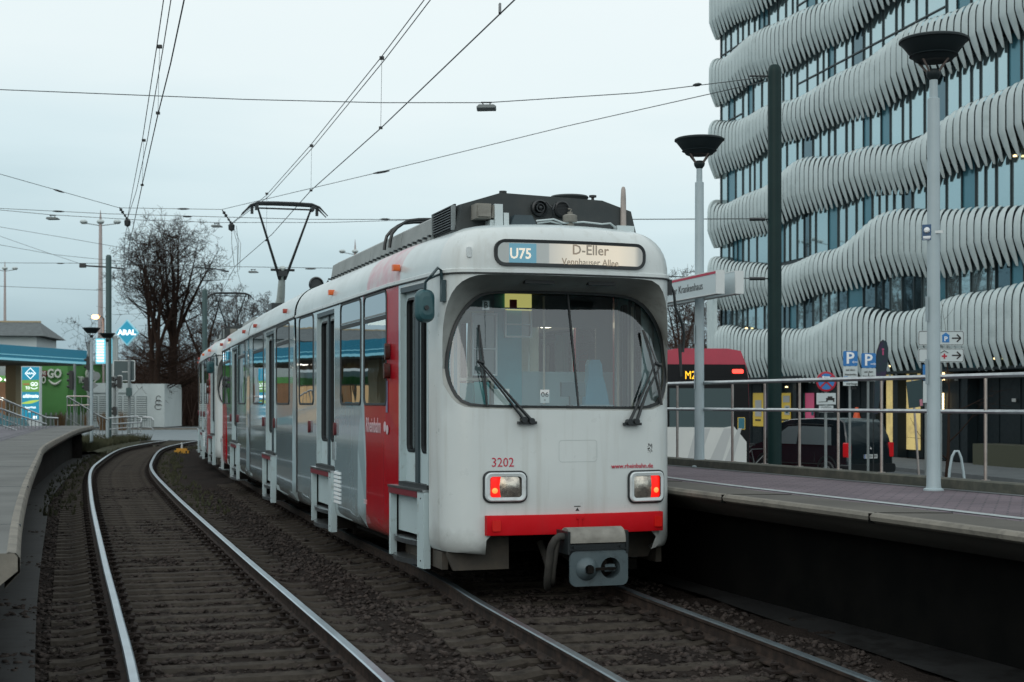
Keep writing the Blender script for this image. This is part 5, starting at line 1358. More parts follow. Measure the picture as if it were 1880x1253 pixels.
# station name sign boxes either side of the first lamp post
def sign_box(name, x0, y0, Ln, z0, z1, th, label, txt=None):
    a = R(15.2); o = empty(name, (x0, y0, z0), a); tag(o, label, 'station sign', 'station sign boxes on the lamp post')
    h = z1-z0
    b = MB(); b.box(-th/2, th/2, .0, Ln, 0, h); bx = b.build('box', m_signwhite, o, None, 0)
    b = MB(); b.box(-th/2-.006, th/2+.006, -.018, 0, -.012, h+.012); b.box(-th/2-.004, th/2+.004, 0, Ln, -.012, 0); b.box(-th/2-.004, th/2+.004, 0, Ln, h, h+.012); b.build('frame', m_signframe, o, None, 0)
    if txt:
        b = MB(); b.box(-th/2-.005, -th/2, .0, Ln, h*.89, h); b.build('red_band', m_signred, o, None, 0)
        text(txt, .100, m_txtdark2, bx, basis((-th/2-.004, 1.14, h*.44), (0, -1, 0), (0, 0, 1)), 1.44, -.004, ext=.001)
    return o
m_signwhite = mat('white_sign_face', (.50, .58, .60), .35); m_signframe = mat('pale_sign_frame', (.58, .62, .62), .4); m_signred = mat('red_sign_band', (.42, .02, .06), .5); m_txtdark2 = mat('dark_sign_lettering', (.06, .07, .075), .6)
q = PX(1329, 538, 17.7); q2 = PX(1329, 498, 17.7)
sign_box('station_sign', q.x-.05, 17.7, 3.3, q.z, q2.z, .10, 'white station name sign with a red top band reading Heerdter Krankenhaus', 'Heerdter Krankenhaus')
q = PX(1364, 538, 17.9); sign_box('station_sign', q.x-.05, 17.9, 3.2, q.z, q2.z+.01, .10, 'blank grey station sign box behind the lettered one')

# dark green catenary mast
def mast(name, u, Y, vtop, zb, r_, m, label):
    p = PX(u, 740, Y); o = empty(name, (p.x, Y, zb)); tag(o, label, 'mast', 'catenary masts'); H = PX(u, vtop, Y).z-zb
    b = MB(); b.lathe([(r_*1.05, 0), (r_, .5), (r_*.97, H-.14), (r_*.90, H-.06), (r_*.6, H-.01), (0, H)], n=20); b.build('pole', m, o, None, 40)
    return o, H
mg, HG = mast('catenary_mast', 1422, 24, 119, -.56, .118, m_mast, 'thick dark green mast in front of the office block')
for v in (140, 403, 512):
    b = MB(); z = PX(1410, v, 24).z+.56; b.cyl((-.115, 0, z), (-.16, 0, z), .012, n=6); b.cyl((-.16, 0, z), (-.42, 0, z+.0), .028 if v > 200 else .014, n=8); b.build('insulator', m_black, mg, None, 40)
ml, HL = mast('catenary_mast', 199.5, 62, 468, -.1, .125, m_mastg, 'grey green mast behind the far left lamp post')
mr2, _ = mast('catenary_mast', 376, 88, 531, -.1, .16, m_mastg, 'faint grey green mast in front of the bare trees, left of the second pantograph')

# ------------------------------------------------ office block
A0 = Vector((10.95, 76, 0)); dF = Vector((.2164, -.9763, 0)); nF = Vector((-.9763, -.2164, 0))
MF = Matrix(((dF.x, -nF.x, 0, A0.x), (dF.y, -nF.y, 0, A0.y), (0, 0, 1, 0), (0, 0, 0, 1)))   # x along, y inwards, z up
def fac(u, v, off=0.0):
    d = Vector(((u-940)/FPX, 1, -(v-HZ)/FPX)); o = Vector((0, 0, CH)); P0 = A0-nF*off
    t = (P0-o).dot(nF)/d.dot(nF); p = o+d*t-A0; return p.dot(dF), p.z
bl = empty('office_block', (A0.x, A0.y, -.43)); tag(bl, 'office block wrapped in wavy bands of pale upright fins with blue glass between', 'office building')
IB = Matrix.Translation((-A0.x, -A0.y, .43)) @ MF
m_fin = mat('pale_metal_fin', (.50, .585, .59), .42, noise=((.45, .53, .535), 1.5, .35, .7), dirt=((.25, .31, .31), .8, .55, .9), streak=((.22, .27, .27), .3))
m_fac = mat('facade_glass', (.42, .56, .59), .02, metal=.85)
m_facd = mat('tree_reflecting_facade_glass', (.10, .17, .20), .02, metal=.85)  # dark tree reflections put into the colour, mostly in the lower storeys
m_facb = mat('blue_facade_panel', (.06, .19, .24), .18, metal=.4)
m_mull = mat('dark_mullion', (.010, .022, .027), .5)
m_clad = mat('dark_shopfront_cladding', (.008, .014, .017), .5, spec=.2, rvar=.1)
LNG = 47.0; H0 = 2.9; SP = 3.6; rb = random.Random(11)
def zbot(s, k): return H0+SP*k+.16*math.sin(s*.33+k*1.7)+.10*math.sin(s*.9+k*2.3)
def thick(s, k):
    if k < 2:
        xs_ = ((0, 9, 17, 22, 26, 31, 40, 48), (0, 8, 14.5, 18.8, 22.5, 28.7, 38, 48))[k]; ys_ = ((2.7, 2.2, 2.85, 2.2, 2.7, 2.8, 2.3, 2.7), (2.7, 1.9, 1.75, 2.6, 2.5, 1.95, 2.4, 2.1))[k]
        i = max(1, min(7, int(np.searchsorted(xs_, s)))); return lerp(ys_[i-1], ys_[i], smooth((s-xs_[i-1])/(xs_[i]-xs_[i-1])))
    ph = [0.2, 2.6, 4.4, 1.2, 5.3, 3.1, .6][k]
    return 2.15+(.42 if k < 2 else .27)*math.sin(s*.33+ph)+(.12 if k < 2 else .05)*math.sin(s*.9+ph*2.2)+.6*math.exp(-s/1.6)
NB = 7
for k in range(NB):
    b = MB(); s = .05
    while s < LNG:
        z0, th = zbot(s, k), thick(s, k); zt = z0+th; ob = .52+.05*math.sin(s*.5+k)
        prof_ = [(ob-.36*(1-math.cos(f*1.571)), zt-.66+.66*math.sin(f*1.571), max(.03, (1-f**2.0))**.55) for f in (1, .92, .8, .62, .42, .2, 0)]+[(ob, z0+.86, 1)]+[(ob-.33*f**1.1, z0+.86-.94*f, max(.03, (1-f**1.9))**.55) for f in (.18, .4, .6, .77, .9, 1)]
        V = []; W_ = .242; nw = 5
        for (o_, z, wd) in prof_:
            for j in range(nw+1):
                t = -1+2*j/nw
                # each fin is a shallow shell, its near edge set back under the next one
                V.append((s+W_*wd*t+.06*(1-wd), -(o_+.085*(1-t*t)+.024*t+.02), z))
        K = len(prof_)
        b.add(V, [(i*(nw+1)+j, i*(nw+1)+j+1, (i+1)*(nw+1)+j+1, (i+1)*(nw+1)+j) for i in range(K-1) for j in range(nw)])
        if s < .1: b.poly([(s+.02, 0, zt)]+[(s+.02, -o_, z) for o_, z, wd in prof_]+[(s+.02, 0, z0-.05)]); b.poly([(s+.2, 0, zt)]+[(s+.2, -o_-.05, z) for o_, z, wd in prof_]+[(s+.2, 0, z0-.05)])
        s += .475
    o = b.build('fin_band', m_fin, bl, IB, 24)
    b = MB(); n = 60      # dark backing of the band
    V = []
    for i in range(n+1):
        s_ = LNG*i/n; a, c = zbot(s_, k)+.42, zbot(s_, k)+thick(s_, k)-.12; V += [(s_, -.26, a), (s_, -.20, c), (s_, -.02, c), (s_, -.0, a+.05)]
    b.add(V, [(4*i+j, 4*i+(j+1) % 4, 4*i+4+(j+1) % 4, 4*i+4+j) for i in range(n) for j in range(4)]+[(0, 1, 2, 3)])
    b.build('band_backing', m_mull, o, None, 0)
# end return on the left corner joining the two lowest bands
b = MB()
for j in range(3):
    s = .1+j*.42; V = []
    for z, o_ in ((7.6, .60), (6.5, .60), (5.0, .58), (4.0, .56), (3.2, .40)):
        for t in (-1, -.5, 0, .5, 1): V.append((s+.235*t, -(o_+.055*(1-t*t)-.05*t), z))
    b.add(V, [(i*5+c, i*5+c+1, (i+1)*5+c+1, (i+1)*5+c) for i in range(4) for c in range(4)])
b.build('corner_fins', m_fin, bl, IB, 50)
# storeys of glazing: bays as windows with their mullions
for k in range(NB):
    nb_ = 14; bw = LNG/nb_
    for i in range(nb_):
        s0 = i*bw+(.02 if i else .35); s1 = (i+1)*bw; z0 = H0+SP*k-1.75; z1 = H0+SP*k+.55
        if k == 0: z0 = H0-.05; z1 = H0+.5
        b = MB(); cuts = [s0]; 
        while cuts[-1] < s1-.5: cuts.append(cuts[-1]+rb.choice((.62, .78, .95, 1.1)))
        cuts[-1] = s1
        for a, c in zip(cuts, cuts[1:]):
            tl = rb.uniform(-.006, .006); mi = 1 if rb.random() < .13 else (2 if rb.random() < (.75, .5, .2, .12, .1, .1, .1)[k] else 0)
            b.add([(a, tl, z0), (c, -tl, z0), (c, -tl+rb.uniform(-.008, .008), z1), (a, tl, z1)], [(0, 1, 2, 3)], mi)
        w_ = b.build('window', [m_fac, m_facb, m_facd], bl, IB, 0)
        b = MB()
        for a in cuts[:-1]: b.box(a-.022, a+.022, -.055, .02, z0, z1)
        if k > 2 and k != 5: pass
        b.box(s0, s1, -.05, .01, z0+.78, z0+.84) if k in (4, 5) and rb.random() < .5 else None
        b.build('mullions', m_mull, w_, None, 0)
b = MB(); b.box(.05, LNG, .03, 22, H0, 29); b.build('inner_core', m_mull, bl, IB, 0)
b = MB(); b.box(-.05, LNG, .55, .75, -.43+.43-.43, H0-.02); b.box(-.05, LNG, -.35, .60, H0-.04, H0+.06)
for s in np.arange(.5, LNG, 1.35): b.box(s-.02, s+.02, .52, .55, -.43, H0-.04)
b.build('ground_floor_wall', m_clad, bl, IB, 0)
for u in (1345, 1418, 1466, 1540, 1612, 1652, 1780): s = fac(u, 740, .3)[0]; b = MB(); b.box(s-.2, s+.2, .10, .50, -.43, H0-.04); b.build('pillar', m_clad, bl, IB, 0)
m_yel = mat('yellow_window_poster', (.50, .36, .04), .6, emit=(.9, .65, .15), estr=.10); m_pink = mat('pink_window_poster', (.42, .06, .14), .6, emit=(.9, .2, .35), estr=.12)
m_grn = mat('green_window_strip', (.01, .22, .15), .6); m_shopy = mat('lit_yellow_shop_window', (.4, .32, .1), .4, emit=(.85, .68, .30), estr=.45, noise=((.12, .09, .03), 1.5, .45, .6)); m_mint = mat('pale_green_glass', (.05, .14, .13), .15)
m_paper = mat('pale_poster_paper', (.38, .40, .40), .7); m_warm = emis('warm_shop_light', (1, .72, .35), 3.0); m_purple = mat('purple_strip', (.06, .03, .09), .6)
def front_panel(name, u0, u1, v0, v1, m, off=.50, label=None, th=.02, par=None):
    uc = (u0+u1)/2; s0, s1 = fac(u0, 740, off)[0], fac(u1, 740, off)[0]; za = fac(uc, v1, off)[1]; zb_ = fac(uc, v0, off)[1]
    b = MB(); b.box(min(s0, s1), max(s0, s1), off-th, off, max(za, -.4), zb_)
    return b.build(name, m, par or bl, IB if par is None else None, 0)
for u0, u1, v0, v1, m in ((1383, 1404, 722, 783, m_yel), (1432, 1452, 722, 784, m_yel), (1432, 1452, 784, 812, m_mint), (1472, 1477, 722, 782, m_grn), (1479, 1495, 722, 774, m_pink), (1628, 1639, 676, 830, m_shopy), (1662, 1690, 674, 826, m_shopy), (1404, 1409, 722, 790, m_purple)):
    p = front_panel('shop_window', u0, u1, v0, v1, m)
    if u0 == 1383: front_panel('poster', 1387, 1398, 735, 765, m_paper, .475, par=p); front_panel('poster', 1387, 1397, 770, 773, m_txtdark, .475, par=p)
    if u0 == 1432 and m is m_yel: front_panel('poster', 1438, 1450, 727, 739, m_paper, .475, par=p); front_panel('poster', 1441, 1450, 745, 762, m_paper, .475, par=p); front_panel('poster', 1434, 1448, 770, 773, m_txtdark, .475, par=p); front_panel('poster', 1434, 1448, 776, 779, m_txtdark, .475, par=p); front_panel('poster', 1443, 1448, 748, 759, m_facb, .47, par=p)
    if u0 == 1479: front_panel('poster', 1482, 1488, 750, 756, m_paper, .475, par=p); front_panel('poster', 1490, 1494, 756, 763, m_facb, .475, par=p)
    if u0 == 1662: front_panel('poster', 1670, 1684, 676, 690, m_mint, .475, par=p)
for u, v, sx, sy in ((1731, 738, 2.2, 16), (1731, 690, 3.5, 9)): front_panel('strip_light', u-sx, u+sx, v-sy, v+sy, m_warm, .45)
for u, v, w_, h_ in ((1756, 696, 3, 3), (1862, 735, 3.5, 3)): front_panel('wall_plate', u-w_, u+w_, v-h_, v+h_, m_paper, .45)
b = MB()
for u, v in ((1446, 712), (1372, 604), (1866, 288), (1634, 674), (1830, 660)):
    s, z = fac(u, v, -.1); b.lathe([(.07, 0), (.06, .05), (0, .07)], (s, -.15, z), 10)
b.build('ceiling_spot', m_warm, bl, IB, 40)
b = MB(); s0, s1 = fac(1805, 740, -.2)[0], LNG; b.box(s0, s1, -.6, .4, -.43, .30); b.build('planter_wall', mat('mossy_planter', (.05, .055, .035), .9), bl, IB, 0)

# ------------------------------------------------ bus
def lathe_wheel(b, x, y, z, r_, w_, side, m=0, m2=1):
    Mx = Matrix.Translation((x, y, z)) @ Matrix.Rotation(R(90 if side > 0 else -90), 4, 'Y')
    b.lathe([(0, 0), (r_*.55, 0), (r_*.6, .02), (r_*.9, .02), (r_, -.01), (r_, -w_), (r_*.5, -w_)], n=26, m=m, M=Mx); b.lathe([(r_*.56, .015), (r_*.5, .022), (r_*.2, .0), (0, .02)], n=20, m=m2, M=Mx)
YB = 38.0; pb0 = PX(1232, 740, YB); pb1 = PX(1380, 740, YB-.3)
bus = empty('bus', (PX(1300, 740, YB).x-.0, YB, -.55), R(8)); tag(bus, 'red and black bus from behind with an orange M2 display', 'bus')
zr = PX(0, 640, YB).z+.55; zk = PX(0, 668, YB).z+.55; zw0 = PX(0, 784, YB).z+.55; zb0 = PX(0, 852, YB).z+.55; zgl = PX(0, 765, YB).z+.55
hwb = 1.27; xr_ = PX(1380, 740, YB).x-PX(1300, 740, YB).x; hw2 = xr_
m_busred = mat('bus_red_paint', (.42, .025, .055), .3, coat=.4, noise=((.36, .025, .05), 2, .4, .7)); m_busblk = mat('bus_black_glass', (.007, .007, .008), .3, spec=.2); m_buswhite = mat('bus_white_panel', (.60, .62, .60), .35, noise=((.54, .56, .55), 1, .4, .7)); m_busgrey = mat('bus_grey_stripe', (.44, .46, .46), .4)
x0, x1 = hw2-2.55, hw2; Lb = 11.5
b = MB()
P = [(x0, .32), (x1-.0, .32), (x1, 1.6), (x1-.03, zk-.4), (x1-.10, zk), (x1-.24, zr-.06), (x1-.6, zr), (x0+.6, zr), (x0+.24, zr-.06), (x0+.10, zk), (x0+.03, zk-.4), (x0, 1.6)]
b.prism(P, 'y', .06, Lb); b.build('body', m_busred, bus, None, 30)
b = MB(); b.prism([(x0+.06, .34), (x1-.02, .34), (x1-.02, 1.7), (x1-.06, zk-.35), (x1-.14, zk-.02), (x0+.14, zk-.02), (x0+.03, 1.7)], 'y', .0, .058); b.build('rear_glass', m_busblk, bus, None, 0)
b = MB(); xa, xb_, xc_ = PX(1365, 0, YB).x-PX(1300, 0, YB).x, PX(1372, 0, YB).x-PX(1300, 0, YB).x, PX(1330, 0, YB).x-PX(1300, 0, YB).x
zp1 = PX(0, 812, YB).z+.55
b.prism([(x0+.02, zb0-.04), (xb_, zb0-.10), (xb_, zp1), (xc_+.25, zw0+.02), (xc_, zw0-.02), (x0+.02, zw0)], 'y', -.05, -.002); rp = b.build('rear_panel', m_buswhite, bus, None, 0)
b = MB()
for a0_, a1_, c0, c1 in ((-.35, .05, -.62, -.30), (.42, .72, -.02, .34), (.80, 1.0, .40, .64)):
    b.add([(a0_, -.053, zw0-.04), (a1_*.9, -.053, zw0-.04), (c1, -.053, zb0-.02), (c0, -.053, zb0-.02)], [(0, 1, 2, 3)])
b.build('grey_stripe', m_busgrey, rp, None, 0)
b = MB(); xl_ = PX(1356, 0, YB).x-PX(1300, 0, YB).x; zl_ = PX(0, 682, YB).z+.55; b.prism(rrect(xl_, zl_, .30, .11, .04, 4), 'y', -.03, 0); b.build('brake_lamp', emis('bus_brake_lamp', (1, .045, .03), 3.2), bus, None, 30)
b = MB(); b.prism(rrect(xl_-2.03, zl_-.05, .22, .10, .04, 4), 'y', -.03, 0); b.build('brake_lamp', bpy.data.materials['red_tail_lens'], bus, None, 30)
dx = PX(1271, 0, YB).x-PX(1300, 0, YB).x; dz = PX(0, 690, YB).z+.55; b = MB(); b.box(dx-.36, dx+.36, -.012, 0, dz-.16, dz+.16); dd = b.build('line_display', m_busblk, bus, None, 0)
text('M2', .21, emis('amber_display', (1, .48, .02), 1.6), dd, basis((dx-.075, -.03, dz), (1, 0, 0), (0, 0, 1)), .27, 0, ext=.002)
b = MB(); b.box(x0+.35, x1-.45, -.008, .0, 1.55, zl_-.45); b.build('rear_window', m_cabdark, bus, None, 0)
b = MB(); xs_ = PX(1363, 0, YB).x-PX(1300, 0, YB).x; zs_ = PX(0, 778, YB).z+.55; b.box(xs_-.10, xs_+.10, -.012, 0, zs_-.16, zs_+.16); st_ = b.build('sticker', m_yel, bus, None, 0)
b = MB(); b.box(xs_-.085, xs_+.085, -.015, -.012, zs_-.145, zs_+.145); b.build('sticker_field', m_facb, st_, None, 0)
for y in (2.6, 8.6):
    for sd, xx in ((1, x1+.01), (-1, x0-.01)):
        b = MB(); lathe_wheel(b, xx, y, .48, .48, .3, sd); b.build('wheel', [m_rubber, m_grey], bus, None, 30)
for j in range(4):
    for xa_ in (x0-.012, x1): b = MB(); b.box(xa_, xa_+.012, 1.0+j*2.6, 3.3+j*2.6, 1.35, 2.5); b.build('side_window', m_busblk, bus, None, 0)

# ------------------------------------------------ van
def make_van(label, loc, rz):
    v = empty('van', loc, rz); tag(v, label, 'van')
    # local: y forward, x right; rear at y=0
    m_v = mat('black_van_paint', (.007, .013, .017), .25, coat=.7, spec=.4); m_vg = mat('sky_toned_car_glass', (.10, .13, .14), .25, spec=.8); W = .90  # window colour lightened to stand in for reflected sky
    side = [(0.02, .30), (0, .55), (.02, .95), (.10, 1.30), (.26, 1.72), (.42, 1.80), (1.4, 1.84), (2.5, 1.80), (2.85, 1.72), (3.25, 1.42), (3.55, 1.14), (3.9, 1.05), (4.22, .92), (4.37, .72), (4.40, .45), (4.36, .28)]
    def wd(z): return W*(1 if z < 1.0 else 1-.17*((z-1.0)/.84)**1.3)
    b = MB(); n = len(side)
    inset = []
    cy, cz = 2.2, .9
    ring0 = [(-wd(z)+.0, y, z) for y, z in side]; ring1 = [(wd(z), y, z) for y, z in side]
    def shr(P, k, dx): return [(x+dx, cy+(y-cy)*(1-k*.02), cz+(z-cz)*(1-k*.045)) for x, y, z in P]
    a3 = shr(ring0, 1, -.0); mid = [[(x*t, y, z) for x, y, z in ring0] for t in (.97,)]
    L_ = [ring0[i] for i in range(n)]
    R2 = [[(-wd(z)*k, y, z) for (y, z) in side] for k in (1, .93)]
    # section loops from left to right with a rounded shoulder
    loops = []
    for f, k in ((-1, 0), (-.955, 1), (-.80, 1.35), (0, 1.5), (.80, 1.35), (.955, 1), (1, 0)):
        loops.append([(wd(z)*f, cy+(y-cy)*(1+.012*k), cz+(z-cz)*(1+.018*k)) for y, z in side])
    for p, q in zip(loops, loops[1:]):
        b.add(p+q, [(i, (i+1) % n, n+(i+1) % n, n+i) for i in range(n)])
    b.poly(loops[0]); b.poly(loops[-1][::-1])
    body = b.build('body', m_v, v, None, 40)
    for sd in (-1, 1):
        def sp(y, z, o=.012): return (sd*(wd(z)+o), y, z)
        for nm, P in (('side_window', [(.62, 1.08), (.72, 1.60), (1.98, 1.62), (2.02, 1.08)]), ('front_window', [(2.10, 1.08), (2.08, 1.62), (2.55, 1.60), (3.12, 1.26), (3.16, 1.08)])):
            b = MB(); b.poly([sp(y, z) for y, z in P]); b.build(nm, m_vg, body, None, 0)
        b = MB(); b.tube([sp(y, z, .012) for y, z in ((.66, 1.66), (2.0, 1.68), (2.58, 1.64), (3.2, 1.25))], .012, 5); b.tube([sp(y, z, .006) for y, z in ((1.34, .55), (1.34, 1.66))], .005, 4); b.tube([sp(y, z, .006) for y, z in ((2.06, .45), (2.04, 1.66))], .005, 4); b.tube([sp(y, z, .008) for y, z in ((.9, .52), (3.2, .50))], .02, 5)
        b.build('door_seam', m_rubber, body, None, 0)
        for y in (.80, 3.52):
            b = MB(); Mx = Matrix.Translation((sd*(W+.004), y, .36)) @ Matrix.Rotation(R(90*sd), 4, 'Y'); b.lathe([(.40, -.02), (.42, .012), (.38, .02), (.36, -.0), (.30, -.02), (0, -.02)], n=28, M=Mx); b.build('wheel_arch', m_rubber, body, None, 30)
            b = MB(); lathe_wheel(b, sd*(W+.012), y, .31, .31, .2, sd); b.build('wheel', [m_rubber, m_grey], v, None, 30)
        b = MB(); b.prism(rrect(sd*(W-.06), .95, .15, .42, .04, 4), 'y', -.04, .14); tl = b.build('tail_light', mat('dark_red_car_lens', (.42, .008, .015), .25, coat=.3, emit=(1, .03, .03), estr=.12), v, None, 30)
        b = MB(); b.box(sd*(W-.06)-.045, sd*(W-.06)+.045, -.036, -.03, .88, .98); b.build('reversing_lens', m_signframe, tl, None, 0)
        b = MB(); b.prism(rrect(sd*(W+.10), 1.14, .14, .20, .05, 4), 'y', 2.98, 3.10); b.build('mirror', m_v, v, None, 40)
        b = MB(); b.box(min(sd*(W+.005), sd*(W+.01)), max(sd*(W+.005), sd*(W+.01)), 3.10, 3.2, .74, .79); b.build('side_repeater', m_orange, v, None, 0)
    b = MB(); b.poly([(-.62, .115, 1.08), (.62, .115, 1.08), (.52, .255, 1.58), (-.52, .255, 1.58)]); 
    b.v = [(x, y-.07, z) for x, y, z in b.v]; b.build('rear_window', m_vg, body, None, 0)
    b = MB(); b.tube([(-.64, -.02, .50), (-.66, .03, 1.1), (-.55, .19, 1.68)], .008, 4); b.tube([(.64, -.02, .50), (.66, .03, 1.1), (.55, .19, 1.68)], .008, 4); b.build('tailgate_seam', m_rubber, body, None, 0)
    b = MB(); b.prism(rrect(0, .42, 1.86, .26, .08, 4), 'y', -.10, .25); b.build('rear_bumper', m_black, v, None, 40)
    b = MB(); b.box(-.26, .26, -.045, -.03, .70, .82); pl = b.build('number_plate', m_signframe, v, None, 0)
    b = MB(); b.box(-.26, -.22, -.047, -.045, .70, .82); b.build('plate_band', mat('blue_plate_band', (.02, .08, .3), .5), pl, None, 0)
    text('ME:XK 8989', .07, m_txtdark, pl, basis((.02, -.048, .76), (1, 0, 0), (0, 0, 1)), .42, ext=.001)
    b = MB(); Mx = Matrix.Translation((0, .0, .98)) @ Matrix.Rotation(R(90), 4, 'X'); b.lathe([(.065, 0), (.065, .012), (.052, .014), (.052, .004), (0, .004)], n=24, M=Mx); em = b.build('emblem', m_chrome, v, None, 30)
    b = MB(); b.tube([(-.035, -.012, 1.02), (-.012, -.012, .985), (0, -.012, 1.01), (.012, -.012, .985), (.035, -.012, 1.02)], .004, 4); b.tube([(-.045, -.012, .99), (-.018, -.012, .93), (0, -.012, .965), (.018, -.012, .93), (.045, -.012, .99)], .004, 4); b.build('emblem_letters', m_chrome, em, None, 0)
    return v
YV = 41.5; pc = PX(1600, 740, YV)
make_van('black delivery van parked behind the railing, seen from its rear left corner', (pc.x-.05, YV, -.585), R(31))

# ------------------------------------------------ signs on the street
m_blue = mat('blue_sign_face', (.02, .16, .42), .45); m_signw = mat('street_sign_white', (.46, .52, .53), .5); m_redsign = mat('red_sign_ring', (.36, .01, .03), .45)
def post(o, h, r_=.03, m=None): b = MB(); b.cyl((0, 0, 0), (0, 0, h), r_, n=10); b.build('post', m or m_grey, o, None, 40)
def parking(u0, u1, v0, v1, v2, Y, label, dirn, rows):
    a, c = PX(u0, v0, Y), PX(u1, v1, Y); o = empty('parking_sign', ((a.x+c.x)/2, Y, -.55)); tag(o, label, 'parking sign', 'blue parking signs'); w_ = c.x-a.x
    g = lambda v: PX(0, v, Y).z+.55
    post(o, g(v0)-.02)
    b = MB(); b.prism(rrect(0, (g(v0)+g(v1))/2, w_, g(v0)-g(v1), .03, 3), 'y', -.06, -.04); f = b.build('panel', m_blue, o, None, 30)
    text('P', .26, m_txtwhite, f, basis((-.01, -.066, (g(v0)+g(v1))/2+.0), (1, 0, 0), (0, 0, 1)), .18, .02)
    b = MB(); z = g(v1)+.09; b.beam((.04, -.064, z), (.16, -.064, z), .004, .014); s_ = 1 if dirn > 0 else -1; x = .10+s_*.06; b.beam((x, -.064, z), (x-s_*.045, -.064, z+.035), .004, .012, (0, 1, 0)); b.beam((x, -.064, z), (x-s_*.045, -.064, z-.035), .004, .012, (0, 1, 0)); b.build('arrow', m_txtwhite, f, None, 0)
    b = MB(); b.box(-w_/2, w_/2, -.058, -.042, g(v2), g(v1)-.01); p = b.build('lower_plate', m_signw, o, None, 0)
    for k, (t, sz, ww) in enumerate(rows): text(t, sz, m_txtdark, p, basis((0 if k < 2 else .03, -.062, g(v1)-.09-.105*k), (1, 0, 0), (0, 0, 1)), ww, .01)
    if dirn < 0: b = MB(); b.box(-.15, -.06, -.062, -.058, g(v1)-.36, g(v1)-.24); b.build('disc_symbol', m_blue, p, None, 0)
    else: b = MB(); b.tube([(0, -.062, g(v2)+.18), (.0, -.062, g(v2)+.10), (.05, -.062, g(v2)+.09), (.06, -.062, g(v2)+.04)], .009, 5); b.tube([(.02+.04*math.cos(R(t)), -.062, g(v2)+.07+.04*math.sin(R(t))) for t in range(100, 340, 30)], .007, 5); b.build('wheelchair_symbol', m_txtdark, p, None, 0)
parking(1547, 1573.5, 645, 672.5, 708.5, 33, 'left blue parking sign with a disc symbol and hours plate below it', -1, [('auf dem', .05, .2), ('Seitenstreifen', .045, .27), ('1 Std.', .06, .14), ('werktags', .05, .26), ('7-18 h', .06, .2)])
parking(1580.5, 1607, 649, 676, 700, 33.4, 'right blue parking sign with a wheelchair symbol on the plate below it', 1, [('auf dem', .05, .2), ('Seitenstreifen', .045, .27)])
Y = 30.0; p = PX(1516, 701, Y); ns = empty('no_stopping_sign', (p.x, Y, -.55)); tag(ns, 'round red and blue no stopping sign above a tow truck plate', 'traffic sign'); zc_ = p.z+.55; post(ns, zc_)
Mx = Matrix.Translation((0, -.04, zc_)) @ Matrix.Rotation(R(90), 4, 'X'); r_ = 18.5/FPX*Y
b = MB(); b.lathe([(r_, 0), (r_, .012), (r_*.96, .016), (r_*.80, .016), (0, .014)], n=32, M=Mx); dsc = b.build('disc', m_redsign, ns, None, 30)
b = MB(); b.lathe([(r_*.80, .017), (r_*.80, .020), (0, .020)], n=32, M=Mx); b.build('blue_field', m_blue, dsc, None, 30)
b = MB()
for s_ in (-1, 1): b.beam((-r_*.60, -.063, zc_-s_*r_*.60), (r_*.60, -.063, zc_+s_*r_*.60), .004, r_*.18, (0, 0, 1))
b.build('cross', m_redsign, dsc, None, 0)
b = MB(); b.beam((-.07, -.068, zc_+r_*.45), (.07, -.068, zc_+r_*.45), .004, .022); b.add([(-.10, -.069, zc_+r_*.45), (-.055, -.069, zc_+r_*.45+.03), (-.055, -.069, zc_+r_*.45-.03)], [(0, 1, 2)]); b.build('arrow', m_txtwhite, dsc, None, 0)
g = lambda v: PX(0, v, Y).z+.55
b = MB(); b.box(-.20, .20, -.045, -.03, g(743), g(722)); tp = b.build('tow_plate', m_signw, ns, None, 0)
b = MB(); zc2 = g(732); b.box(-.0, .17, -.048, -.045, zc2-.04, zc2+.01); b.box(.03, .13, -.048, -.045, zc2+.01, zc2+.045); b.beam((-.16, -.047, zc2-.075), (.02, -.047, zc2-.065), .003, .012); b.box(.0, .03, -.048, -.045, zc2-.07, zc2-.04); b.box(.14, .17, -.048, -.045, zc2-.07, zc2-.04); b.box(-.01, .18, -.048, -.045, zc2-.01, zc2+.0); b.build('tow_symbol', m_txtdark, tp, None, 0)
b = MB(); b.box(-.15, .15, -.045, -.03, g(757.5), g(745)); tq = b.build('small_plate', m_signw, ns, None, 0)
for k in range(3): text(('mobiles', 'Halteverbot', '7-18 h')[k], .032, m_txtdark, tq, basis((0, -.048, g(747.5)-.043*k), (1, 0, 0), (0, 0, 1)), .2-.04*(k == 2), ext=.001)
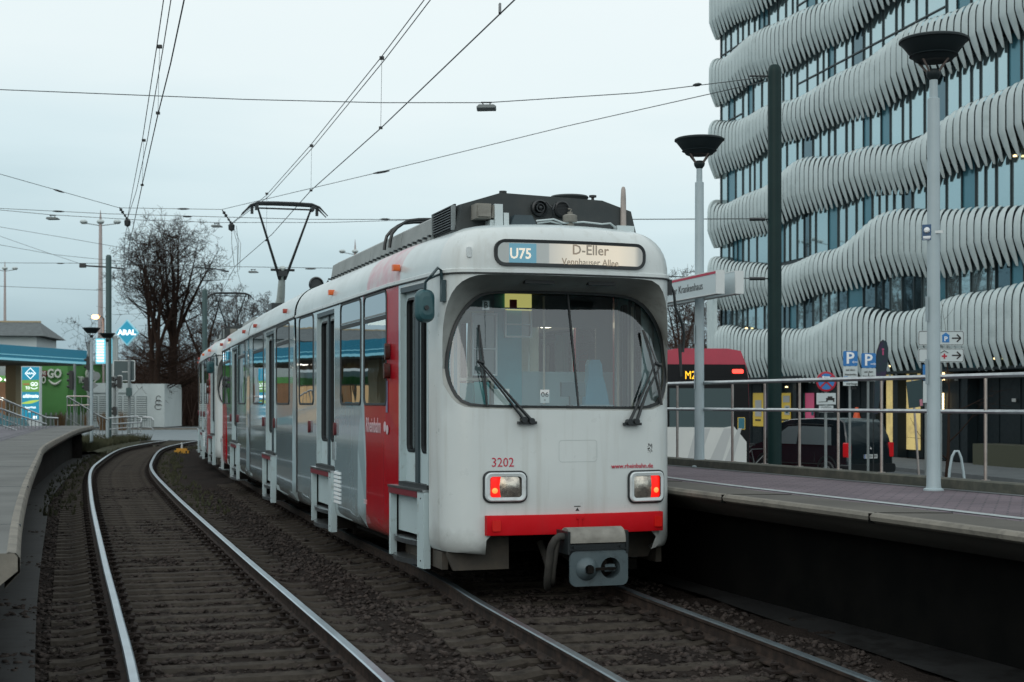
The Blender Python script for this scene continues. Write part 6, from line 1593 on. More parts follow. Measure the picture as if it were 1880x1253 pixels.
# direction boards behind the tall lamp post
Y = 22.0; p = PX(1726, 740, Y); ds = empty('direction_sign', (p.x, Y, -.55)); tag(ds, 'pair of white arrow boards with parking and hospital symbols behind the tall lamp post', 'direction sign')
g = lambda v: PX(0, v, Y).z+.55; gx_ = lambda u: PX(u, 0, Y).x-p.x; post(ds, g(608), .03)
for k, (va, vb) in enumerate(((608, 635), (640, 666))):
    zc_ = (g(va)+g(vb))/2; b = MB(); b.prism(rrect(0, zc_, gx_(1768)-gx_(1684), g(va)-g(vb), .03, 4), 'y', -.05, -.03); f = b.build('board', m_signw, ds, None, 30)
    b = MB(); P, Q = rrect(0, zc_, gx_(1768)-gx_(1684)-.015, g(va)-g(vb)-.015, .025, 4), rrect(0, zc_, gx_(1768)-gx_(1684)-.03, g(va)-g(vb)-.03, .02, 4); b.ring([(x, -.052, z) for x, z in P], [(x, -.052, z) for x, z in Q]); b.build('border', m_txtdark, f, None, 0)
    b = MB(); xa, xb_ = gx_(1746), gx_(1762); b.beam((xa, -.053, zc_), (xb_, -.053, zc_), .004, .02); b.beam((xb_, -.053, zc_), (xb_-.06, -.053, zc_+.055), .004, .02, (0, 0, 1)); b.beam((xb_, -.053, zc_), (xb_-.06, -.053, zc_-.055), .004, .02, (0, 0, 1)); b.build('arrow', m_txtdark, f, None, 0)
    if k == 0:
        xa, xb_ = gx_(1728), gx_(1741); b = MB(); b.box(xa, xb_, -.054, -.05, zc_-.065, zc_+.04); b.prism([(xa-.01, zc_+.04), (xb_+.01, zc_+.04), ((xa+xb_)/2, zc_+.085)], 'y', -.054, -.05); q_ = b.build('parking_field', m_blue, f, None, 0)
        text('P', .07, m_txtwhite, q_, basis(((xa+xb_)/2, -.057, zc_-.015), (1, 0, 0), (0, 0, 1)), .05, .02)
    else:
        xa = gx_(1732); b = MB(); b.box(xa-.04, xa+.04, -.054, -.05, zc_-.025, zc_+.0); b.box(xa-.012, xa+.012, -.0545, -.0505, zc_-.052, zc_+.026); b.build('red_cross', m_redsign, f, None, 0)
        b = MB(); b.beam((xa-.06, -.053, zc_+.035), (xa, -.053, zc_+.07), .003, .01, (0, 0, 1)); b.beam((xa, -.053, zc_+.07), (xa+.06, -.053, zc_+.035), .003, .01, (0, 0, 1)); b.build('roof_symbol', m_txtdark, f, None, 0)
# blue sign half hidden by the tall lamp post
Y = 24.5; p = PX(1701, 740, Y); bs = empty('blue_sign', (p.x, Y, -.55)); tag(bs, 'blue sign with a white plate half hidden behind the tall lamp post', 'traffic sign'); g = lambda v: PX(0, v, Y).z+.55
post(bs, g(672)); b = MB(); b.box(-.075, .10, -.05, -.035, g(698), g(670)); b.build('panel', m_blue, bs, None, 0); b = MB(); b.box(-.07, .10, -.05, -.035, g(740), g(700)); b.build('lower_plate', m_signw, bs, None, 0)
# leaning dark board on a stake
Y = 27.0; p = PX(1693, 885, Y); lb = empty('leaning_board', (p.x, Y, -.55)); tag(lb, 'dark green board on a leaning stake left of the tall lamp post', 'board'); g = lambda v: PX(0, v, Y).z+.55; gx_ = lambda u: PX(u, 0, Y).x-p.x
b = MB(); b.beam((gx_(1693), 0, 0), (gx_(1675), 0, g(698)), .03, .05, (0, 1, 0)); b.build('stake', m_steelwarm, lb, None, 0)
b = MB(); b.prism([(gx_(1663), g(702)), (gx_(1691), g(697)), (gx_(1696), g(746)), (gx_(1668), g(750))], 'y', -.04, -.02) ; bo = b.build('board', mat('dark_green_board', (.01, .035, .04), .5), lb, None, 0)
b = MB(); b.prism([(gx_(1687), g(734)), (gx_(1692), g(733)), (gx_(1693), g(745)), (gx_(1688), g(746))], 'y', -.045, -.04); b.build('sticker', mat('pink_sticker', (.4, .15, .2), .5), bo, None, 0)
# beach flag
Y = 36.0; p = PX(1602, 770, Y); fl = empty('beach_flag', (p.x, Y, -.5)); tag(fl, 'tall dark feather flag with a small pink mark in front of the shopfront', 'flag'); g = lambda v: PX(0, v, Y).z+.5; gx_ = lambda u: PX(u, 0, Y).x-p.x
L_ = [(1604, 760), (1605, 735), (1606, 705), (1608, 670), (1611, 645), (1616, 630), (1622, 624.5), (1628, 628), (1631, 640), (1630, 665), (1625, 695), (1617, 725), (1611, 760)]
b = MB(); b.prism([(gx_(u), g(v)) for u, v in L_], 'y', -.006, .006); c_ = b.build('flag_cloth', mat('dark_teal_flag', (.008, .025, .035), .7, noise=((.03, .008, .05), 1.2, .5, .6)), fl, None, 0)
b = MB(); b.tube([(gx_(1604), .0, 0)]+[(gx_(u)-.01, 0, g(v)) for u, v in L_[:7]], .014, 6); b.build('pole', m_black, fl, None, 0)
b = MB(); z = g(642); x = gx_(1621); b.lathe([(.03, 0), (.03, .005), (0, .005)], n=12, M=Matrix.Translation((x, -.006, z)) @ Matrix.Rotation(R(90), 4, 'X')); b.box(x-.015, x+.02, -.01, -.006, z-.14, z-.04); b.build('emblem', mat('pink_emblem', (.4, .05, .15), .5), c_, None, 0)
# bicycle hoop
for Y, u0, u1, vt, lb_ in ((27.5, 1735, 1779, 829, 'steel bicycle hoop right of the tall lamp post'),):
    a, c = PX(u0, 888, Y), PX(u1, 888, Y); o = empty('bicycle_stand', ((a.x+c.x)/2, Y, -.5)); tag(o, lb_, 'bicycle stand'); hw_ = (c.x-a.x)/2; H = PX(0, vt, Y).z+.5
    b = MB(); b.tube([(-hw_, 0, -.1), (-hw_*.9, 0, .1), (-hw_*.62, 0, H*.72), (-hw_*.42, 0, H*.92), (-hw_*.18, 0, H), (hw_*.12, 0, H), (hw_*.35, 0, H*.9), (hw_*.55, 0, H*.68), (hw_*.95, 0, .1), (hw_, 0, -.1)], .026, 8); b.build('hoop', m_pole, o, None, 50)
Y = 46.0; p = PX(1573, 770, Y); cn = empty('traffic_cone', (p.x, Y, -.5)); tag(cn, 'orange cone showing above the roof of the black van', 'cone'); H = PX(0, 748, Y).z+.5
b = MB(); b.lathe([(.20, 0), (.20, H*.5), (.14, H*.8), (.05, H), (0, H)], n=16); b.box(-.25, .25, -.25, .25, 0, .04); b.build('cone', mat('orange_plastic', (.6, .08, .02), .5), cn, None, 40)
# parked bicycles by the pillar
Y = 44.0; p = PX(1392, 800, Y); bk = empty('bicycle', (p.x, Y, -.5), R(12)); tag(bk, 'dark bicycle leaning by the yellow poster left of the green mast', 'bicycle')
for x in (-.5, .5):
    b = MB(); b.tube([(x+.33*math.cos(R(t)), 0, .34+.33*math.sin(R(t))) for t in range(0, 360, 20)], .018, 6, closed=True); b.tube([(x-.3, 0, .34), (x+.3, 0, .34)], .004, 4); b.tube([(x, 0, .04), (x, 0, .64)], .004, 4); b.build('wheel', m_black, bk, None, 40)
b = MB(); b.tube([(-.5, 0, .34), (-.12, 0, .32), (.38, 0, .82), (-.22, 0, .80), (-.12, 0, .32)], .018, 6); b.tube([(-.22, 0, .80), (-.5, 0, .34)], .014, 6); b.tube([(.5, 0, .34), (.36, 0, .95)], .016, 6); b.build('frame', m_grey, bk, None, 40)
b = MB(); b.box(-.36, -.12, -.06, .06, .92, .98); b.cyl((-.24, 0, .78), (-.24, 0, .93), .014, n=6); b.build('saddle', m_black, bk, None, 0)
b = MB(); b.tube([(.42, -.28, .98), (.36, -.1, 1.0), (.36, .1, 1.0), (.42, .28, .98)], .014, 6); b.build('handlebar', m_black, bk, None, 0)
# ---------------------------------------------------------------- left side: filling station, signals, railings
m_cblue = mat('canopy_blue', (.004, .10, .17), .4, emit=(.0, .24, .36), estr=.25); m_crim = mat('canopy_pale_rim', (.20, .42, .50), .4, emit=(.25, .7, .85), estr=.32)
m_shopgreen = mat('green_shop_wall', (.085, .26, .07), .7, noise=((.07, .22, .055), 1, .4, .7)); m_cream = mat('cream_canopy_column', (.36, .29, .18), .7); m_offwhite = mat('off_white_wall', (.34, .38, .38), .7, noise=((.29, .33, .33), .6, .4, .7))
m_under2 = mat('canopy_underside', (.10, .085, .065), .7); m_tile = mat('grey_roof_tiles', (.06, .075, .078), .7, noise=((.10, .12, .125), 3, .4, .7), bump=.03, bscale=5); m_litw = emis('white_lit_lettering', (.85, .97, 1), .95)
m_litblue = mat('lit_blue_panel', (.01, .20, .32), .4, emit=(.01, .40, .60), estr=.36); m_litgreen = mat('lit_green_panel', (.10, .28, .05), .4, emit=(.30, .62, .18), estr=.28)
m_cont0 = mat('white_house_wall', (.52, .60, .62), .6); m_offdark = mat('grey_louvre_gap', (.16, .19, .19), .7)
C0 = Vector((-26.9, 91, 0)); dC = Vector((-.19, -1, 0)).normalized(); nC = Vector((dC.y, -dC.x, 0))     # nC points away from the tracks
if nC.x > 0: nC = -nC
MC = Matrix(((dC.x, nC.x, 0, C0.x), (dC.y, nC.y, 0, C0.y), (0, 0, 1, 0), (0, 0, 0, 1)))
fs = empty('filling_station', (C0.x, C0.y, 0)); tag(fs, 'filling station canopy with a blue fascia and pale rim, shop behind it', 'filling station'); IC = Matrix.Translation((-C0.x, -C0.y, 0)) @ MC
b = MB(); b.box(0, 46, 0, 15, 4.28, 5.02); b.build('canopy_fascia', m_cblue, fs, IC, 0)
b = MB(); b.box(-.05, 46.05, -.05, 15.05, 4.16, 4.29); b.box(-.03, 46, -.03, .1, 4.46, 4.50); b.build('canopy_rim', m_crim, fs, IC, 0)
b = MB(); b.box(.2, 45.8, .2, 14.8, 4.06, 4.16); b.build('canopy_underside', m_under2, fs, IC, 0)
for x, y in ((1.5, 4.2), (10, 3.2), (10, 10), (22, 3.2), (22, 10), (34, 3.2), (34, 10)):
    b = MB(); b.box(x-.35, x+.35, y-.35, y+.35, 0, 4.06); b.build('column', m_cream, fs, IC, 0)
for x in (4, 12, 20, 28, 36):
    b = MB(); b.box(x-.5, x+.5, 5, 6, 4.02, 4.06); b.build('canopy_lamp', emis('canopy_lamp_light', (1, .93, .8), 3), fs, IC, 0)
for x in (16, 27, 38):
    b = MB(); b.box(x-.4, x+.4, 6.2, 7.0, .15, 1.75); b.box(x-1.3, x+1.3, 5.9, 7.3, 0, .15); b.box(x-.3, x+.3, 6.15, 6.2, 1.1, 1.5); b.build('fuel_pump', [m_cblue], fs, IC, 0)
# shop with dark glass front and lit interior strip
b = MB(); b.box(-8, 44, 15.6, 24, 0, 3.9); b.build('shop_wall', m_offwhite, fs, IC, 0)
mlw = [mat('warm_lit_shop_window', (.2, .14, .07), .3, emit=(.95, .66, .34), estr=.42, noise=((.02, .02, .02), .8, .4, .6)), mat('dim_brown_shop_window', (.08, .05, .03), .3, emit=(.5, .30, .16), estr=.25)]
for i in range(20): b = MB(); b.box(-7.1+i*2.55, -4.8+i*2.55, 15.5, 15.6, .3, 2.9); b.build('shop_window', mlw[i % 3 == 1], fs, IC, 0)
b = MB(); b.box(-8, 44, 15.45, 15.6, 3.0, 3.5); b.build('shop_fascia', m_shopgreen, fs, IC, 0)
# green walled shop end with lettering
Y = 97.0; a, c = PX(66, 668, Y), PX(158, 771, Y); gs = empty('shop', (a.x, Y, 0)); tag(gs, 'green walled shop with REWE TO GO lettering beside the filling station', 'shop'); w_ = c.x-a.x
zt, zb_ = PX(0, 668, Y).z, 0.0; hc = PX(125, 0, Y).x-a.x
b = MB(); b.add([(0, 0, zb_), (hc, -.1, zb_), (w_, 4.0, zb_), (w_, 12, zb_), (0, 12, zb_), (0, 0, zt), (hc, -.1, zt), (w_, 4.0, zt-.0), (w_, 12, zt), (0, 12, zt)], [(0, 1, 6, 5), (1, 2, 7, 6), (2, 3, 8, 7), (3, 4, 9, 8), (4, 0, 5, 9), (5, 6, 7, 8, 9)])
gw = b.build('wall', m_shopgreen, gs, None, 0)
b = MB(); b.prism([(-.1, -.15), (hc, -.25), (w_+.2, 3.9), (w_+.2, 12.1), (-.1, 12.1)], 'z', zt, zt+.22); b.build('roof_edge', m_offwhite, gs, None, 0)
gx_ = lambda u: PX(u, 0, Y).x-a.x; gz_ = lambda v: PX(0, v, Y).z
m_let = mat('raised_white_lettering', (.55, .58, .52), .5)
text('GO', .58*1.0, m_let, gw, basis((gx_(102), -.22, gz_(687)), (1, 0, 0), (0, 0, 1)), gx_(115)-gx_(89), .03, ext=.05)
text('TO', .48, m_let, gw, basis((gx_(79), -.22, gz_(698.5)), (1, 0, 0), (0, 0, 1)), gx_(86)-gx_(71), .02, ext=.05)
b = MB(); b.box(gx_(70), gx_(87.5), -.22, -.12, gz_(691), gz_(681)); rw = b.build('red_name_field', mat('dark_red_name_field', (.16, .02, .03), .5), gs, None, 0)
text('REWE', .24, m_let, rw, basis((gx_(79), -.25, gz_(686)), (1, 0, 0), (0, 0, 1)), gx_(86)-gx_(71.5), .02, ext=.02)
b = MB(); b.tube([(lerp(gx_(91), gx_(114), t/10), -.2, gz_(698)-.28*math.sin(math.pi*t/10)) for t in range(11)], [.03+.06*math.sin(math.pi*t/10) for t in range(11)], 6); b.build('smile_mark', m_let, gs, None, 0)
dx = Vector((w_-hc, 4.1, 0)).normalized(); P0 = Vector((hc, -.1, 0)); k = .62
text('GO', .58, m_let, gw, basis(P0+dx*2.6+Vector((.1, -.15, gz_(687))), dx, (0, 0, 1)), 1.15, .03, ext=.04)
text('TO', .45, m_let, gw, basis(P0+dx*1.5+Vector((.1, -.15, gz_(698))), dx, (0, 0, 1)), .7, .02, ext=.04)
b = MB(); b.tube([P0+dx*(1.9+1.4*t/8)+Vector((.1, -.15, gz_(698)-.25*math.sin(math.pi*t/8))) for t in range(9)], .06, 5); b.build('smile_mark', m_let, gs, None, 0)
# lit shop front continuing to the left under the canopy
Yq = 100.0; gx2 = lambda u: PX(u, 0, Yq).x-a.x; gz2 = lambda v: PX(0, v, Yq).z
b = MB(); b.box(gx2(-120), gx2(64), 3.2, 9, 0, gz2(655)); b.build('shop_rear_wall', m_offwhite, gs, None, 0)
b = MB(); b.box(gx2(-110), gx2(60), 3.05, 3.15, .4, gz2(702)); b.build('lit_shop_front', mat('dim_lit_shop_front', (.05, .03, .02), .3, emit=(.75, .42, .22), estr=.16, noise=((.01, .008, .008), .9, .42, .58)), gs, None, 0)
b = MB(); b.box(gx2(-110), gx2(60), 2.9, 3.1, gz2(702), gz2(690)); b.build('shop_sign_strip', m_shopgreen, gs, None, 0)
b = MB()
for u, v in ((3, 697), (14, 698), (22, 697), (7, 733), (45, 664)): b.lathe([(0, -.12), (.14, 0), (0, .12)], (gx2(u), 2.7, gz2(v)), 8)
b.build('shop_spot', emis('cool_shop_spot', (1, .95, .8), 4), gs, None, 30)
# board fence in front of the green wall
Yf = 93.5; fn = empty('low_fence', (PX(75, 0, Yf).x, Yf, 0)); tag(fn, 'low pale fence panels in front of the green shop wall', 'fence')
W2 = PX(158, 0, Yf).x-PX(75, 0, Yf).x
mfp = mat('greenish_fence_panel', (.15, .20, .14), .7)
for i in range(9): b = MB(); b.box(i*W2/9+.05, (i+1)*W2/9-.05, 0, .04, .1, .95); b.build('panel', mfp, fn, None, 0)
for i in range(10): b = MB(); b.box(i*W2/9-.04, i*W2/9+.04, -.03, .07, 0, 1.08); b.build('post', m_offwhite, fn, None, 0)
# building with a hipped tiled roof behind the canopy
Y = 116; hr = empty('tiled_roof_house', (PX(80, 0, Y).x, Y, 0)); tag(hr, 'pale building with a grey hipped tile roof above the filling station canopy', 'house')
zt, zr_ = PX(0, 617, Y).z, PX(0, 588, Y).z
MH = Matrix(((dC.x, nC.x, 0, 0), (dC.y, nC.y, 0, 0), (0, 0, 1, 0), (0, 0, 0, 1)))
MH = Matrix.Rotation(R(6), 4, 'Z') @ Matrix(((-1, 0, 0, 0), (0, 1, 0, 0), (0, 0, 1, 0), (0, 0, 0, 1)))
b = MB(); b.add([(0, 0, zt), (40, 0, zt), (40, 9, zt), (0, 9, zt), (1.3, 4.5, zr_+.1), (36, 4.5, zr_+.1)], [(0, 1, 5, 4), (1, 2, 5), (2, 3, 4, 5), (3, 0, 4), (3, 2, 1, 0)]); b.build('roof', m_tile, hr, MH, 0)
b = MB(); b.box(.7, 39.3, .7, 8.3, 0, zt-.02); b.build('wall', m_cont0, hr, MH, 0)
b = MB(); b.box(1.2, 38.8, 4.3, 4.7, zr_, zr_+.16); b.build('ridge', m_cream, hr, MH, 0)
# price pylon
Y = 76.0; a, c = PX(39, 673, Y), PX(73.5, 772, Y); w_ = c.x-a.x; py = empty('advertising_pylon', ((a.x+c.x)/2, Y, 0)); tag(py, 'upright blue and green advertising pylon with diamond logo beside the green wall', 'sign pylon')
gz_ = lambda v: PX(0, v, Y).z
b = MB(); b.box(-w_/2, w_/2, 0, .3, 0, gz_(673)); bd = b.build('body', m_signframe, py, None, 0)
def pan(name, v0, v1, m): b = MB(); b.box(-w_/2+.05, w_/2-.05, -.03, -.002, gz_(v1)+.01, gz_(v0)-.01); return b.build(name, m, py, None, 0)
p1 = pan('diamond_panel', 674, 698, m_litblue); p2 = pan('green_panel', 698, 720, m_litgreen); p3 = pan('blue_panel', 720, 771, m_litblue)
zc_ = gz_(686); b = MB(); b.add([(-.30, -.036, zc_), (0, -.036, zc_-.31), (.30, -.036, zc_), (0, -.036, zc_+.31)], [(0, 1, 2, 3)]); b.build('diamond', m_litw, p1, None, 0)
b = MB(); b.add([(-.25, -.040, zc_), (0, -.040, zc_-.26), (.25, -.040, zc_), (0, -.040, zc_+.26)], [(0, 1, 2, 3)]); b.build('diamond_core', m_litblue, p1, None, 0)
text('ARAL', .10, m_litw, p1, basis((0, -.044, zc_), (1, 0, 0), (0, 0, 1)), .44, .03, ext=.002)
text('GO', .20, m_litw, p2, basis((.20, -.036, gz_(706)), (1, 0, 0), (0, 0, 1)), .38, .03, ext=.002); text('TO', .14, m_litw, p2, basis((-.14, -.036, gz_(713)), (1, 0, 0), (0, 0, 1)), .24, .03, ext=.002); text('REWE', .09, mat('red_lit_lettering', (.4, .03, .03), .5, emit=(.8, .15, .1), estr=.3), p2, basis((-.22, -.036, gz_(706)), (1, 0, 0), (0, 0, 1)), .3, .03, ext=.002)
b = MB(); b.tube([(.02+.36*t/8, -.04, gz_(712)-.07*math.sin(math.pi*t/8)) for t in range(9)], .02, 5); b.build('smile_mark', m_litw, p2, None, 0)
text('ultimate', .19, m_litw, p3, basis((0, -.036, gz_(727.5)), (1, 0, 0), (0, 0, 1)), .82, .035, ext=.002, shear=.25)
b = MB(); n = 10; V = []
for i in range(n+1):
    t = i/n; x = -.45+.9*t; z = gz_(741)+.16*t; V += [(x, -.036, z-.02-.07*math.sin(math.pi*t)), (x, -.036, z+.02+.05*math.sin(math.pi*t))]
b.add(V, [(2*i, 2*i+1, 2*i+3, 2*i+2) for i in range(n)]); b.build('swoosh', mat('lime_swoosh', (.35, .5, .05), .5, emit=(.55, .75, .15), estr=.5), p3, None, 0)
text('SuperWash', .10, m_litw, p3, basis((0, -.036, gz_(748.5)), (1, 0, 0), (0, 0, 1)), .58, .03, ext=.002); text('24 h', .09, m_litw, p3, basis((0, -.036, gz_(756)), (1, 0, 0), (0, 0, 1)), .3, .02, ext=.002)
b = MB(); b.box(.14, .34, -.04, -.03, gz_(769), gz_(764)); b.build('white_note', m_litw, p3, None, 0)
# price display and diamond logo on their white post
Y = 80.0; pd = empty('price_sign', (PX(190, 0, Y).x, Y, 0)); tag(pd, 'glowing pale blue price display on a tall white post behind the two thin lamp posts', 'price sign'); g = lambda v: PX(0, v, Y).z; gx_ = lambda u: PX(u, 0, Y).x-PX(190, 0, Y).x
b = MB(); b.box(gx_(205), gx_(212.5), 0, .3, 0, g(617)); b.build('post', m_offwhite, pd, None, 0)
b = MB(); b.box(gx_(176), gx_(206), -.02, .3, g(668), g(622)); bd = b.build('display_box', mat('glowing_display', (.1, .4, .5), .4, emit=(.22, .72, .90), estr=.62), pd, None, 0)
for i in range(8):
    b = MB(); z = g(626.5+5.2*i); b.box(gx_(178), gx_(191), -.06, -.02, z-.055, z+.05); b.box(gx_(199), gx_(205), -.06, -.02, z-.05, z+.05); b.build('price_line', m_litw, bd, None, 0)
b = MB(); b.box(gx_(206), gx_(208), -.2, .1, g(621), g(619)); b.build('bracket', m_grey, pd, None, 0)
Y = 79.0; dg = empty('diamond_sign', (PX(233, 0, Y).x, Y, 0)); tag(dg, 'glowing blue diamond sign reading ARAL left of the bare trees', 'logo sign'); g = lambda v: PX(0, v, Y).z
zc_ = g(611); hw_, hh = 21.5/FPX*Y, 24/FPX*Y
b = MB(); b.add([(-hw_, 0, zc_), (0, 0, zc_-hh), (hw_, 0, zc_), (0, 0, zc_+hh), (-hw_, .22, zc_), (0, .22, zc_-hh), (hw_, .22, zc_), (0, .22, zc_+hh)], [(0, 1, 2, 3), (4, 7, 6, 5), (0, 4, 5, 1), (1, 5, 6, 2), (2, 6, 7, 3), (3, 7, 4, 0)]); fb = b.build('frame', m_crim, dg, None, 0)
k = .88; b = MB(); b.add([(-hw_*k, -.01, zc_), (0, -.01, zc_-hh*k), (hw_*k, -.01, zc_), (0, -.01, zc_+hh*k)], [(0, 1, 2, 3)]); b.build('face', m_litblue, dg, None, 0)
text('ARAL', .27, m_litw, fb, basis((0, -.03, zc_), (1, 0, 0), (0, 0, 1)), 1.02, .05, ext=.01)
b = MB(); b.cyl((-.62, .3, 0), (-.62, .3, zc_-.3), .06, n=8); b.beam((-.62, .25, zc_-.35), (0, .15, zc_-.1), .08, .08); b.build('post', m_offwhite, dg, None, 30)
# white container building with louvred panels
Y = 96.0; a, c = PX(160, 705, Y), PX(302, 768, Y); ct = empty('container_building', (a.x, Y, 0)); tag(ct, 'low white flat roofed building with louvred panels and graffiti, left of the bare trees', 'building'); g = lambda v: PX(0, v, Y).z; gx_ = lambda u: PX(u, 0, Y).x-a.x
w_ = c.x-a.x; m_cont = mat('white_container_wall', (.50, .56, .56), .5, noise=((.43, .49, .49), .8, .4, .7), dirt=((.3, .34, .33), 2, .6, .9))
b = MB(); b.box(0, w_, 0, 5, .1, g(705)); wl = b.build('wall', m_cont, ct, None, 0)
b = MB(); b.box(0, w_-2.2, -.10, -.0, g(720)-.05, g(705)+.05); b.build('roof_edge', m_cont, ct, None, 0)
for u0, u1 in ((163, 181), (183, 200), (203, 226), (228, 249), (251, 272)):
    b = MB(); 
    for k in range(11): b.box(gx_(u0), gx_(u1)-.10, -.07, -.0, .55+k*.145, .63+k*.145, 0)
    b.box(gx_(u0)-.02, gx_(u1)-.08, -.02, .0, .5, 2.15, 1)
    b.build('louvred_panel', [m_cont, m_offdark], ct, None, 0)
b = MB(); z = g(732); x = gx_(291)
for k in range(3): b.tube([(x+.22*math.cos(R(t))*(.7+.2*k), -.02, z-.28*k+.18*math.sin(R(t))) for t in range(20, 330, 30)], .018, 4)
b.build('graffiti', m_txtdark, wl, None, 0)
# road sign seen from behind, with two posts
Y = 72.0; a, c = PX(208, 662, Y), PX(248, 700, Y); rs = empty('road_sign', ((a.x+c.x)/2, Y, 0)); tag(rs, 'large grey back of a road sign on a post with a small box', 'road sign'); g = lambda v: PX(0, v, Y).z; gx_ = lambda u: PX(u, 0, Y).x-(a.x+c.x)/2
b = MB(); b.prism(rrect(0, (g(662)+g(700))/2, c.x-a.x, g(662)-g(700), .06, 3), 'y', 0, .04); b.build('panel', mat('grey_sign_back', (.055, .085, .09), .5), rs, None, 0)
b = MB(); P, Q = rrect(0, (g(662)+g(700))/2, c.x-a.x, g(662)-g(700), .06, 3), rrect(0, (g(662)+g(700))/2, c.x-a.x-.07, g(662)-g(700)-.07, .04, 3); b.ring([(x, -.012, z) for x, z in P], [(x, -.012, z) for x, z in Q]); b.box(-.1, .25, -.02, 0, g(683)-.02, g(683)+.02); b.build('rim', m_signframe, rs, None, 0)
b = MB(); b.cyl((gx_(238), -.08, -.05), (gx_(238), -.08, g(661)), .075, n=10); b.build('post', m_grey, rs, None, 40)
b = MB(); b.prism(rrect(gx_(239), g(720), .26, .42, .05, 3), 'y', -.30, -.12); b.build('control_box', m_mastg, rs, None, 30)
# traffic signals
def signal(u, Y, vt, heads, label, hooded=True, zb=-.05):
    o = empty('traffic_light', (PX(u, 0, Y).x, Y, zb)); tag(o, label, 'traffic light', 'traffic lights at the road crossing'); g = lambda v: PX(0, v, Y).z-zb
    b = MB(); b.cyl((0, 0, 0), (0, 0, g(vt)), .06, n=10); b.cyl((0, 0, 0), (0, 0, .5), .075, n=10); b.build('post', m_grey, o, None, 40)
    for du, v0, v1, w_, bord in heads:
        x = du/FPX*Y; wq = w_/FPX*Y; z0, z1 = g(v1), g(v0); b = MB(); b.prism(rrect(x, (z0+z1)/2, wq, z1-z0, .05, 3), 'y', -.16, .02)
        nh = max(2, round((z1-z0)/.30))
        for k in range(nh):
            zc = z0+(k+.5)*(z1-z0)/nh; b.lathe([(wq*.36, 0), (wq*.38, .14), (wq*.33, .14), (wq*.32, .02)], n=12, M=Matrix.Translation((x-wq*.30, -.07, zc)) @ Matrix.Rotation(R(-90), 4, 'Y'))
        h = b.build('signal_head', m_black, o, None, 30)
        if bord: b = MB(); P, Q = rrect(x, (z0+z1)/2, wq*1.35, (z1-z0)*1.16, .06, 3), rrect(x, (z0+z1)/2, wq*1.05, (z1-z0)*1.04, .05, 3); b.ring([(p, .03, q) for p, q in P], [(p, .03, q) for p, q in Q]); b.build('white_border', m_signframe, h, None, 0)
        b = MB(); b.box(min(0, x), max(0, x), -.03, .0, z0+.1, z0+.14); b.box(min(0, x), max(0, x), -.03, .0, z1-.14, z1-.10); b.build('bracket', m_grey, o, None, 0)
signal(137, 64, 668, [(-5, 681, 716, 6.5, False)], 'traffic light with three black lamps in front of the second GO lettering')
signal(163, 68, 632, [(0, 655, 680, 6, False), (-3, 693, 718, 8, False)], 'tall traffic light partly hidden by the left thin lamp post')
signal(211, 66, 690, [(-4, 692, 700, 6, False), (-2, 703, 712, 6, False), (9, 691, 713, 7, True), (1, 747, 763, 7, False)], 'traffic light with a white bordered head in front of the white building')
# roundels seen from behind next to the left lamp post
Y = 70; o = empty('traffic_sign', (PX(176, 0, Y).x, Y, -.05)); tag(o, 'grey backs of a round and a triangular sign right of the left thin lamp post', 'traffic sign'); g = lambda v: PX(0, v, Y).z+.05
b = MB(); b.lathe([(.22, 0), (.22, .02), (0, .02)], n=20, M=Matrix.Translation((0, 0, g(691))) @ Matrix.Rotation(R(90), 4, 'X')); b.prism([(-.2, g(700)), (-.2, g(716)), (.12, g(708))], 'y', 0, .02); b.build('sign_back', m_grey, o, None, 30)
b = MB(); b.cyl((-.18, .05, 0), (-.18, .05, g(682)), .035, n=8); b.build('post', m_grey, o, None, 40)
# railings at the far end of the left platform
def rail_fence(label, pts, hgt, Y0, nb_, mid=True, rr=.022):
    P = [Vector(p) for p in pts]; o = empty('ramp_railing', tuple(P[0]-Vector((0, 0, hgt)))); tag(o, label, 'railing', 'railings around the left platform ramp'); I = Matrix.Translation(-o.location)
    b = MB(); b.tube(P, rr*1.3, 7); 
    b.tube([p-Vector((0, 0, hgt*.88)) for p in P], rr*.8, 5) if mid else None
    b.build('handrail', m_steelwarm if not mid else m_steel, o, I, 40); d = [0]
    for a, c in zip(P, P[1:]): d.append(d[-1]+(c-a).length)
    for t in np.linspace(0, d[-1], nb_):
        b = MB(); q = Vector([float(np.interp(t, d, [p[i] for p in P])) for i in range(3)]); b.cyl(q-Vector((0, 0, hgt)), q, rr*.62, n=5); b.build('baluster', m_grey, o, I, 40)
rail_fence('sloping railing at the left edge of the picture, nearest to the blue pylon', [PX(-60, 700, 44), PX(5, 733, 46), PX(45, 750, 48), PX(85, 767, 50), PX(106, 768, 51)], .72, 48, 22)
rail_fence('lower sloping railing left of the green shop, in front of the other one', [PX(-60, 733, 42), PX(5, 752, 43), PX(40, 765, 45), PX(85, 779, 47)], .55, 45, 18)
rail_fence('looped railing in front of the green shop wall, left of the thin lamp posts', [PX(124, 728, 60), PX(160, 728, 60), PX(169, 732, 60), PX(171, 738, 60), PX(168, 744, 60), PX(124, 745, 60)], .60, 60, 9, False)
rail_fence('railing running down beside the two thin lamp posts', [PX(123, 729, 57), PX(150, 745, 58), PX(175, 760, 59), PX(200, 772, 60)], .95, 58, 14)
rail_fence('curved steel railing between the right thin lamp post and the verge', [PX(200, 768, 57), PX(225, 766, 58), PX(252, 765, 59), PX(260, 770, 59), PX(258, 776, 58.5), PX(205, 779, 57)], .5, 58, 16, True)
rail_fence('low fence of thin bars behind the verge, right of the curved steel railing', [PX(262, 766, 64), PX(278, 767, 64), PX(282, 772, 64)], .5, 64, 8)
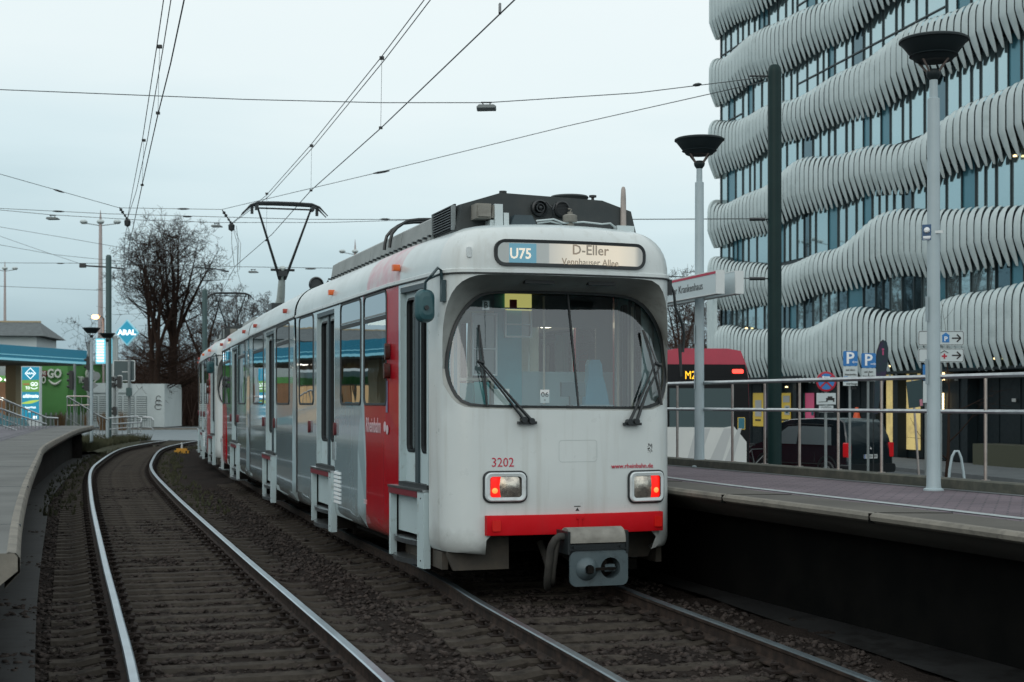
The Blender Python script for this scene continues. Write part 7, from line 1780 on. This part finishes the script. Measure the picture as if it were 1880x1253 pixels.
# ornamental straw grasses
m_straw = mat('dry_straw_grass', (.16, .095, .045), .9)
for i, (u, v, lb_) in enumerate(((110, 752, 'straw coloured grass clump in front of the green shop wall'), (190, 750, 'straw coloured grass clump between the thin lamp posts'), (224, 752, 'straw coloured grass clump in front of the white louvred building'), (162, 753, 'straw coloured grass clump behind the left thin lamp post'))):
    Y = 90.0; p = PX(u, 766, Y); r = random.Random(i); b = MB(); o = empty('grass_clump', (p.x, Y, 0)); tag(o, lb_, 'plant', 'straw coloured grass clumps')
    for _ in range(170):
        a = r.uniform(0, 6.28); s_ = r.uniform(0, .22); l = r.uniform(.9, 1.35); tx = math.cos(a)*s_*1.7; b.add([(math.cos(a)*s_-.015, math.sin(a)*s_, 0), (math.cos(a)*s_+.015, math.sin(a)*s_, 0), (tx*1.4, math.sin(a)*s_*1.8, l)], [(0, 1, 2)])
    b.build('blades', m_straw, o, None, 0)
# high triple-headed floodlight masts
m_hm = mat('pinkish_grey_mast', (.36, .31, .30), .5)
def floodmast(u, Y, vtop, vhead, label, sc=1):
    o = empty('floodlight_mast', (PX(u, 0, Y).x, Y, 0)); tag(o, label, 'light mast', 'tall masts with several lamp heads'); g = lambda v: PX(0, v, Y).z; H = g(vhead)
    b = MB(); b.tube([(0, 0, 0), (0, 0, H*.6), (0, 0, H), (0, 0, g(vtop))], [.28*sc, .22*sc, .14*sc, .02], 8); b.build('pole', m_hm, o, None, 50)
    b = MB(); e = 1.42*sc; b.tube([(-e, 0, H-.05), (0, 0, H-.28)], .04, 5); b.tube([(e, 0, H-.1), (0, 0, H-.28)], .04, 5); b.build('arm', m_grey, o, None, 30)
    for x in (-e*1.05, 0, e*1.05):
        b = MB(); b.lathe([(0, -.16), (.20, -.14), (.34, 0), (.34, .10), (.22, .22), (0, .24)], (x, 0, H+.02), 12); b.build('lamp_head', m_roofw, o, None, 40)
floodmast(184.5, 128, 386, 409, 'tall pinkish mast with three lamp heads above the filling station')
floodmast(9, 170, 480, 494, 'small distant mast with lamp heads at the left edge of the sky', .8)
floodmast(652, 150, 440, 463, 'distant mast with lamp heads just above the tram roof duct', .9)
# orange street lamp in front of the tall mast
Y = 100; o = empty('street_lamp', (PX(186, 0, Y).x, Y, 0)); tag(o, 'street lamp glowing orange below the tall pinkish mast', 'street lamp'); g = lambda v: PX(0, v, Y).z
b = MB(); b.cyl((0, .5, 0), (0, .5, g(584)), .09, n=8); b.tube([(0, .5, g(590)), (.05, .2, g(583)), (.0, -.3, g(581))], .05, 6); b.build('post', m_hm, o, None, 40)
b = MB(); b.lathe([(0, -.15), (.20, -.10), (.26, 0), (.18, .12), (0, .16)], (-.3, -.4, g(583)), 14); b.build('lantern', emis('orange_lantern', (1, .42, .10), 12), o, None, 50)
b = MB(); b.lathe([(0, -.08), (.18, -.05), (.22, .03), (0, .12)], (.55, -.3, g(582)), 12); b.build('second_lantern', m_black, o, None, 50)
# yellow track marker beside the inner rail
Y = 55; p = PX(334, 822, Y); o = empty('track_marker', (p.x, Y, -.22)); tag(o, 'small yellow marker with a white peg beside the far rails', 'marker')
b = MB(); b.box(-.28, .28, -.1, .1, .0, .12); b.box(-.2, .2, -.06, .06, .12, .20); b.build('block', mat('yellow_marker_paint', (.5, .25, .02), .6), o, None, 0)
b = MB(); b.cyl((0, 0, .2), (0, 0, .42), .035, n=8); b.build('peg', m_signframe, o, None, 30)

# car under the canopy at the left edge
def small_car(label, loc, rz, col):
    c = empty('parked_car', loc, rz); tag(c, label, 'car'); W = .86; mc = mat('car_paint', col, .25, coat=.6); mg_ = mat('car_window_glass', (.10, .13, .14), .15, spec=.8)
    side = [(0, .35), (-.02, .62), (.06, .92), (.30, 1.02), (.75, 1.40), (1.1, 1.47), (2.2, 1.46), (2.9, 1.05), (3.8, .88), (4.0, .62), (3.98, .32)]
    wd = lambda z: W*(1 if z < .95 else 1-.24*(z-.95)/.5)
    b = MB(); n = len(side); loops = [[(wd(z)*f, y, z+(.02*(1-abs(f)))) for y, z in side] for f in (-1, -.9, -.5, 0, .5, .9, 1)]
    for p, q in zip(loops, loops[1:]): b.add(p+q, [(i, (i+1) % n, n+(i+1) % n, n+i) for i in range(n)])
    b.poly(loops[0]); b.poly(loops[-1][::-1]); bd = b.build('body', mc, c, None, 40)
    for sd in (-1, 1):
        b = MB(); b.poly([(sd*(wd(z)+.01), y, z) for y, z in ((.55, 1.0), (.85, 1.37), (1.5, 1.40), (1.5, .98))]); b.build('side_window', mg_, bd, None, 0)
        b = MB(); b.poly([(sd*(wd(z)+.01), y, z) for y, z in ((1.56, .98), (1.56, 1.40), (2.15, 1.39), (2.7, 1.0))]); b.build('side_window', mg_, bd, None, 0)
        for y in (.72, 3.2): b = MB(); lathe_wheel(b, sd*(W+.01), y, .31, .31, .2, sd); b.build('wheel', [m_rubber, m_grey], c, None, 30)
    b = MB(); b.poly([(-.6, .35, 1.06), (.6, .35, 1.06), (.5, .72, 1.40), (-.5, .72, 1.40)]); b.v = [(x, y-.04, z+.01) for x, y, z in b.v]; b.build('rear_window', mg_, bd, None, 0)
    for sd in (-1, 1): b = MB(); b.prism(rrect(sd*.72, .80, .22, .14, .03, 3), 'y', -.03, .02); b.build('tail_light', m_busred, c, None, 30)
p = PX(-104, 740, 72); small_car('teal car at the left edge behind the sloping railings', (p.x, 72, 0), R(-62), (.02, .13, .16))
p = PX(-260, 740, 66); small_car('dark blue car left of the picture beside the fuel pumps', (p.x, 66, 0), R(20), (.02, .03, .08))
# ---------------------------------------------------------------- overhead wires
ZC, ZM = 6.07, 7.12
def wire(name, label, pts, r_=.008, m=None, cat='wire', group='overhead wires'):
    b = MB(); b.tube(pts, r_, 5, caps=False); return tag(b.build(name, m or m_wire, sm=60), label, cat, group)
cR = [PZ(u, v, ZC) for u, v in ((945, 0), (920, 24), (700, 235), (571, 350), (500, 430))]; cR = [cR[0]+(cR[0]-cR[2])*.9]+cR+[PX(432, 489, 43), PX(405, 540, 62), PX(385, 600, 90)]
wire('contact_wire', 'contact wire above the tram, the lowest of the wires at top centre', cR, .009)
mR = [PZ(u, v, z) for u, v, z in ((783, 0, 7.25), (703, 106, 7.1), (572, 268, 7.05), (490, 360, 7.1))]; mR = [mR[0]+(mR[0]-mR[1])*2.5]+mR+[PX(426, 411, 43)]
wire('messenger_wire', 'left one of the twin carrying wires above the tram', [p+Vector((-.03, 0, 0)) for p in mR], .008); wire('messenger_wire', 'right one of the twin carrying wires above the tram', [p+Vector((.04, 0, -.02)) for p in mR[:-1]]+[mR[-1]], .008)
cL = [PZ(u, v, ZC) for u, v in ((338, 0), (313, 118), (290, 210), (262, 335), (245, 415))]; cL = [cL[0]+(cL[0]-cL[1])*1.6]+cL+[PX(228, 491, 45), PX(236, 560, 75)]
wire('contact_wire', 'contact wire above the empty left track, right one of the three wires at top left', cL, .009)
mL = [PZ(u, v, z) for u, v, z in ((307, 0, 7.2), (294, 85, 7.1), (266, 257, 7.05), (247, 350, 7.1))]; mL = [mL[0]+(mL[0]-mL[1])*1.6]+mL+[PX(234, 402, 43)]
wire('messenger_wire', 'left one of the twin carrying wires over the empty track', [p+Vector((-.05, 0, 0)) for p in mL[:-1]]+[mL[-1]], .008); wire('messenger_wire', 'right one of the twin carrying wires over the empty track', [p+Vector((.05, 0, 0)) for p in mL[:-1]]+[mL[-1]], .008)
def clamp(p, r_=.03, par=None, nm='wire_clamp'):
    b = MB(); b.box(p.x-r_*1.4, p.x+r_*1.4, p.y-r_, p.y+r_, p.z-r_, p.z+r_); return b.build(nm, m_black, par, None, 0)
def dropper(p, q, label):
    o = wire('dropper_wire', label, [p, q], .0035, m_wirethin, 'dropper', 'droppers'); clamp(p, .025, o); clamp(q, .02, o)
dropper(PZ(701, 107, 7.1), PZ(699, 235, ZC), 'thin dropper between the carrying and contact wires at top centre, the upper one'); dropper(PZ(572, 268, 7.05), PZ(571, 350, ZC), 'thin dropper between the carrying and contact wires above the tram, the lower one')
dropper(PZ(293, 86, 7.1), PZ(290, 208, ZC), 'upper thin dropper of the wires over the empty track'); dropper(PZ(264, 258, 7.05), PZ(261, 340, ZC), 'lower thin dropper of the wires over the empty track'); dropper(PZ(490, 356, 7.1), PZ(489, 442, ZC), 'thin dropper just above the pantograph of the front tram')
clamp_o = wire('wire_insulator', 'small insulator on the contact wire at the top of the picture', [PZ(918, 8, 6.30), PZ(918, 25, ZC)], .018, m_black, 'insulator', 'insulators')
def span(label, pts, r_=.010, ins=(), lamps=()):
    o = wire('span_wire', label, pts, r_, m_wirethin, 'span wire', 'span wires')
    for p, q in ins: b = MB(); b.tube([p, p.lerp(q, .3), p.lerp(q, .7), q], [.012, .03, .03, .012], 6); b.build('insulator', m_black, o, None, 40)
    return o
# off-picture masts that carry the left ends of the spans
mA, _ = mast('catenary_mast', -420, 24, 130, -.1, .12, m_mastg, 'green mast left of the picture that carries the upper span wire')
mB, _ = mast('catenary_mast', -240, 36, 220, -.1, .12, m_mastg, 'green mast left of the picture that carries the lower span wires')
span('upper span wire from the dark green mast across the whole sky', [PX(-420, 138, 24), PX(0, 165, 24), PX(450, 183, 24), PX(700, 189, 24), PX(893, 189, 24), PX(1170, 171, 24), PX(1414, 141, 24)], .008, [(PX(1272, 157, 24), PX(1288, 155, 24))])
span('span wire sloping from the dark green mast down to the two track suspensions', [PX(1414, 148, 24), PX(1040, 232, 30), PX(690, 318, 36), PX(407, 385, 43), PX(219, 382, 43), PX(0, 320, 40), PX(-240, 236, 36)], .0085, [(PX(685, 319, 36), PX(715, 314, 35.6)), (PX(325, 384, 43), PX(348, 384, 43)), (PX(98, 348, 41), PX(118, 354, 41))])
span('span wire at the height of the pantograph, attached to the dark green mast', [PX(1395, 402, 24), PX(960, 404, 32), PX(560, 403, 41), PX(200, 393, 45), PX(0, 383, 46), PX(-240, 370, 46)], .009, [(PX(698, 403, 37), PX(716, 403, 36.6)), (PX(336, 398, 44), PX(352, 398, 44)), (PX(96, 388, 45), PX(118, 389, 45))])
span('second span wire just below the pantograph height, carrying hanging lamps', [PX(-240, 372, 46), PX(0, 386, 46), PX(97, 395, 46), PX(250, 404, 46), PX(398, 409, 46), PX(600, 409, 46), PX(900, 400, 44)], .009)
span('span wire at the height of the tram display, attached to the dark green mast', [PX(1395, 512, 24), PX(1100, 505, 30), PX(690, 494, 45), PX(430, 490, 60), PX(228, 484, 64), PX(0, 483, 64), PX(-240, 476, 64)], .011, [(PX(560, 494, 52), PX(580, 494, 51)), (PX(104, 484, 64), PX(118, 484, 64))])
span('faint wire sloping down on the far left above the grey green mast', [PX(-240, 400, 60), PX(0, 417, 60), PX(120, 437, 62), PX(240, 458, 64)], .009); span('faint wire on the far left ending at the grey green mast', [PX(-240, 430, 60), PX(0, 450, 61), PX(100, 468, 62), PX(199, 478, 62), PX(420, 500, 66)], .009); span('lower faint wire on the far left ending at the grey green mast', [PX(-240, 518, 60), PX(0, 526, 61), PX(199, 534, 62)], .009)
span('faint wire crossing the far left from upper left to the bracket arm', [PX(-240, 380, 60), PX(0, 434, 61), PX(80, 462, 61.5), PX(155, 487, 62)], .008)
o = wire('bracket_arm', 'dark bracket arm across the top of the grey green mast', [PX(150, 488, 62), PX(199, 491, 62), PX(229, 494, 62)], .035, m_black, 'bracket', 'bracket arms'); clamp(PX(152, 488, 62), .09, o)
wire('bracket_arm', 'dark bracket arm right of the bare tree crowns', [PX(358, 491, 70), PX(395, 494, 70), PX(420, 499, 70)], .035, m_black, 'bracket', 'bracket arms')
for lab, P, Q, S, T in (('suspension of the twin wires over the empty track, above the bare trees', (219, 381), (234, 403), (233, 418), (229, 490)), ('suspension of the twin wires over the tram track, left of the pantograph', (408, 386), (425, 411), (426, 418), (432, 490))):
    o = empty('wire_suspension', PX(*P, 43)); tag(o, lab, 'wire suspension', 'wire suspensions'); I = Matrix.Translation(-o.location)
    b = MB(); p, q = PX(*P, 43), PX(*Q, 43); n = 10
    b.tube([p.lerp(q, i/n) for i in range(n+1)], [.012 if i < 1 else (.055 if i in (2, 4) else .02 if i < 6 else (.04 if i % 2 else .015)) for i in range(n+1)], 8); b.build('insulator', m_black, o, I, 40)
    b = MB(); q = PX(*Q, 43); b.lathe([(0, -.14), (.09, -.08), (.10, .05), (.04, .12), (0, .14)], tuple(q-Vector((0, 0, .1))), 10); b.build('clamp', m_black, o, I, 40)
    b = MB(); s_, t_ = PX(*S, 43), PX(*T, 44)
    for dx, k in ((-.05, .0), (.12, .35), (.22, .6)):
        b.tube([s_+Vector((dx*.2, 0, 0)), s_.lerp(t_, .4)+Vector((dx, 0, 0)), t_+Vector((dx*.6, 0, -.15*k))], .007, 4)
    b.build('hanger', m_wire, o, I, 40)
wire('jumper_wire', 'loose jumper wire hanging down to the second pantograph', [PX(434, 415, 43), PX(438, 450, 46), PX(436, 500, 52), PX(450, 550, 56)], .007, m_wirethin, 'wire')
def hanging_lamp(u, v, Y, w_, label):
    o = empty('hanging_lamp', PX(u, v-9*w_/35, Y)); tag(o, label, 'hanging lamp', 'lamps hanging from the span wires'); k = w_/FPX*Y
    b = MB(); b.prism([(-k*.5, -k*.28), (-k*.38, -k*.16), (k*.38, -k*.16), (k*.5, -k*.24), (k*.48, -k*.31), (-k*.46, -k*.33)], 'y', -.16, .16); b.build('housing', m_grey, o, None, 20)
    b = MB(); b.tube([(-k*.2, 0, 0), (-k*.12, 0, -k*.17)], k*.03, 5); b.tube([(k*.2, 0, 0), (k*.12, 0, -k*.17)], k*.03, 5); b.tube([(-k*.28, 0, .01), (k*.28, 0, .01)], k*.04, 5); b.build('hanger', m_black, o, None, 30)
hanging_lamp(893, 199, 24, 36, 'flat lamp hanging from the upper span wire above the tram'); hanging_lamp(97, 402, 46, 21, 'small flat lamp hanging on the far left above the canopy'); hanging_lamp(398, 416, 46, 19, 'small flat lamp hanging left of the front pantograph'); hanging_lamp(465, 500, 56, 17, 'small flat lamp hanging just below the collector of the front tram')

# ---------------------------------------------------------------- bare trees
def limb(rng_, TB, p, d, Ln, r_, depth, maxd, tw, up, curl=.16):
    """one branch with its side branches; keeps its own leader to the tip"""
    n = 7 if depth == 0 else (5 if depth == 1 else 4 if depth < maxd else 3); pts = [p.copy()]; rad = [max(r_, tw)]; q = p.copy(); dd = d.copy(); dirs = [dd.copy()]
    for i in range(n):
        dd = (dd+Vector((rng_.uniform(-1, 1), rng_.uniform(-1, 1), rng_.uniform(-.8, .8)))*curl*(.5 if depth == 0 else 1)+Vector((0, 0, up*(.25 if depth else .5)))).normalized()
        q = q+dd*(Ln/n); pts.append(q.copy()); rad.append(max(tw*.55, r_*(1-(i+1)/n)**.75)); dirs.append(dd.copy())
    TB[0 if depth == 0 else 1].tube(pts, rad, 8 if depth == 0 else (5 if depth < 2 else 3), caps=False)
    if depth >= maxd: return
    k = (15, 10, 7, 5, 4)[min(depth, 4)]
    for j in range(k):
        t = (rng_.uniform(.26, 1) if depth == 0 else rng_.uniform(.18, 1)) if j else .98
        f = t*n; i = min(n-1, int(f)); base = pts[i].lerp(pts[i+1], f-i); ax = dirs[i+1]
        side = Vector((rng_.uniform(-1, 1), rng_.uniform(-1, 1), rng_.uniform(-1, 1))); side = (side-ax*side.dot(ax)).normalized()
        nd = (ax*rng_.uniform(.35, .8)+side+Vector((0, 0, .12 if depth else .02))).normalized()
        if nd.z < -.25: nd.z *= .4
        rr = max(tw*.8, r_*(1-t)**.6*.5); ll = Ln*((.62-.30*t) if depth == 0 else rng_.uniform(.38, .6)*(1.15-.55*t))*rng_.uniform(.75, 1.15)
        limb(rng_, TB, base, nd, ll, rr, depth+1, maxd, tw, up, curl)
def tree(name, label, loc, H, r_, seed, maxd=4, spread=.75, stems=1, m=None, group=None, up=.10, tw=.014, first=None):
    """a bole that divides into rising limbs; every limb carries curved side branches and twigs"""
    big = maxd >= 7 or (maxd == 4 and stems == 2); rng_ = random.Random(seed); o = empty(name, loc); tag(o, label, 'tree', group); TB = [MB(), MB()]
    def sub(base, d, Ln, rr, lvl, kids, upc):
        n = 8 if lvl == 1 else (5 if lvl == 2 else 3); p = base.copy(); dd = d.normalized(); P = [p.copy()]; D = [dd.copy()]; Rr = [rr]
        for i in range(n):
            dd = (dd+Vector((rng_.uniform(-1, 1), rng_.uniform(-1, 1), rng_.uniform(-.7, .7)))*(.10 if lvl == 1 else .20)+Vector((0, 0, upc))).normalized()
            p = p+dd*Ln/n; P.append(p.copy()); D.append(dd.copy()); Rr.append(max(tw*.5, rr*(1-(i+1)/n)**.8))
        TB[1 if lvl > 1 else 0].tube(P, Rr, 6 if lvl == 1 else (4 if lvl == 2 else 3), caps=False)
        if lvl > len(kids): return
        for j in range(kids[lvl-1]):
            t = rng_.uniform(.12, 1)**(.8 if lvl == 1 else 1); f = t*n; i = min(n-1, int(f)); bs = P[i].lerp(P[i+1], f-i)
            sd = Vector((rng_.uniform(-1, 1), rng_.uniform(-1, 1), rng_.uniform(-.9, .9))); sd = (sd-D[i+1]*sd.dot(D[i+1])).normalized()
            nd = D[i+1]*rng_.uniform(.35, .75)+sd+Vector((0, 0, .05))
            sub(bs, nd, Ln*((.46-.24*t) if lvl == 1 else rng_.uniform(.34, .58)*(1.15-.5*t))*rng_.uniform(.7, 1.25), max(tw*.8, rr*(1-t)**.6*.42), lvl+1, kids, .10 if lvl == 1 else .04)
    for s in range(stems):
        a = 6.28*s/max(1, stems)+seed; b0 = Vector((math.cos(a)*.35*(stems == 2), math.sin(a)*.2*(stems == 2), 0)); tilt = .05 if big else .16
        d0 = Vector((math.cos(a)*tilt, math.sin(a)*tilt, 1)).normalized(); hb = H*(.40 if big else .06)
        P = [b0+d0*hb*i/4+Vector((rng_.uniform(-.06, .06), rng_.uniform(-.06, .06), 0))*(i > 0) for i in range(5)]
        TB[0].tube(P, [r_*1.25, r_*1.02, r_*.95, r_*.9, r_*.85], 9, caps=False)
        nl = 4 if big else 1
        for k in range(nl):
            aa = a+6.28*k/nl+rng_.uniform(-.4, .4); tl = rng_.uniform(.10, .42) if big else rng_.uniform(.05, .4)
            sub(P[-1], Vector((math.cos(aa)*tl, math.sin(aa)*tl, 1)), H*(.62 if big else .9)*rng_.uniform(.82, 1), r_*(.55 if big else .95), 1, (12, 8, 5) if big else ((11, 7, 4) if maxd >= 6 else (5, 3)), .045)
        if big:
            for k in range(7):      # lower side limbs off the bole
                t = rng_.uniform(.45, .95); aa = rng_.uniform(0, 6.28); sub(P[0].lerp(P[-1], t), Vector((math.cos(aa), math.sin(aa), .25)), H*rng_.uniform(.2, .3), r_*.28, 2, (15, 8, 5), .06)
    mz = max(v[2] for v in TB[0].v+TB[1].v); k = H/mz
    for q in TB: q.v = [(x*k, y*k, z*k) for x, y, z in q.v]
    TB[0].build('trunk', m or m_bark, o, None, 60); TB[1].build('crown', m or m_bark, o, None, 60); return o
def at_u(u, Y, z=0): p = PX(u, 740, Y); return (p.x, Y, z)
tree('bare_tree', 'tall bare tree nearest the glowing diamond sign', at_u(284, 98), 15.0, .27, 21, 4, stems=2, group='big bare trees', tw=.018)
tree('bare_tree', 'tallest bare tree, between the diamond sign and the second pantograph', at_u(318, 101), 15.6, .31, 5, 4, stems=2, group='big bare trees', tw=.018)
tree('bare_tree', 'slimmer bare tree right of the big pair, behind the far tram', at_u(372, 112), 12.0, .26, 33, 7, .8, group='bare trees behind the far tram', tw=.018)
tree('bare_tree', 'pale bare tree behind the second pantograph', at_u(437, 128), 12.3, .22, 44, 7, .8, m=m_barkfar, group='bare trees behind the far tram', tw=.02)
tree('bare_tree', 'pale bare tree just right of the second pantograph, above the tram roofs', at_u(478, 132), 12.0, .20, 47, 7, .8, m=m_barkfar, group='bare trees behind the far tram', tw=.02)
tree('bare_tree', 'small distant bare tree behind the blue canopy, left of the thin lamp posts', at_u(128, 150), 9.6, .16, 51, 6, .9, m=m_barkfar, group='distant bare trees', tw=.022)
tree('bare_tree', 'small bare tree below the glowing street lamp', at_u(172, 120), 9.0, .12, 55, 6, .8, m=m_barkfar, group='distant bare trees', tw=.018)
tree('bare_tree', 'bare tree top rising above the station sign right of the tram', at_u(1252, 96), 10.9, .20, 61, 7, .85, group='bare trees right of the tram', tw=.018)
tree('bare_tree', 'brown bare tree between the station sign post and the office block', at_u(1308, 92), 8.6, .18, 66, 7, .9, m=m_bark2, group='bare trees right of the tram', tw=.018)
# young street tree by the tall lamp post
tree('young_tree', 'thin young street tree right of the tall lamp post', (PX(1731, 0, 30).x, 30, -.5), PX(0, 545, 30).z+.5, .045, 70, 4, .28, up=.35, tw=.006)
k = 0
for u, Y, H, sd, st in ((236, 108, 5.6, 1, 4), (262, 106, 7.6, 2, 5), (296, 104, 7.5, 3, 5), (330, 104, 8.2, 4, 5), (352, 106, 8.6, 5, 5), (392, 112, 8.5, 6, 4), (425, 118, 8.2, 7, 4)):
    tree('thicket_tree', 'brown many-stemmed bare tree in the dense thicket at the foot of the big bare trees', at_u(u, Y), H, .07, 100+sd, 6, .62, st, m_bark2, 'thicket trees', .2, .017, .3)
for u, Y, H, sd in ((1232, 88, 7.0, 1), (1262, 90, 7.4, 2), (1290, 86, 7.0, 3), (1318, 89, 7.2, 4), (1338, 92, 6.8, 5)):
    tree('thicket_tree', 'brown many-stemmed bare tree in the thicket between the tram and the office block', at_u(u, Y), H, .07, 140+sd, 6, .62, 4, m_bark2, 'thicket trees behind the bus', .2, .017, .3)
# trees out of the picture to the left: they stand in the reflections
for i, (x, y, H) in enumerate(((-62, 96, 13), (-74, 84, 15), (-84, 70, 13), (-90, 52, 14), (-70, 104, 15))):
    tree('bare_tree', 'bare tree beyond the filling station, left of the picture', (x, y, 0), H, .3, 200+i, 6, .75, group='bare trees beyond the filling station', tw=.03)
def scrub(name, label, u0, u1, Y0, Y1, n, h0, h1, m, seed):
    r = random.Random(seed); b = MB()
    for _ in range(n):
        Y = r.uniform(Y0, Y1); u = r.uniform(u0, u1); p = PX(u, 740, Y); z = 0; l = r.uniform(h0, h1)*r.uniform(.5, 1); x, y = p.x, Y
        for j in range(4):
            dx, dy = r.uniform(-.35, .35), r.uniform(-.3, .3); w_ = .024*(1-j*.2); l2 = l/4
            b.add([(x-w_, y, z), (x+w_, y, z), (x+dx+w_*.7, y+dy, z+l2), (x+dx-w_*.7, y+dy, z+l2)], [(0, 1, 2, 3)]); x += dx; y += dy; z += l2
            if j: ex = r.uniform(-.8, .8); b.add([(x, y, z), (x, y, z+.04), (x+ex, y, z+r.uniform(.1, .7))], [(0, 1, 2)])
    tag(b.build(name, m, sm=0), label, 'undergrowth', kind='stuff')
scrub('undergrowth', 'dense brown leafless undergrowth behind the crossing road and the far tram', 235, 470, 108, 122, 3600, 2.8, 6.0, m_bark2, 1)
scrub('undergrowth', 'dense brown leafless undergrowth between the tram and the office block', 1190, 1352, 94, 104, 2200, 3.2, 6.4, m_bark2, 2)
b = MB(); b.prism([(-40, 124), (-16, 124), (-10, 128), (-10, 134), (-40, 134)], 'z', -.1, 3.8); tag(b.build('hedge', m_ground, sm=0), 'dark bank of evergreen hedge behind the undergrowth', 'hedge')
